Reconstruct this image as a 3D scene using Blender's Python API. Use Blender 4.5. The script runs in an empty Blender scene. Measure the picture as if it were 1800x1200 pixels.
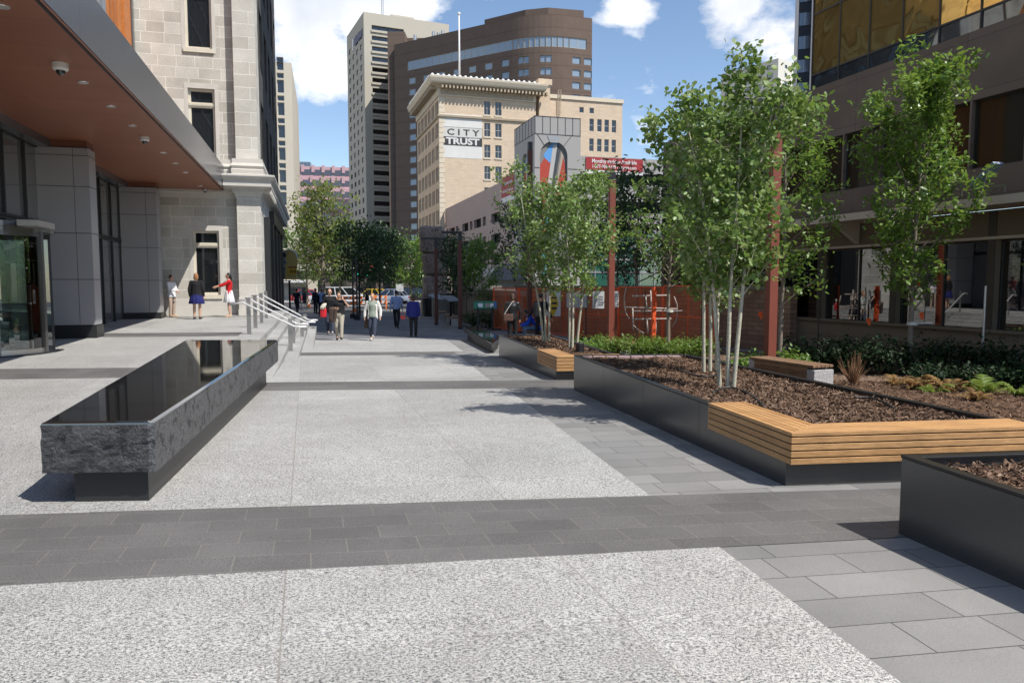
import bpy, bmesh, math, random
from mathutils import Vector, Matrix, noise
R = math.radians
random.seed(7)
C = bpy.context.scene.collection
sc = bpy.context.scene

# ------------------------------------------------------------------ camera
FPX, TH, CAMZ = 1300.0, R(4.55), 1.5
cam_d = bpy.data.cameras.new('camera'); cam = bpy.data.objects.new('camera', cam_d); C.objects.link(cam)
cam.location = (0, 0, CAMZ); cam.rotation_euler = (R(90)-TH, 0, 0)
cam_d.sensor_width = 36; cam_d.lens = 36*FPX/1800; cam_d.clip_end = 3000; cam_d.clip_start = .05
sc.camera = cam
def ray(px, py):
    u = (px-900)/FPX; v = (600-py)/FPX
    return Vector((u, math.cos(TH)+v*math.sin(TH), -math.sin(TH)+v*math.cos(TH)))
def at(px, py, Y):
    d = ray(px, py); t = Y/d.y
    return Vector((d.x*t, Y, CAMZ+d.z*t))
def onz(px, py, z):
    d = ray(px, py); t = (z-CAMZ)/d.z
    return Vector((d.x*t, d.y*t, z))
# ------------------------------------------------------------------ ground heights (m)
def zR(Y): return -.024*min(Y, 28.0)
def zL(Y): return -.024*Y if Y < 6 else -.144+.0156*(min(Y, 30)-6)
def edgeX(Y):
    if Y < 5.4: return -3.0
    if Y < 13: return -3.0-(Y-5.4)*.30
    return -5.28-.252*(Y-13)
def gz(x, y): return zL(y) if x < edgeX(y) else zR(y)
def ong(px, py):
    z = -.2
    for _ in range(25):
        p = onz(px, py, z); z = .5*z+.5*zR(p.y)
    return p

# ------------------------------------------------------------------ mesh builder
class MB:
    def __init__(s): s.v = []; s.f = []
    def add(s, vs, fs):
        o = len(s.v); s.v.extend([tuple(p) for p in vs]); s.f.extend([tuple(i+o for i in f) for f in fs]); return s
    def boxb(s, x0, x1, y0, y1, z0, z1):
        vs = [(x0,y0,z0),(x1,y0,z0),(x1,y1,z0),(x0,y1,z0),(x0,y0,z1),(x1,y0,z1),(x1,y1,z1),(x0,y1,z1)]
        return s.add(vs, [(0,3,2,1),(4,5,6,7),(0,1,5,4),(1,2,6,5),(2,3,7,6),(3,0,4,7)])
    def box(s, c, d, rz=0, M=None):
        x, y, z = d[0]/2, d[1]/2, d[2]/2
        m = Matrix.Translation(c) @ (M if M is not None else Matrix.Rotation(rz, 4, 'Z'))
        vs = [m @ Vector(p) for p in [(-x,-y,-z),(x,-y,-z),(x,y,-z),(-x,y,-z),(-x,-y,z),(x,-y,z),(x,y,z),(-x,y,z)]]
        return s.add(vs, [(0,3,2,1),(4,5,6,7),(0,1,5,4),(1,2,6,5),(2,3,7,6),(3,0,4,7)])
    def bar(s, p, q, w, h, up=(0,0,1)):
        p = Vector(p); q = Vector(q); d = (q-p); L = d.length; d.normalize(); up = Vector(up)
        sx = d.cross(up)
        if sx.length < 1e-4: sx = d.cross(Vector((1,0,0)))
        sx.normalize(); sz = sx.cross(d)
        vs = []
        for e in (p, q):
            for a, b in ((-1,-1),(1,-1),(1,1),(-1,1)): vs.append(e+sx*a*w/2+sz*b*h/2)
        return s.add(vs, [(3,2,1,0),(4,5,6,7),(0,1,5,4),(1,2,6,5),(2,3,7,6),(3,0,4,7)])
    def quad(s, a, b, c, d): return s.add([a,b,c,d], [(0,1,2,3)])
    def prism(s, poly, z0, z1):
        n = len(poly); vs = [(p[0],p[1],z0) for p in poly]+[(p[0],p[1],z1) for p in poly]
        fs = [tuple(range(n-1,-1,-1)), tuple(range(n,2*n))]+[(i,(i+1)%n,n+(i+1)%n,n+i) for i in range(n)]
        return s.add(vs, fs)
    def prism_xz(s, poly, y0, y1):
        n = len(poly); vs = [(p[0],y0,p[1]) for p in poly]+[(p[0],y1,p[1]) for p in poly]
        fs = [tuple(range(n)), tuple(range(2*n-1,n-1,-1))]+[((i+1)%n,i,n+i,n+(i+1)%n) for i in range(n)]
        return s.add(vs, fs)
    def tube(s, pts, rads, n=8, cap=True):
        pts = [Vector(p) for p in pts]
        if not hasattr(rads, '__len__'): rads = [rads]*len(pts)
        o = len(s.v); t0 = None; nx = None
        for i, p in enumerate(pts):
            t = (pts[min(i+1,len(pts)-1)]-pts[max(i-1,0)])
            if t.length < 1e-6: t = Vector((0,0,1))
            t.normalize()
            if nx is None:
                nx = t.cross(Vector((0,0,1)))
                if nx.length < .1: nx = t.cross(Vector((1,0,0)))
            else: nx = nx-t*nx.dot(t)
            nx.normalize(); ny = t.cross(nx)
            for k in range(n):
                a = 2*math.pi*k/n; q = p+nx*math.cos(a)*rads[i]+ny*math.sin(a)*rads[i]; s.v.append(tuple(q))
        for i in range(len(pts)-1):
            for k in range(n):
                a = o+i*n+k; b = o+i*n+(k+1)%n; s.f.append((a,b,b+n,a+n))
        if cap:
            s.f.append(tuple(o+k for k in range(n-1,-1,-1))); e = o+(len(pts)-1)*n; s.f.append(tuple(e+k for k in range(n)))
        return s
    def rings(s, rg, cap=True):
        n = len(rg[0]); o = len(s.v)
        for r in rg: s.v.extend([tuple(p) for p in r])
        for i in range(len(rg)-1):
            for k in range(n):
                a = o+i*n+k; b = o+i*n+(k+1)%n; s.f.append((a,b,b+n,a+n))
        if cap:
            s.f.append(tuple(o+k for k in range(n-1,-1,-1))); e = o+(len(rg)-1)*n; s.f.append(tuple(e+k for k in range(n)))
        return s
    def ell(s, c, r, n=12, m=8, M=None):
        c = Vector(c); rg = []
        for j in range(m+1):
            th = math.pi*(j+.02 if j == 0 else (j-.02 if j == m else j))/m
            ring = []
            for k in range(n):
                a = 2*math.pi*k/n
                p = Vector((math.sin(th)*math.cos(a)*r[0], math.sin(th)*math.sin(a)*r[1], -math.cos(th)*r[2]))
                if M is not None: p = M @ p
                ring.append(c+p)
            rg.append(ring)
        return s.rings(rg)
    def lathe(s, prof, c=(0,0,0), n=24):
        c = Vector(c)
        return s.rings([[c+Vector((r*math.cos(2*math.pi*k/n), r*math.sin(2*math.pi*k/n), z)) for k in range(n)] for r, z in prof])
    def mesh(s, name, fix=True, smooth=False):
        me = bpy.data.meshes.new(name); me.from_pydata(s.v, [], s.f)
        if fix:
            bm = bmesh.new(); bm.from_mesh(me); bmesh.ops.recalc_face_normals(bm, faces=bm.faces); bm.to_mesh(me); bm.free()
        if smooth: me.polygons.foreach_set('use_smooth', [True]*len(me.polygons))
        me.update(); return me
    def build(s, name, m, parent=None, fix=True, smooth=False, bevel=0, loc=None):
        me = s.mesh(name, fix, smooth); me.materials.append(m)
        o = bpy.data.objects.new(name, me); C.objects.link(o)
        if parent is not None: o.parent = parent
        if loc is not None: o.location = loc
        if bevel:
            b = o.modifiers.new('bevel', 'BEVEL'); b.width = bevel; b.segments = 2; b.limit_method = 'ANGLE'; b.angle_limit = R(35)
        return o
def tag(o, label=None, cat=None, group=None, kind=None):
    if label: o['label'] = label
    if cat: o['category'] = cat
    if group: o['group'] = group
    if kind: o['kind'] = kind
    return o
def thing(name, label, cat, loc=(0,0,0), rz=0, group=None):
    o = bpy.data.objects.new(name, None); C.objects.link(o); o.empty_display_size = .3
    o.location = loc; o.rotation_euler = (0,0,rz); return tag(o, label, cat, group)
def inst(me, name, parent, loc=(0,0,0), rz=0):
    o = bpy.data.objects.new(name, me); C.objects.link(o); o.parent = parent; o.location = loc; o.rotation_euler = (0,0,rz); return o
def copy_tree(o, parent=None):
    c = o.copy(); C.objects.link(c)
    if parent is not None: c.parent = parent
    for ch in list(o.children): copy_tree(ch, c)
    return c
def text(body, size, m, parent, loc, rot, name='lettering', depth=.01, align='CENTER', bold=0.0, sx=1.0):
    cu = bpy.data.curves.new('txt', 'FONT'); cu.body = body; cu.size = size; cu.extrude = depth; cu.align_x = align; cu.align_y = 'CENTER'; cu.offset = bold
    cu.resolution_u = 3
    t = bpy.data.objects.new('txt', cu); C.objects.link(t)
    dg = bpy.context.evaluated_depsgraph_get(); me = bpy.data.meshes.new_from_object(t.evaluated_get(dg))
    bpy.data.objects.remove(t); me.materials.clear(); me.materials.append(m)
    o = bpy.data.objects.new(name, me); C.objects.link(o); o.parent = parent; o.location = loc; o.rotation_euler = rot; o.scale = (sx,1,1); return o

# ------------------------------------------------------------------ materials
class NT:
    def __init__(s, name):
        s.m = bpy.data.materials.new(name); s.m.use_nodes = True; s.t = s.m.node_tree; s.n = s.t.nodes; s.l = s.t.links
        s.p = s.n['Principled BSDF']; s.out = s.n['Material Output']
    def new(s, t, **k):
        n = s.n.new(t)
        for a, b in k.items():
            if a.startswith('i_'):
                key = a[2:]; n.inputs[int(key) if key.isdigit() else key].default_value = b
            else: setattr(n, a, b)
        return n
    def link(s, a, b): s.l.new(a, b)
    def coord(s, scale=(1,1,1), rot=(0,0,0), world=False, loc=(0,0,0)):
        if world: o = s.new('ShaderNodeNewGeometry').outputs['Position']
        else: o = s.new('ShaderNodeTexCoord').outputs['Object']
        mp = s.new('ShaderNodeMapping'); mp.inputs['Scale'].default_value = scale; mp.inputs['Rotation'].default_value = rot; mp.inputs['Location'].default_value = loc
        s.link(o, mp.inputs['Vector']); return mp.outputs['Vector']
    def wall(s, scale=1.0):
        o = s.new('ShaderNodeTexCoord').outputs['Object']; sp = s.new('ShaderNodeSeparateXYZ'); s.link(o, sp.inputs[0])
        a = s.new('ShaderNodeMath', operation='ADD'); s.link(sp.outputs[0], a.inputs[0]); s.link(sp.outputs[1], a.inputs[1])
        c = s.new('ShaderNodeCombineXYZ'); s.link(a.outputs[0], c.inputs[0]); s.link(sp.outputs[2], c.inputs[1])
        return c.outputs[0]
    def noise(s, vec, scale, detail=4, rough=.55):
        n = s.new('ShaderNodeTexNoise'); n.inputs['Scale'].default_value = scale; n.inputs['Detail'].default_value = detail; n.inputs['Roughness'].default_value = rough
        s.link(vec, n.inputs['Vector']); return n.outputs['Fac']
    def ramp(s, fac, stops):
        r = s.new('ShaderNodeValToRGB'); e = r.color_ramp.elements
        while len(e) < len(stops): e.new(.5)
        for i, (p, c) in enumerate(stops):
            e[i].position = p; e[i].color = (c[0],c[1],c[2],1) if hasattr(c,'__len__') else (c,c,c,1)
        s.link(fac, r.inputs['Fac']); return r.outputs['Color']
    def mix(s, fac, a, b, mode='MIX'):
        n = s.new('ShaderNodeMix', data_type='RGBA', blend_type=mode)
        for sock, v in ((n.inputs[0], fac), (n.inputs[6], a), (n.inputs[7], b)):
            if hasattr(v, 'is_linked'): s.link(v, sock)
            elif hasattr(v, '__len__'): sock.default_value = (v[0],v[1],v[2],1)
            else: sock.default_value = v
        return n.outputs[2]
    def math(s, op, a, b=0.0):
        n = s.new('ShaderNodeMath', operation=op)
        for sock, v in ((n.inputs[0], a), (n.inputs[1], b)):
            if hasattr(v, 'is_linked'): s.link(v, sock)
            else: sock.default_value = v
        return n.outputs[0]
    def base(s, c):
        if hasattr(c, 'is_linked'): s.link(c, s.p.inputs['Base Color'])
        else: s.p.inputs['Base Color'].default_value = (c[0],c[1],c[2],1)
    def set(s, rough=.6, metal=0.0, spec=.5):
        s.p.inputs['Roughness'].default_value = rough; s.p.inputs['Metallic'].default_value = metal; s.p.inputs['Specular IOR Level'].default_value = spec
    def bump(s, h, strength=.3, dist=.01):
        b = s.new('ShaderNodeBump'); b.inputs['Strength'].default_value = strength; b.inputs['Distance'].default_value = dist
        s.link(h, b.inputs['Height']); s.link(b.outputs[0], s.p.inputs['Normal'])
def sc3(c, k): return (c[0]*k, c[1]*k, c[2]*k)
def M(name, col, rough=.6, metal=0.0, spec=.5, var=.25, vs=2.0, bump=0, bs=60, bd=.004, fine=0.0):
    t = NT(name); t.set(rough, metal, spec)
    v = t.coord()
    c = t.mix(t.noise(v, vs, 5), sc3(col, 1-var), sc3(col, 1+var))
    if fine: c = t.mix(t.ramp(t.noise(v, bs, 2), [(.35, 0), (.65, 1)]), sc3(col, 1-fine), c)
    t.base(c)
    if bump: t.bump(t.noise(v, bs, 3), bump, bd)
    return t.m
def island(name, cols, rough=.6, spec=.3, trans=0.0, vs=0):
    t = NT(name); t.set(rough, 0, spec)
    g = t.new('ShaderNodeNewGeometry'); n = len(cols)
    c = t.ramp(g.outputs['Random Per Island'], [(i/(n-1) if n > 1 else 0, k) for i, k in enumerate(cols)])
    t.base(c)
    if trans:
        tr = t.new('ShaderNodeBsdfTranslucent'); mx = t.new('ShaderNodeMixShader'); mx.inputs[0].default_value = trans
        hs = t.new('ShaderNodeHueSaturation'); hs.inputs['Value'].default_value = 1.7; hs.inputs['Hue'].default_value = .48; t.link(c, hs.inputs['Color']); t.link(hs.outputs[0], tr.inputs['Color'])
        t.link(t.p.outputs[0], mx.inputs[1]); t.link(tr.outputs[0], mx.inputs[2]); t.link(mx.outputs[0], t.out.inputs['Surface'])
    return t.m
def brickmat(name, c1, c2, mortar, w, h, msize=.012, rough=.8, off=.5, bias=0.0, var=.2, bumpn=.25, fine=.15, coord='wall', rot=0, squash=1.0, freq=2, offf=2, fs=50, loc=(0,0,0), spec=.3):
    t = NT(name); t.set(rough, 0, spec)
    v = t.wall() if coord == 'wall' else t.coord(rot=(0,0,rot), loc=loc)
    if coord == 'skew':   # courses follow the band, head joints follow the street axis
        s1 = t.new('ShaderNodeSeparateXYZ'); s2 = t.new('ShaderNodeSeparateXYZ'); t.link(t.coord(rot=(0,0,R(-15.6))), s1.inputs[0]); t.link(v, s2.inputs[0])
        cb = t.new('ShaderNodeCombineXYZ'); t.link(s1.outputs[0], cb.inputs[0]); t.link(s2.outputs[1], cb.inputs[1]); v = cb.outputs[0]
    b = t.new('ShaderNodeTexBrick'); b.offset = off; b.offset_frequency = offf; b.squash = squash; b.squash_frequency = freq
    for k, x in (('Color1', c1), ('Color2', c2), ('Mortar', mortar)): b.inputs[k].default_value = (x[0],x[1],x[2],1)
    b.inputs['Scale'].default_value = 1; b.inputs['Mortar Size'].default_value = msize; b.inputs['Brick Width'].default_value = w; b.inputs['Row Height'].default_value = h
    b.inputs['Mortar Smooth'].default_value = .1; b.inputs['Bias'].default_value = bias
    t.link(v, b.inputs['Vector'])
    ob = t.coord()
    big = t.ramp(t.noise(ob, .9, 5), [(.3, 1-var), (.7, 1+var)])
    fn = t.ramp(t.noise(ob, fs, 2, .7), [(.3, 1-fine), (.7, 1+fine)])
    c = t.mix(1.0, b.outputs['Color'], big, 'MULTIPLY'); c = t.mix(1.0, c, fn, 'MULTIPLY'); t.base(c)
    h1 = t.math('MULTIPLY', b.outputs['Fac'], -1.0); h2 = t.math('MULTIPLY', t.noise(ob, fs, 3), bumpn)
    t.bump(t.math('ADD', h1, h2), .5, .006)
    return t.m
def glassmat(name, tint, rough=.02, refl=.25, trans=None, wav=0.0, metal=0.0, wscale=.7):
    t = NT(name); t.set(rough, metal, .5)
    t.base(tint); t.p.inputs['IOR'].default_value = 1.5; t.p.inputs['Specular IOR Level'].default_value = refl*2
    if wav:
        v = t.coord(); t.bump(t.noise(v, wscale, 1), wav, .05)
    if trans is not None:
        tr = t.new('ShaderNodeBsdfTransparent'); tr.inputs[0].default_value = (*trans, 1)
        fr = t.new('ShaderNodeFresnel'); fr.inputs[0].default_value = 1.7
        f2 = t.math('ADD', t.math('MULTIPLY', fr.outputs[0], 1.0), refl*.3)
        gl = t.new('ShaderNodeBsdfGlossy'); gl.inputs['Roughness'].default_value = rough
        mx = t.new('ShaderNodeMixShader'); t.link(f2, mx.inputs[0]); t.link(tr.outputs[0], mx.inputs[1]); t.link(gl.outputs[0], mx.inputs[2]); t.link(mx.outputs[0], t.out.inputs['Surface'])
    return t.m

K = {}
def granite(name):
    t = NT(name); t.set(.6, 0, .35)
    v = t.coord(world=True)
    vst = t.coord(scale=(1,1.35,1), rot=(0,0,R(-7)), world=True)
    f = t.noise(vst, 150, 2, .65); f2 = t.noise(vst, 60, 2, .6); big = t.noise(v, .8, 5, .6); mid = t.noise(v, 3.5, 4)
    fl = t.math('ADD', t.math('MULTIPLY', f, .6), t.math('MULTIPLY', f2, .4))
    c = t.ramp(fl, [(.405, (.065,.066,.07)), (.455, (.18,.18,.178)), (.51, (.40,.396,.382)), (.61, (.575,.568,.545))])
    st = t.ramp(t.math('ADD', t.math('MULTIPLY', big, .6), t.math('MULTIPLY', mid, .4)), [(.3, (.84,.83,.81)), (.65, (1.08,1.08,1.07))])
    c = t.mix(1.0, c, st, 'MULTIPLY')
    sp0 = t.new('ShaderNodeTexVoronoi'); sp0.inputs['Scale'].default_value = 1.7; t.link(v, sp0.inputs['Vector'])
    spot = t.math('LESS_THAN', t.math('ADD', sp0.outputs['Distance'], t.math('MULTIPLY', t.noise(v, 30, 2), .02)), .028)
    c = t.mix(t.math('MULTIPLY', spot, .55), c, (.10,.095,.085))
    # joints between slabs, 1.55 m apart along the street axis and 3 m across
    mp = t.coord(rot=(0,0,R(-15.6)), world=True); sp = t.new('ShaderNodeSeparateXYZ'); t.link(mp, sp.inputs[0])
    def lines(s, per, w, off):
        a = t.math('FRACT', t.math('DIVIDE', t.math('ADD', s, off), per)); return t.math('LESS_THAN', a, w/per)
    j = t.math('MAXIMUM', lines(sp.outputs[0], 1.55, .009, 40.44), lines(sp.outputs[1], 2.75, .006, 40.9))
    fl1 = t.math('FLOOR', t.math('DIVIDE', t.math('ADD', sp.outputs[0], 40.44), 1.55)); fl2 = t.math('FLOOR', t.math('DIVIDE', t.math('ADD', sp.outputs[1], 40.9), 2.75))
    wn_ = t.new('ShaderNodeTexWhiteNoise', noise_dimensions='2D'); cx_ = t.new('ShaderNodeCombineXYZ'); t.link(fl1, cx_.inputs[0]); t.link(fl2, cx_.inputs[1]); t.link(cx_.outputs[0], wn_.inputs['Vector'])
    c = t.mix(1.0, c, t.ramp(wn_.outputs['Value'], [(0, .90), (1, 1.06)]), 'MULTIPLY')
    c = t.mix(t.math('MULTIPLY', j, .75), c, (.20,.185,.16)); t.base(c)
    t.bump(t.math('SUBTRACT', f, t.math('MULTIPLY', j, .6)), .25, .004)
    return t.m
K['granite'] = granite('light_granite_paving')
K['band'] = brickmat('dark_granite_band', (.102,.099,.096), (.124,.120,.116), (.155,.148,.135), .43, .25, .0045, .75, coord='skew', rot=R(-7.2), var=.18, fine=.35, fs=120, bumpn=.3, loc=(0,.115,0))
def pavers():
    t = NT('grey_pavers'); t.set(.8, 0, .3)
    v = t.coord(rot=(0,0,R(-9.5)), world=True)
    b = t.new('ShaderNodeTexBrick'); b.offset = .37; b.offset_frequency = 2; b.squash = .62; b.squash_frequency = 3
    for k, x in (('Color1', (.175,.173,.168)), ('Color2', (.245,.241,.232)), ('Mortar', (.07,.07,.07))): b.inputs[k].default_value = (*x, 1)
    for k, x in (('Scale',1),('Mortar Size',.004),('Brick Width',.74),('Row Height',.30),('Bias',.0)): b.inputs[k].default_value = x
    t.link(v, b.inputs['Vector'])
    big = t.ramp(t.noise(v, 1.3, 5), [(.3, .88), (.7, 1.1)]); fn = t.ramp(t.noise(v, 130, 2), [(.3,.86),(.7,1.12)])
    c = t.mix(1.0, t.mix(1.0, b.outputs['Color'], big, 'MULTIPLY'), fn, 'MULTIPLY'); t.base(c)
    t.bump(t.math('SUBTRACT', t.math('MULTIPLY', t.noise(v, 90, 3), .2), b.outputs['Fac']), .4, .004)
    return t.m
K['pavers'] = pavers()
K['walk'] = brickmat('walkway_pavers', (.12,.122,.13), (.17,.17,.175), (.10,.10,.10), .6, .3, .006, .8, coord='ground', rot=R(-12), var=.2, fine=.15)
K['asphalt'] = M('asphalt', (.055,.055,.058), .9, var=.25, vs=.5, bump=.3, bs=60)
K['kerb'] = M('kerb_concrete', (.36,.35,.33), .85, var=.15, vs=2, bump=.2)
K['soil'] = M('soil', (.045,.028,.018), .95, var=.5, vs=9, bump=.8, bs=30, bd=.02)
def roughstone(name, dark, spark, bumps=1.0):
    t = NT(name); t.set(.55, 0, .5); v = t.coord()
    f = t.noise(v, 55, 5, .75); g = t.noise(v, 260, 2); h = t.noise(v, 7, 6, .7); k = t.noise(v, 18, 4)
    c = t.ramp(f, [(.3, sc3(dark,.5)), (.52, dark), (.72, sc3(dark,2.1))])
    c = t.mix(t.ramp(g, [(.70,0),(.76,1)]), c, spark)
    st = t.ramp(t.math('MULTIPLY', h, t.math('ADD', k, .5)), [(.545, 0), (.59, 1)])
    c = t.mix(t.math('MULTIPLY', st, .7), c, (.008,.008,.009)); t.base(c)
    t.bump(t.math('ADD', t.math('MULTIPLY', f, .5), h), bumps, .035)
    return t.m
K['rockface'] = roughstone('split_black_granite', (.050,.051,.055), (.32,.32,.34))
K['rockside'] = roughstone('pitched_black_granite', (.095,.096,.10), (.36,.36,.37), .8)
K['polish'] = M('polished_black_granite', (.012,.012,.012), .035, spec=.62, var=.3, vs=60); K['polish'].node_tree.nodes['Principled BSDF'].inputs['IOR'].default_value = 2.2
K['hone'] = M('honed_black_granite', (.026,.027,.028), .42, spec=.45, var=.25, vs=30, fine=.5, bs=220)
K['planter'] = M('dark_planter_panel', (.052,.052,.052), .25, spec=.8, var=.25, vs=3, fine=.2, bs=160, bump=.08)
K['lip'] = M('black_metal_edging', (.014,.014,.015), .38, spec=.5, var=.2)
def wood(name, c1, c2, c3, rough=.5):
    t = NT(name); t.set(rough, 0, .35)
    g = t.new('ShaderNodeNewGeometry').outputs['Random Per Island']; v = t.coord(world=True, rot=(0,0,R(-10)))
    gr = t.noise(t.coord(scale=(60,7,60), rot=(0,0,R(-10)), world=True), 1.0, 5, .65); gr2 = t.noise(t.coord(scale=(2.5,60,60), rot=(0,0,R(-6)), world=True), 1.0, 5, .65)
    c = t.ramp(g, [(0, c1), (.5, c2), (1, c3)])
    k = t.ramp(gr2, [(.3, .72), (.7, 1.2)]); c = t.mix(1.0, c, k, 'MULTIPLY')
    c = t.mix(1.0, c, t.ramp(t.noise(v, 3, 3), [(.3,.88),(.7,1.1)]), 'MULTIPLY'); t.base(c); t.bump(gr2, .12, .003)
    return t.m
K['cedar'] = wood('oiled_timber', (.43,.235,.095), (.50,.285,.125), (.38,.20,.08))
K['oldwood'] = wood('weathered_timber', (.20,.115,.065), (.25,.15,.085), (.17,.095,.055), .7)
K['mulch'] = island('bark_mulch', [(.045,.026,.017),(.11,.064,.04),(.19,.118,.078),(.07,.04,.026),(.30,.21,.15),(.08,.046,.028),(.14,.086,.058)], .9, .2)
K['steel'] = M('brushed_steel', (.55,.54,.53), .34, metal=1.0, var=.12, vs=4)
K['railsteel'] = M('bright_handrail_steel', (.80,.79,.77), .38, metal=.55, var=.05, vs=4)
K['steelpost'] = M('satin_steel_post', (.48,.47,.46), .42, metal=.9, var=.1, vs=4)
K['blackmetal'] = M('black_metal', (.015,.015,.017), .45, spec=.5)
K['corten'] = M('red_brown_painted_steel', (.20,.050,.030), .55, var=.18, vs=1.5)
K['rust'] = M('rust_steel', (.10,.030,.020), .6, var=.3, vs=2)
K['fascia'] = M('grey_metal_fascia', (.16,.165,.175), .26, metal=.55, spec=.5, var=.06, vs=1)
# ================================================================== GROUND
def sheet(name, m, Ya, Yb, xl, xr, zf, lift, nx=24, ny=8, kind='structure'):
    """a paving sheet between two cross lines Ya(X), Yb(X) and two side lines xl(Y), xr(Y), laid on the ground zf"""
    mb = MB(); vs = []
    for j in range(ny+1):
        for i in range(nx+1):
            s, t = i/nx, j/ny; X = 0; Y = Ya(0)
            for _ in range(12):
                X = xl(Y)+(xr(Y)-xl(Y))*s; Y = Ya(X)+(Yb(X)-Ya(X))*t
            vs.append((X, Y, zf(Y)+lift))
    mb.add(vs, [(j*(nx+1)+i, j*(nx+1)+i+1, (j+1)*(nx+1)+i+1, (j+1)*(nx+1)+i) for j in range(ny) for i in range(nx)])
    o = mb.build(name, m, fix=False); tag(o, kind=kind); return o
cst = lambda c: (lambda a: c)
# the ground sheet: street level everywhere, out to the horizon
g = MB()
ys = [-12, 0, 6, 12, 20, 28, 40, 60, 90, 150, 300, 700, 1500]
xs = [-1200, -300, -100, -40, -15, 0, 15, 40, 100, 300, 1200]
vs = [(x, y, zR(y)-.02-(.55 if False else 0)) for y in ys for x in xs]
n = len(xs)
g.add(vs, [(j*n+i, j*n+i+1, (j+1)*n+i+1, (j+1)*n+i) for j in range(len(ys)-1) for i in range(n-1)])
tag(g.build('ground', K['asphalt'], fix=False), kind='structure')
def pixline(a, b):
    p, q = ong(*a), ong(*b); k = (q.y-p.y)/(q.x-p.x); return lambda X: p.y+k*(X-p.x)
b1n = pixline((0,1030), (1262,962)); b1f = pixline((0,905), (1595,858))
b2n = lambda X: 12.42+.085*X+.10; b2f = lambda X: 13.68+.075*X+.10
b3n = lambda X: 20.1+.10*(X+3.9); b3f = lambda X: 21.4+.10*(X+3.9)
endY = lambda X: 28.8+.10*(X+3.9)
gEdge = lambda Y: 1.245-.167*(Y-4.485)
# grey pavers under the planters, then the light granite, then the dark bands
sheet('grey_paving', K['pavers'], cst(-6), cst(30), edgeX, cst(9), zR, 0.0, 30, 40)
sheet('light_paving', K['granite'], cst(-6), b1n, edgeX, gEdge, zR, .004)
sheet('light_paving', K['granite'], b1f, b2n, edgeX, gEdge, zR, .004)
sheet('light_paving', K['granite'], b2f, b3n, edgeX, lambda Y: gEdge(Y)-.1, zR, .004)
sheet('light_paving', K['granite'], b3f, endY, edgeX, lambda Y: gEdge(Y)+.2, zR, .004, 24, 12)
sheet('dark_paving_band', K['band'], b1n, b1f, edgeX, cst(6.5), zR, .004)
sheet('dark_paving_band', K['band'], b2n, b2f, edgeX, cst(1.4), zR, .004)
sheet('dark_paving_band', K['band'], b3n, b3f, edgeX, lambda Y: gEdge(Y)-.1, zR, .004)
sheet('walkway', K['walk'], lambda X: endY(X)+.004, cst(56), edgeX, cst(7), zR, .006, 24, 30)
far = lambda Y: -.672
# the raised terrace by the office entrance
lw = cst(-32)
for a, b, nm, m in ((cst(-6), b1n, 'terrace_paving', 'granite'), (b1n, b1f, 'dark_terrace_band', 'band'), (b1f, b2n, 'terrace_paving', 'granite'), (b2n, b2f, 'dark_terrace_band', 'band'),
                    (b2f, b3n, 'terrace_paving', 'granite'), (b3n, b3f, 'dark_terrace_band', 'band'), (b3f, lambda X: 28.0+.26*(X+11), 'terrace_paving', 'granite'),
                    (lambda X: 28.0+.26*(X+11), lambda X: 28.5+.26*(X+11), 'dark_terrace_band', 'band'), (lambda X: 28.5+.26*(X+11), cst(34), 'terrace_paving', 'granite')):
    sheet(nm, K[m], a, b, lw, edgeX, zL, .002, 20, 24)
# street beyond: pale kerb line, roadway, far pavement
sheet('street_kerb', K['kerb'], cst(56), cst(57.2), cst(-60), cst(60), far, .05)
sheet('roadway', K['asphalt'], cst(57.2), cst(78), cst(-120), cst(120), far, .0)
sheet('street_kerb', K['kerb'], cst(66), cst(68.5), cst(-17), cst(6), far, .06)
sheet('far_pavement', K['kerb'], cst(78), cst(86), cst(-120), cst(120), far, .06)
# entrance stairs, five risers that run out into the sloping plaza
st = thing('stone_stairs', 'pale granite stairs with five steps going down from the terrace to the plaza', 'stairs', (-7.5, 22, 0))
stone_step = K['granite']
for k in range(5):
    mb = MB(); N = 40; top = []
    y0, y1 = 13.02, 33.0-.25*k
    L = []; Rr = []
    for i in range(N+1):
        Y = y0+(y1-y0)*i/N; X = edgeX(Y)
        L.append((X-.35+(.32*k if k else 0), Y)); Rr.append((X+.32*(k+1), Y))
    zt = lambda Y: zL(Y)-.155*(k+.0)-(0 if k else -.003)
    vs = []
    for (a, b) in zip(L, Rr):
        z = zt(a[1])
        vs += [(a[0], a[1], z), (b[0], b[1], z), (b[0], b[1], z-.45), (a[0], a[1], z-.45)]
    fs = []
    for i in range(N):
        o = i*4; fs += [(o, o+1, o+5, o+4), (o+1, o+2, o+6, o+5), (o+2, o+3, o+7, o+6), (o+3, o, o+4, o+7)]
    fs += [(3,2,1,0), (N*4, N*4+1, N*4+2, N*4+3)]
    vs = [(x+7.5, y-22, z) for x, y, z in vs]
    mb.add(vs, fs); mb.build('step', stone_step, st)

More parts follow.
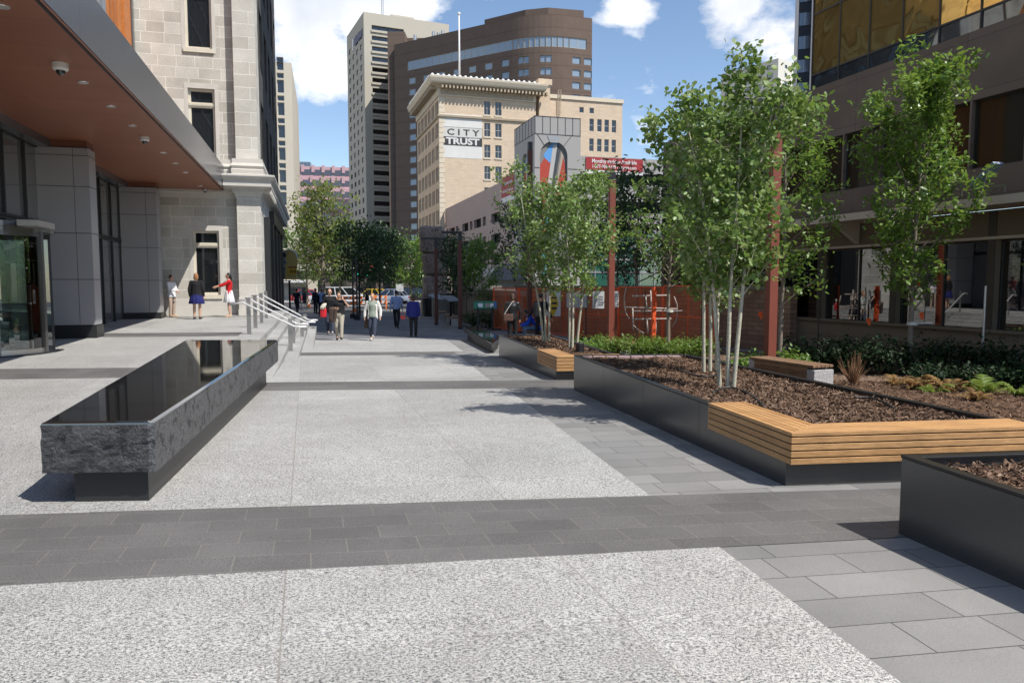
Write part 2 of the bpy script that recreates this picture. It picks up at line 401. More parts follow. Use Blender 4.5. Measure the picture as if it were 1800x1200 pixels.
# handrails: pairs of tubes on flat posts
def handrail(Yc, a0, a1, label):
    zt = zL(Yc); e = edgeX(Yc); zb = zR(Yc)
    h = thing('handrail', label, 'handrail', (e, Yc, zt), 0, 'steel handrails on the entrance stairs')
    for xx, zz in ((a0, 0), (a1, zb-zt)):
        hgt = 1.0
        m = MB(); m.box((xx, 0, zz+hgt/2), (.11, .035, hgt)); m.box((xx, 0, zz+.006), (.16, .10, .012)); m.build('post', K['steelpost'], h, bevel=.003)
    for s in (-1,):
        y = s*.085; m = MB(); zl = zb-zt+.80
        p = [(a0-.50, y, .83), (a0-.22, y, .86), (a0-.12, y, .87), (a1+.12, y, zl), (a1+.2, y, zl-.02), (a1+.48, y, zl-.02)]
        m.tube(p, .027, 10); m.build('rail', K['railsteel'], h, smooth=True)
        for xx, zz in ((a0, .82), (a1, zl+.06)):
            m = MB(); m.tube([(xx, 0, zz-.10), (xx, y*.9, zz-.07), (xx, y, zz-.015)], .009, 6); m.build('bracket', K['steel'], h, smooth=True)
for Yc, a0, a1, lb in ((20.3, -.11, 1.02, 'nearest steel handrail on the granite stairs, its lower post foremost'), (22.6, -.15, 1.00, 'second steel handrail from the viewer on the granite stairs'), (24.8, -.15, 1.20, 'third steel handrail from the viewer on the granite stairs'), (27.2, -.18, 1.25, 'farthest steel handrail on the granite stairs, by the dark shopfront')): handrail(Yc, a0, a1, lb)

# ================================================================== BIG GRANITE BENCH
def rough_bench(label, base_z, topz, slab_bot, quad, base_quad, amp, side_amp, name='granite_bench'):
    """quad: near-left, near-right, far-right, far-left in plan; split faces all round, polished top with a chamfer"""
    o = Vector((quad[1][0], quad[1][1], 0))
    t = thing(name, label, 'stone bench', (o.x, o.y, base_z))
    q = [Vector((p[0]-o.x, p[1]-o.y, 0)) for p in quad]; dz = -base_z
    pts = []; amps = []; nor = []
    for i in range(4):
        a, b = q[i], q[(i+1) % 4]; L = (b-a).length; k = max(4, int(L/.045)); d = (b-a).normalized(); nn = Vector((d.y, -d.x, 0))
        for j in range(k):
            pts.append(a+(b-a)*j/k); e = min(1, min(j, k-j)/2.0)
            amps.append((amp if i in (0, 2, 3) else side_amp)); nor.append(nn)
    def rg(z, f, seed=0):
        out = []
        for p, a, nn in zip(pts, amps, nor):
            w = Vector((p.x*3.1+5, p.y*3.1, z*4.5)); big = noise.noise(w)*.6+noise.noise(w*2.7)*.35+abs(noise.noise(w*6.3))*.3
            w2 = Vector((p.x*14, p.y*14, z*16)); fine = noise.noise(w2)*.25+noise.noise(w2*2.3)*.12
            out.append(Vector((p.x, p.y, 0))+nn*(big+fine+.15)*a*f+Vector((0,0,z+dz)))
        return out
    body = MB(); lev = 12; rr = []
    for i in range(lev+1):
        u = i/lev; z = slab_bot+(topz-.024-slab_bot)*u
        f = min(1, (1-u)*7)*(.55+.45*min(1, u*6))
        rr.append(rg(z, f))
    body.rings(rr); me_o = body.build('stone_slab', K['rockface'], t); me_o.data.materials.append(K['rockside'])
    for pl in me_o.data.polygons:
        c = pl.center; d = (q[2]-q[1]).normalized(); dist = (Vector((c.x, c.y, 0))-q[1]).cross(d).length
        if dist < .06 and abs(pl.normal.z) < .7: pl.material_index = 1
    top = MB(); n = 4; cen = sum(q, Vector())/4
    def inset(d): 
        r = []
        for i in range(4):
            p = q[i]; e1 = (q[(i+1) % 4]-p).normalized(); e0 = (q[i-1]-p).normalized(); r.append(p+(e1+e0)*d)
        return r
    top.rings([[p+Vector((0,0,topz-.026+dz)) for p in inset(.004)], [p+Vector((0,0,topz-.012+dz)) for p in inset(.006)], [p+Vector((0,0,topz+dz)) for p in inset(.032)]])
    top.build('polished_top', K['polish'], t)
    bb = MB(); bq = [(p[0]-o.x, p[1]-o.y) for p in base_quad]; bb.prism(bq, -.5, slab_bot+.02+dz); bb.build('plinth', K['hone'], t)
    return t
def pt(px, py, Y): 
    p = at(px, py, Y); return (p.x, p.y)
T = .49
NL, NR, FR, FL = onz(70,742,T), onz(271,740,T), onz(488,597,T), onz(325,597,T)
rough_bench('long black granite bench with split faces and a mirror polished top on the pale plaza', -.15, T, .115,
            [(p.x, p.y) for p in (NL, NR, FR, FL)], [(NL.x+.17, NL.y+.10), (NR.x-.10, NR.y+.08), (FR.x-.18, FR.y-.12), (FL.x+.25, FL.y-.12)], .045, .012)
zt = -.20
a, b, c, d = onz(864,603,zt), onz(878,592,zt), onz(842,574,zt), onz(817,575,zt)
rough_bench('smaller rough black granite bench with polished top beside the far planter', -.55, zt, -.40,
            [(a.x, a.y), (b.x+.05, b.y), (c.x, c.y), (d.x, d.y)], [(a.x+.05, a.y+.2), (b.x-.05, b.y+.2), (c.x-.05, c.y-.2), (d.x+.12, d.y-.2)], .035, .012)

# ================================================================== PLANTERS
def offs(poly, d):
    """inset a convex anticlockwise polygon by d"""
    n = len(poly); out = []
    for i in range(n):
        p0, p1, p2 = Vector(poly[i-1]), Vector(poly[i]), Vector(poly[(i+1) % n])
        e0 = (p1-p0).normalized(); e1 = (p2-p1).normalized(); n0 = Vector((-e0.y, e0.x)); n1 = Vector((-e1.y, e1.x))
        k = (n0+n1); k = k/max(.2, (1+n0.dot(n1))); out.append(p1+k*d)
    return out
def chips(mb, poly, zf, count, seed, L=(.025,.075), w=(.006,.016)):
    rnd = random.Random(seed); P = [Vector(p) for p in poly]; x0 = min(p.x for p in P); x1 = max(p.x for p in P); y0 = min(p.y for p in P); y1 = max(p.y for p in P)
    k = 0
    while k < count:
        x, y = rnd.uniform(x0, x1), rnd.uniform(y0, y1)
        ok = all((P[(i+1) % len(P)]-P[i]).cross(Vector((x, y))-P[i]) > 0 for i in range(len(P)))
        if not ok: continue
        k += 1; l = rnd.uniform(*L)/2*(1 if rnd.random() < .85 else 1.7); ww = rnd.uniform(*w)/2
        M3 = Matrix.Rotation(rnd.uniform(0, 6.28), 3, 'Z') @ Matrix.Rotation(rnd.gauss(0, .38), 3, 'Y') @ Matrix.Rotation(rnd.gauss(0, .6), 3, 'X')
        c = Vector((x, y, zf(x, y)+rnd.uniform(-.004, .022))); bz = rnd.uniform(-.006, .006)
        pts = [(-l,-ww,0),(0,-ww*1.2,bz),(l,-ww*.6,0),(l,ww*.7,0),(0,ww,bz),(-l,ww,0)]
        mb.add([c+M3 @ Vector(p) for p in pts], [(0,1,4,5),(1,2,3,4)])
def mulchbed(label, poly, zf, nchips, seed, loc, res=.10):
    P = [Vector(p) for p in poly]; mb = MB(); x0 = min(p.x for p in P); x1 = max(p.x for p in P); y0 = min(p.y for p in P); y1 = max(p.y for p in P)
    # base as a fan of strips clipped to the polygon by bisect
    bm = bmesh.new(); nx = max(2, int((x1-x0)/res)); ny = max(2, int((y1-y0)/res))
    bmesh.ops.create_grid(bm, x_segments=nx, y_segments=ny, size=.5)
    for v in bm.verts: v.co = Vector((x0+(v.co.x+.5)*(x1-x0), y0+(v.co.y+.5)*(y1-y0), 0))
    for i in range(len(P)):
        a, b = P[i], P[(i+1) % len(P)]; e = b-a
        bmesh.ops.bisect_plane(bm, geom=bm.verts[:]+bm.edges[:]+bm.faces[:], plane_co=(a.x, a.y, 0), plane_no=(e.y, -e.x, 0), clear_outer=True)
    for v in bm.verts: v.co.z = zf(v.co.x, v.co.y)-.006+.012*noise.noise(Vector((v.co.x*6, v.co.y*6, 0)))
    bm.verts.index_update(); mb.add([v.co.copy() for v in bm.verts], [[v.index for v in f.verts] for f in bm.faces]); bm.free()
    chips(mb, poly, zf, nchips, seed)
    mb.v = [(x-loc[0], y-loc[1], z-loc[2]) for x, y, z in mb.v]
    o = mb.build('bark_mulch', K['mulch'], fix=False, loc=loc); tag(o, label, 'mulch', kind='stuff'); return o
def planter(label, poly, topz, seat=None, joints=()):
    """poly anticlockwise starting at the far-left corner: far-left, near-left, near-right, far-right"""
    o = Vector(poly[1]); zb = zR(o.y)
    t = thing('planter_box', label, 'planter', (o.x, o.y, zb))
    P = [Vector(p)-o for p in poly]; I = offs(P, .055); dz = -zb; n = 4
    for i in range(4):
        a, b, c, d = P[i], P[(i+1) % 4], I[(i+1) % 4], I[i]
        L = (b-a).length; k = max(1, round(L/1.5)); m = MB()
        for j in range(k):
            s0, s1 = j/k+(.0022/L if j else 0), (j+1)/k-(.0022/L if j < k-1 else 0)
            q = [a.lerp(b, s0), a.lerp(b, s1), d.lerp(c, s1), d.lerp(c, s0)]
            zbs = [gz(*(p+o)) for p in q]
            m.add([(p.x, p.y, z-.10+dz) for p, z in zip(q, zbs)]+[(p.x, p.y, topz-.022+dz) for p in q], [(3,2,1,0),(4,5,6,7),(0,1,5,4),(1,2,6,5),(2,3,7,6),(3,0,4,7)])
        m.build('side_panel', K['planter'], t)
    O = offs(P, -.006); I2 = offs(P, .075); m = MB()
    for i in range(4):
        j = (i+1) % 4; q = [O[i], O[j], I2[j], I2[i]]
        m.add([(p.x, p.y, topz-.020+dz) for p in q]+[(p.x, p.y, topz+dz) for p in q], [(3,2,1,0),(4,5,6,7),(0,1,5,4),(1,2,6,5),(2,3,7,6),(3,0,4,7)])
    m.build('rim', K['lip'], t, bevel=.005)
    if seat:
        ll, fl, wl, wf, over = seat['left'], seat['front'], seat.get('wl', .40), seat.get('wf', .36), seat.get('over', .09)
        cn = P[1]; el = (P[0]-P[1]).normalized(); ef = (P[2]-P[1]).normalized(); nl = Vector((-el.y, el.x)) # outward of left wall
        if nl.dot(P[2]-P[1]) > 0: nl = -nl
        nf = Vector((ef.y, -ef.x))
        if nf.dot(P[0]-P[1]) > 0: nf = -nf
        def corner(dl, df):   # point at signed outward distance dl from left wall, df from front wall
            det = nl.x*nf.y-nl.y*nf.x
            return cn+Vector(((dl*nf.y-df*nl.y)/det, (nl.x*df-nf.x*dl)/det))
        top = topz+.012; th = .030; m = MB(); ns = 6; ol = .012
        for i in range(ns):
            a0, a1 = ol-(wl)*i/ns, ol-(wl)*(i+1)/ns+.008; f0, f1 = over-(wf)*i/ns, over-(wf)*(i+1)/ns+.008
            c0, c1 = corner(a0, f0), corner(a1, f1)
            e0, e1 = c0+el*(ll), c1+el*(ll)
            # slat ends cut square to the wall
            e0 = cn+nl*a0+el*ll; e1 = cn+nl*a1+el*ll
            m.prism([(p.x, p.y) for p in (c0, c1, e1, e0)], top-th+dz, top+dz)
            g0 = cn+nf*f0+ef*fl; g1 = cn+nf*f1+ef*fl; m.prism([(p.x, p.y) for p in (c0, g0, g1, c1)], top-th+dz, top+dz)
        s = m.build('timber_seat', K['cedar'], t, bevel=.003)
        m = MB(); pitch = seat.get('pitch', .057)
        for i in range(4):
            z1 = top-th-.010-pitch*i+dz; z0 = z1-pitch+.010
            c0, c1 = corner(ol, over), corner(ol-.03, over-.03)
            e0, e1 = cn+nl*ol+el*ll, cn+nl*(ol-.03)+el*ll
            m.prism([(p.x, p.y) for p in (c0, c1, e1, e0)], z0, z1)
            g0, g1 = cn+nf*over+ef*fl, cn+nf*(over-.03)+ef*fl
            m.prism([(p.x, p.y) for p in (c0, g0, g1, c1)], z0, z1)
        m.build('timber_fascia', K['cedar'], t, bevel=.003)
        m = MB(); bl = top-th-.012+dz
        c0, c1 = corner(ol-.034, over-.034), corner(ol-.36, over-.34); e0, e1 = cn+nl*(-.02)+el*(ll-.02), cn+nl*(-.36)+el*(ll-.02)
        c0 = corner(-.02, over-.034); m.prism([(p.x, p.y) for p in (c0, c1, e1, e0)], bl-.20, bl)
        g0, g1 = cn+nf*(over-.034)+ef*(fl-.02), cn+nf*(over-.34)+ef*(fl-.02); m.prism([(p.x, p.y) for p in (c0, g0, g1, c1)], bl-.204, bl-.003)
        m.build('seat_carcass', K['blackmetal'], t)
    return t
def g2(px, py, z): 
    p = onz(px, py, z); return (p.x, p.y)
TP2 = .30
p2 = [g2(1009,623,TP2), (2.215,5.88), (4.42,6.17), g2(1205,622,TP2)]
planter('long dark planter in the middle, aspens growing behind its pale timber corner seat', p2, TP2, dict(left=1.42, front=2.2))
TP1 = .11
p1 = [g2(877,588,TP1), (.83,13.85), (2.1,14.05), g2(972,588.5,TP1)]
planter('smaller dark planter further off with a timber corner seat, behind the middle planter', p1, TP1, dict(left=1.5, front=1.3, pitch=.062))
TP3 = .405
p3 = [(2.49,4.65), (2.98,2.0), (4.9,2.3), (4.45,4.92)]
planter('nearest dark planter at the right edge, without any seat, cut off by the picture', p3, TP3)
z2 = lambda x, y: TP2-.055+.028*noise.noise(Vector((x*1.6, y*1.6, 3)))+.012*noise.noise(Vector((x*5, y*5, 1)))
z1f = lambda x, y: TP1-.045+.03*noise.noise(Vector((x*1.6, y*1.6, 3)))
z3 = lambda x, y: TP3-.075+.03*noise.noise(Vector((x*1.9, y*1.9, 8)))
seatcut = offs([Vector(p) for p in p2], .06)
mulchbed('brown shredded bark mulch filling the middle planter around the aspen stems', [tuple(p) for p in offs([Vector(p) for p in p2], .06)], z2, 26000, 1, (p2[1][0], p2[1][1], .2))
mulchbed('brown bark mulch in the smaller planter further off', [tuple(p) for p in offs([Vector(p) for p in p1], .06)], z1f, 9000, 2, (p1[1][0], p1[1][1], 0))
mulchbed('brown bark mulch in the nearest planter at the right edge', [tuple(p) for p in offs([Vector(p) for p in p3], .06)], z3, 10000, 3, (p3[1][0], p3[1][1], .3))
zg = lambda x, y: zR(y)+.06+.03*noise.noise(Vector((x*1.3, y*1.3, 5)))
bed = [(4.75,3.0), (12.2,6.5), (8.9,18.6), (6.6,21.2), (3.2,17.6), (2.95,14.0), (3.0,12.3)]
bed = [(4.75,3.0), (13.2,5.2), (8.6,20.4), (5.2,21.4), (2.15,18.4), (2.2,14.0), (3.02,12.2)]
mulchbed('mulched planting bed between the planters and the brown office', bed, zg, 16000, 4, (6.5, 12, -.3), .25)

# pink paving edging bricks lying inside the far rim of the middle planter
a = Vector(p2[0]); b = Vector(p2[3]); eb = MB()
K['pinkbrick'] = M('pink_edging_brick', (.36,.25,.24), .85, var=.2, vs=8, bump=.3)
for i in range(8):
    pq = a.lerp(b, (i+.9)/9)+Vector((0, -.16)); mb = MB(); mb.box((0,0,0), (.19, .09, .07), math.atan2((b-a).y, (b-a).x)+.02*((i*7) % 3-1))
    o = mb.build('edging_brick', K['pinkbrick'], bevel=.006, loc=(pq.x, pq.y, TP2-.045)); tag(o, 'pinkish edging brick laid along the far rim of the middle planter', 'brick', 'pink edging bricks in the middle planter')

# drip hoses on the mulch
K['hose'] = M('black_rubber_hose', (.02,.02,.021), .5)
def hose(label, pix, z=.28):
    pts = []
    for i, (px, py) in enumerate(pix):
        p = onz(px, py, z); p.z = z2(p.x, p.y)+.030; pts.append(p)
    # smooth
    sm = []
    for i in range(len(pts)-1):
        p0, p1_, p2_, p3_ = pts[max(i-1,0)], pts[i], pts[i+1], pts[min(i+2, len(pts)-1)]
        for k in range(6):
            t = k/6; sm.append(.5*((2*p1_)+(p2_-p0)*t+(2*p0-5*p1_+4*p2_-p3_)*t*t+(3*p1_-p0-3*p2_+p3_)*t**3))
    sm.append(pts[-1]); o = sm[0].copy(); mb = MB(); mb.tube([p-o for p in sm], .011, 8)
    tag(mb.build('drip_hose', K['hose'], smooth=True, loc=o), label, 'hose', 'black drip hoses on the mulch')
hose('black drip hose looping past the foot of the aspen stems', [(1252,687),(1275,683),(1296,684),(1318,692),(1334,702),(1342,716)])
hose('short black drip hose on bare mulch near the right edging of the middle planter', [(1502,698),(1530,699),(1552,705),(1570,714)])
hose('black drip hose winding over the mulch left of the aspen stems', [(1196,648),(1212,656),(1232,662),(1250,662),(1262,660)])

# black cylinder bollard light in the far planter
m = MB(); m.lathe([(0,0),(.085,0),(.085,.20),(.078,.215),(0,.215)], n=20)
p = onz(1021, 617, .10); tag(m.build('bollard_light', K['blackmetal'], loc=(p.x-.02, p.y, .06), smooth=False, bevel=.004), 'short black cylinder light standing in the far planter beside its timber seat', 'light')

# timber benches on granite blocks in the bed
mulchbed('loose bark chips on the near part of the planting bed below the ferns', [(4.55,6.0), (9.6,6.6), (8.8,13.4), (3.25,12.6)], lambda x, y: zg(x, y)+.012, 15000, 5, (6.5, 10, -.25), .25)
K['block'] = M('speckled_granite_block', (.55,.54,.53), .8, var=.1, vs=5, bump=.3, bs=60, fine=.65)
def timber_bench(label, pnear, pfar, topz, hgt, wid=.42, group='timber benches on granite blocks', m=None):
    a = Vector((pnear[0], pnear[1])); b = Vector((pfar[0], pfar[1])); L = (b-a).length; rz = math.atan2((b-a).y, (b-a).x)
    t = thing('timber_bench', label, 'bench', (a.x, a.y, topz-hgt), rz, group)
    m = m or K['oldwood']; s = MB()
    for i in range(5):
        w = wid/5; s.boxb(0, L, -wid/2+i*w+.005, -wid/2+(i+1)*w-.005, hgt-.04, hgt)
    s.build('seat', m, t, bevel=.004)
    f = MB()
    for i in range(3):
        for y in (-wid/2, wid/2-.03): f.boxb(.14, L-.14, y, y+.03, hgt-.05-.062*(i+1)+.008, hgt-.05-.062*i)
    f.build('side_slats', m, t)
    for x in (-.02, L-.30):
        k = MB(); k.boxb(x, x+.32, -wid/2+.012, wid/2-.012, -.1, hgt-.075 if x < .2 else hgt-.05); k.build('granite_block', K['block'], t, bevel=.008)
    return t
a = onz(1453,643,.2); b = onz(1340,628,.2)
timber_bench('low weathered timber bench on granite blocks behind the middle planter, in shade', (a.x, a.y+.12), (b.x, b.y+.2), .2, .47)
a = onz(1112,603,-.06); b = onz(1060,595,-.06)
timber_bench('low timber bench on a speckled granite block beside the bright green shrubs', (a.x, a.y+.15), (b.x, b.y+.1), -.06, .46)
# ================================================================== BUILDINGS
class Wall:
    """vertical wall sheet with real openings; u along the wall (outside seen with u to the right), reveals go inwards"""
    def __init__(s, mb, o, ang): s.mb = mb; s.o = Vector(o); s.u = Vector((math.cos(ang), math.sin(ang), 0)); s.n = Vector((-math.sin(ang), math.cos(ang), 0))
    def P(s, x, z, d=0): return s.o+s.u*x+s.n*d+Vector((0,0,z))
    def make(s, L, z0, z1, ops, depth=.3, back=True):
        xs = sorted({0.0, L}|{round(v, 4) for o in ops for v in o[:2] if 0 < v < L}); zs = sorted({z0, z1}|{round(v, 4) for o in ops for v in o[2:4] if z0 < v < z1})
        for i in range(len(xs)-1):
            cx = (xs[i]+xs[i+1])/2; run = None
            for j in range(len(zs)-1):
                cz = (zs[j]+zs[j+1])/2
                hole = any(o[0] < cx < o[1] and o[2] < cz < o[3] for o in ops)
                if hole:
                    if run is not None: s.mb.quad(s.P(xs[i],run), s.P(xs[i+1],run), s.P(xs[i+1],zs[j]), s.P(xs[i],zs[j])); run = None
                elif run is None: run = zs[j]
            if run is not None: s.mb.quad(s.P(xs[i],run), s.P(xs[i+1],run), s.P(xs[i+1],z1), s.P(xs[i],z1))
        for a, b, c, d in [o[:4] for o in ops]:
            P = s.P
            s.mb.quad(P(a,c), P(a,d), P(a,d,depth), P(a,c,depth)); s.mb.quad(P(b,d), P(b,c), P(b,c,depth), P(b,d,depth))
            s.mb.quad(P(a,d), P(b,d), P(b,d,depth), P(a,d,depth)); s.mb.quad(P(b,c), P(a,c), P(a,c,depth), P(b,c,depth))
WC = {}
def window(parent, wl, op, glass, frame, depth=.22, nx=2, nz=1, fw=.06, fd=.08, name='window', zsplit=None, pane=True):
    """one window = frame bars (part) + pane (sub-part), set back in the opening"""
    w, h = round(op[1]-op[0], 3), round(op[3]-op[2], 3); key = (w, h, nx, nz, fw, fd, glass.name, frame.name, zsplit)
    if key not in WC:
        m = MB()
        m.boxb(0, fw, 0, fd, 0, h); m.boxb(w-fw, w, 0, fd, 0, h); m.boxb(fw, w-fw, 0, fd, 0, fw); m.boxb(fw, w-fw, 0, fd, h-fw, h)
        for i in range(1, nx): x = w*i/nx; m.boxb(x-fw/2, x+fw/2, .002, fd-.002, fw, h-fw)
        for z in ([h*i/nz for i in range(1, nz)] if zsplit is None else [h*zsplit]): m.boxb(fw, w-fw, .004, fd-.004, z-fw/2, z+fw/2)
        fm = m.mesh('window', False); fm.materials.append(frame)
        g = MB(); g.boxb(fw*.5, w-fw*.5, fd*.5, fd*.5+.012, fw*.5, h-fw*.5); gm = g.mesh('pane', False); gm.materials.append(glass); WC[key] = (fm, gm)
    fm, gm = WC[key]; rz = math.atan2(wl.u.y, wl.u.x)
    f = inst(fm, name, parent, wl.P(op[0], op[2], depth-fd), rz)
    if pane: inst(gm, 'pane', f)
    return f
def bld(name, label, loc, rz, cat='building', group=None): return thing(name, label, cat, loc, rz, group)
K['dglass'] = glassmat('dark_window_glass', (.012,.014,.016), .03, .55)
K['bglass'] = glassmat('bluish_window_glass', (.05,.075,.11), .05, .9, wav=.05)
K['frame_d'] = M('dark_window_frame', (.03,.028,.026), .5)
K['frame_l'] = M('pale_window_frame', (.45,.42,.36), .6)
K['interior'] = M('dark_interior', (.02,.02,.02), .9)

# ---------------- office with the entrance canopy (left) ----------------
P0 = at(395, 335, 29.4); ZS = P0.z; OA = R(15)
of = bld('office_entrance', 'glass and grey panel office entrance with a wide canopy lined in orange timber', (P0.x, P0.y, 0), OA)
K['soffit'] = brickmat('timber_soffit', (.255,.095,.052), (.285,.110,.060), (.10,.04,.024), 4.2, 1.22, .006, .42, coord='ground', var=.08, fine=.08, bumpn=.05, fs=30, spec=.4)
K['panel'] = M('grey_cladding_panel', (.31,.305,.31), .32, spec=.5, var=.05, vs=1, bump=.03, bs=200)
K['joint'] = M('dark_joint', (.02,.02,.021), .7)
K['orange'] = wood('orange_timber_panel', (.46,.15,.035), (.52,.18,.045), (.40,.125,.03), .5)
m = MB(); m.boxb(-16, -.012, -27, -.02, ZS, ZS+.10); m.build('canopy_soffit', K['soffit'], of)
m = MB(); 
yy = -27.0
while yy < -.1:
    y2 = min(yy+2.78, -.03); m.boxb(-.05, 0, yy+.006, y2-.006, ZS+.03, ZS+.93); yy += 2.78
fa = m.build('canopy_fascia', K['fascia'], of)
m = MB(); m.boxb(-.07, -.035, -27, -.03, ZS-.02, ZS+.92); m.build('fascia_backing', K['joint'], fa)
m = MB(); m.boxb(-16, -.07, -26.9, -.03, ZS+.12, ZS+.90); m.build('canopy_roof', K['fascia'], of)
# pillars clad with panels
K['reveal'] = M('red_brown_reveal', (.16,.055,.03), .5)
def pillar(xr, yf, w, d):
    c = MB(); zb = -.2; c.boxb(xr-w+.02, xr-.02, yf+.02, yf+d-.02, zb, ZS-.16); p = c.build('pillar', K['joint'], of)
    z = [.40, 1.58, 2.76, 3.94, 4.72, ZS-.18]; m = MB()
    cuts = [xr-w, xr-.36, xr]
    for i in range(5):
        for a, b in ((cuts[0], cuts[1]), (cuts[1], cuts[2])):
            m.boxb(a+.006, b-.006, yf, yf+.02, z[i]+.008, z[i+1]-.008)
        m.boxb(xr-.02, xr, yf+.022, yf+d, z[i]+.008, z[i+1]-.008)
        m.boxb(xr-w, xr-w+.02, yf+.022, yf+d, z[i]+.008, z[i+1]-.008)
    m.build('cladding_panel', K['panel'], p)
    m = MB(); m.boxb(xr-w-.01, xr+.03, yf-.03, yf+d+.02, zb, .385); m.build('pillar_plinth', K['hone'], p)
    m = MB(); m.boxb(xr-w+.04, xr-.03, yf+.03, yf+d-.03, ZS-.16, ZS-.002); m.build('pillar_head', K['reveal'], p)
pillar(-2.20, -9.98, 1.22, .62); pillar(-2.14, -1.85, 1.22, .66)
# storefront glazing behind the pillars
gl = Wall(MB(), (-3.36, 0, 0), R(90)); ents = []
gx = -3.36
frm = MB()
K['frontglass'] = glassmat('storefront_glass', (.13,.13,.13), .03, 1.2)
for k in range(-20, 1):
    y = k*1.30-.5
    frm.boxb(gx-.08, gx+.03, y-.03, y+.03, -.1, ZS-.20)
for z in (-.02, 2.92, 3.0, ZS-.22): frm.boxb(gx-.075, gx+.025, -26.5, -.1, z, z+.06)
sf = frm.build('storefront_frame', K['blackmetal'], of)
m = MB(); m.boxb(gx-.06, gx-.04, -26.5, -.1, -.1, ZS-.15); m.build('storefront_glass', K['frontglass'], sf)
m = MB(); m.boxb(gx-.02, gx+.30, -26.5, -.1, ZS-.20, ZS-.003); m.build('storefront_header', K['fascia'], of)
m = MB(); m.boxb(gx-.05, gx+.10, -26.5, -.1, -.1, .06); m.build('storefront_sill', K['steelpost'], of)
# upper wall above the canopy
ux = -3.05
m = MB(); m.boxb(ux-.4, ux-.2, -26, -.05, ZS+.9, 22); m.build('upper_wall', K['joint'], of)
m = MB()
for i, (y0, w_) in enumerate(((-1.35, 1.0), (-1.95, .5), (-2.4, .38), (-2.8, .34), (-3.3, .42))): m.boxb(ux-.2, ux+(-.0 if i == 0 else -.06-.02*i), y0, y0+w_-.02, ZS+.95, 22)
m.build('timber_panel', K['orange'], of)
m = MB(); m.boxb(ux-.2, ux+.05, -.32, -.06, ZS+.9, 22); m.build('corner_strip', K['fascia'], of)
m = MB(); m.boxb(ux-.2, ux-.17, -26, -3.4, ZS+.95, 22); m.build('upper_glass', K['bglass'], of)
m = MB()
for k in range(20): m.boxb(ux-.19, ux-.08, -3.6-k*1.2, -3.55-k*1.2, ZS+.95, 22)
for z in range(6): m.boxb(ux-.19, ux-.10, -26, -3.4, 7.6+z*2.2, 7.7+z*2.2)
m.build('curtain_wall_bar', K['steelpost'], of)
# house number over the door
m = text('1', .28, K['blackmetal'], of, (gx+.034, -14.55, 3.38), (R(90), 0, R(90)), 'house_number', .004)
# downlights and dome cameras under the canopy
def pl(px, py):
    p = onz(px, py, ZS-.004); return p
K['lamp'] = M('lamp_trim', (.75,.73,.70), .3, metal=.6)
tpl = None
dlabs = ['nearest round recessed downlight at the top left of the timber canopy', 'recessed downlight just right of the nearer dome camera', 'recessed downlight third along the timber canopy', 'recessed downlight just before the middle dome camera', 'recessed downlight just beyond the middle dome camera', 'recessed downlight sixth along the timber canopy', 'recessed downlight next to last along the timber canopy', 'farthest small recessed downlight by the far dome camera']
K['whiteemit'] = M('lamp_diffuser', (.8,.78,.72), .3)
for i, (px, py) in enumerate(((4,12),(146,145),(195,187),(233,221),(287,268.5),(308,287),(326,303),(352,327))):
    p = pl(px, py); t = thing('downlight', dlabs[i], 'ceiling light', (p.x, p.y, ZS-.003), OA, 'recessed downlights in the canopy')
    m = MB(); m.lathe([(.062,-.012),(.085,-.014),(.092,0),(.060,0)], n=20); m.rings([[Vector((.062*math.cos(a*.314),.062*math.sin(a*.314),z)) for a in range(20)] for z in (-.012,-.001)], cap=False); m.build('trim_ring', K['lamp'], t, smooth=False)
    m = MB(); m.lathe([(0,-.004),(.06,-.004),(.06,-.002),(0,-.002)], n=16); m.build('diffuser', K['whiteemit'], t)
K['white'] = M('white_plastic', (.72,.71,.69), .45, var=.05)
for i, (px, py, lab, s) in enumerate(((106,112,'white dome security camera nearest, beside the second downlight',1.2),(254,241,'white dome security camera halfway along the timber canopy',1.1),(360,331.5,'small grey dome camera at the far canopy edge by the stone wall',1.0))):
    p = pl(px, py); t = thing('security_camera', lab, 'security camera', (p.x, p.y, ZS), OA, 'dome cameras under the canopy')
    m = MB(); m.lathe([(0,0),(.10*s,0),(.10*s,-.075*s),(.085*s,-.095*s),(.06*s,-.10*s),(0,-.10*s)], n=20); m.build('housing', K['white'] if i < 2 else K['steelpost'], t, smooth=False, bevel=.004)
    m = MB(); m.ell((0,0,-.10*s), (.06*s,.06*s,.065*s), 16, 10); m.build('dome', K['dglass'], t, smooth=True)

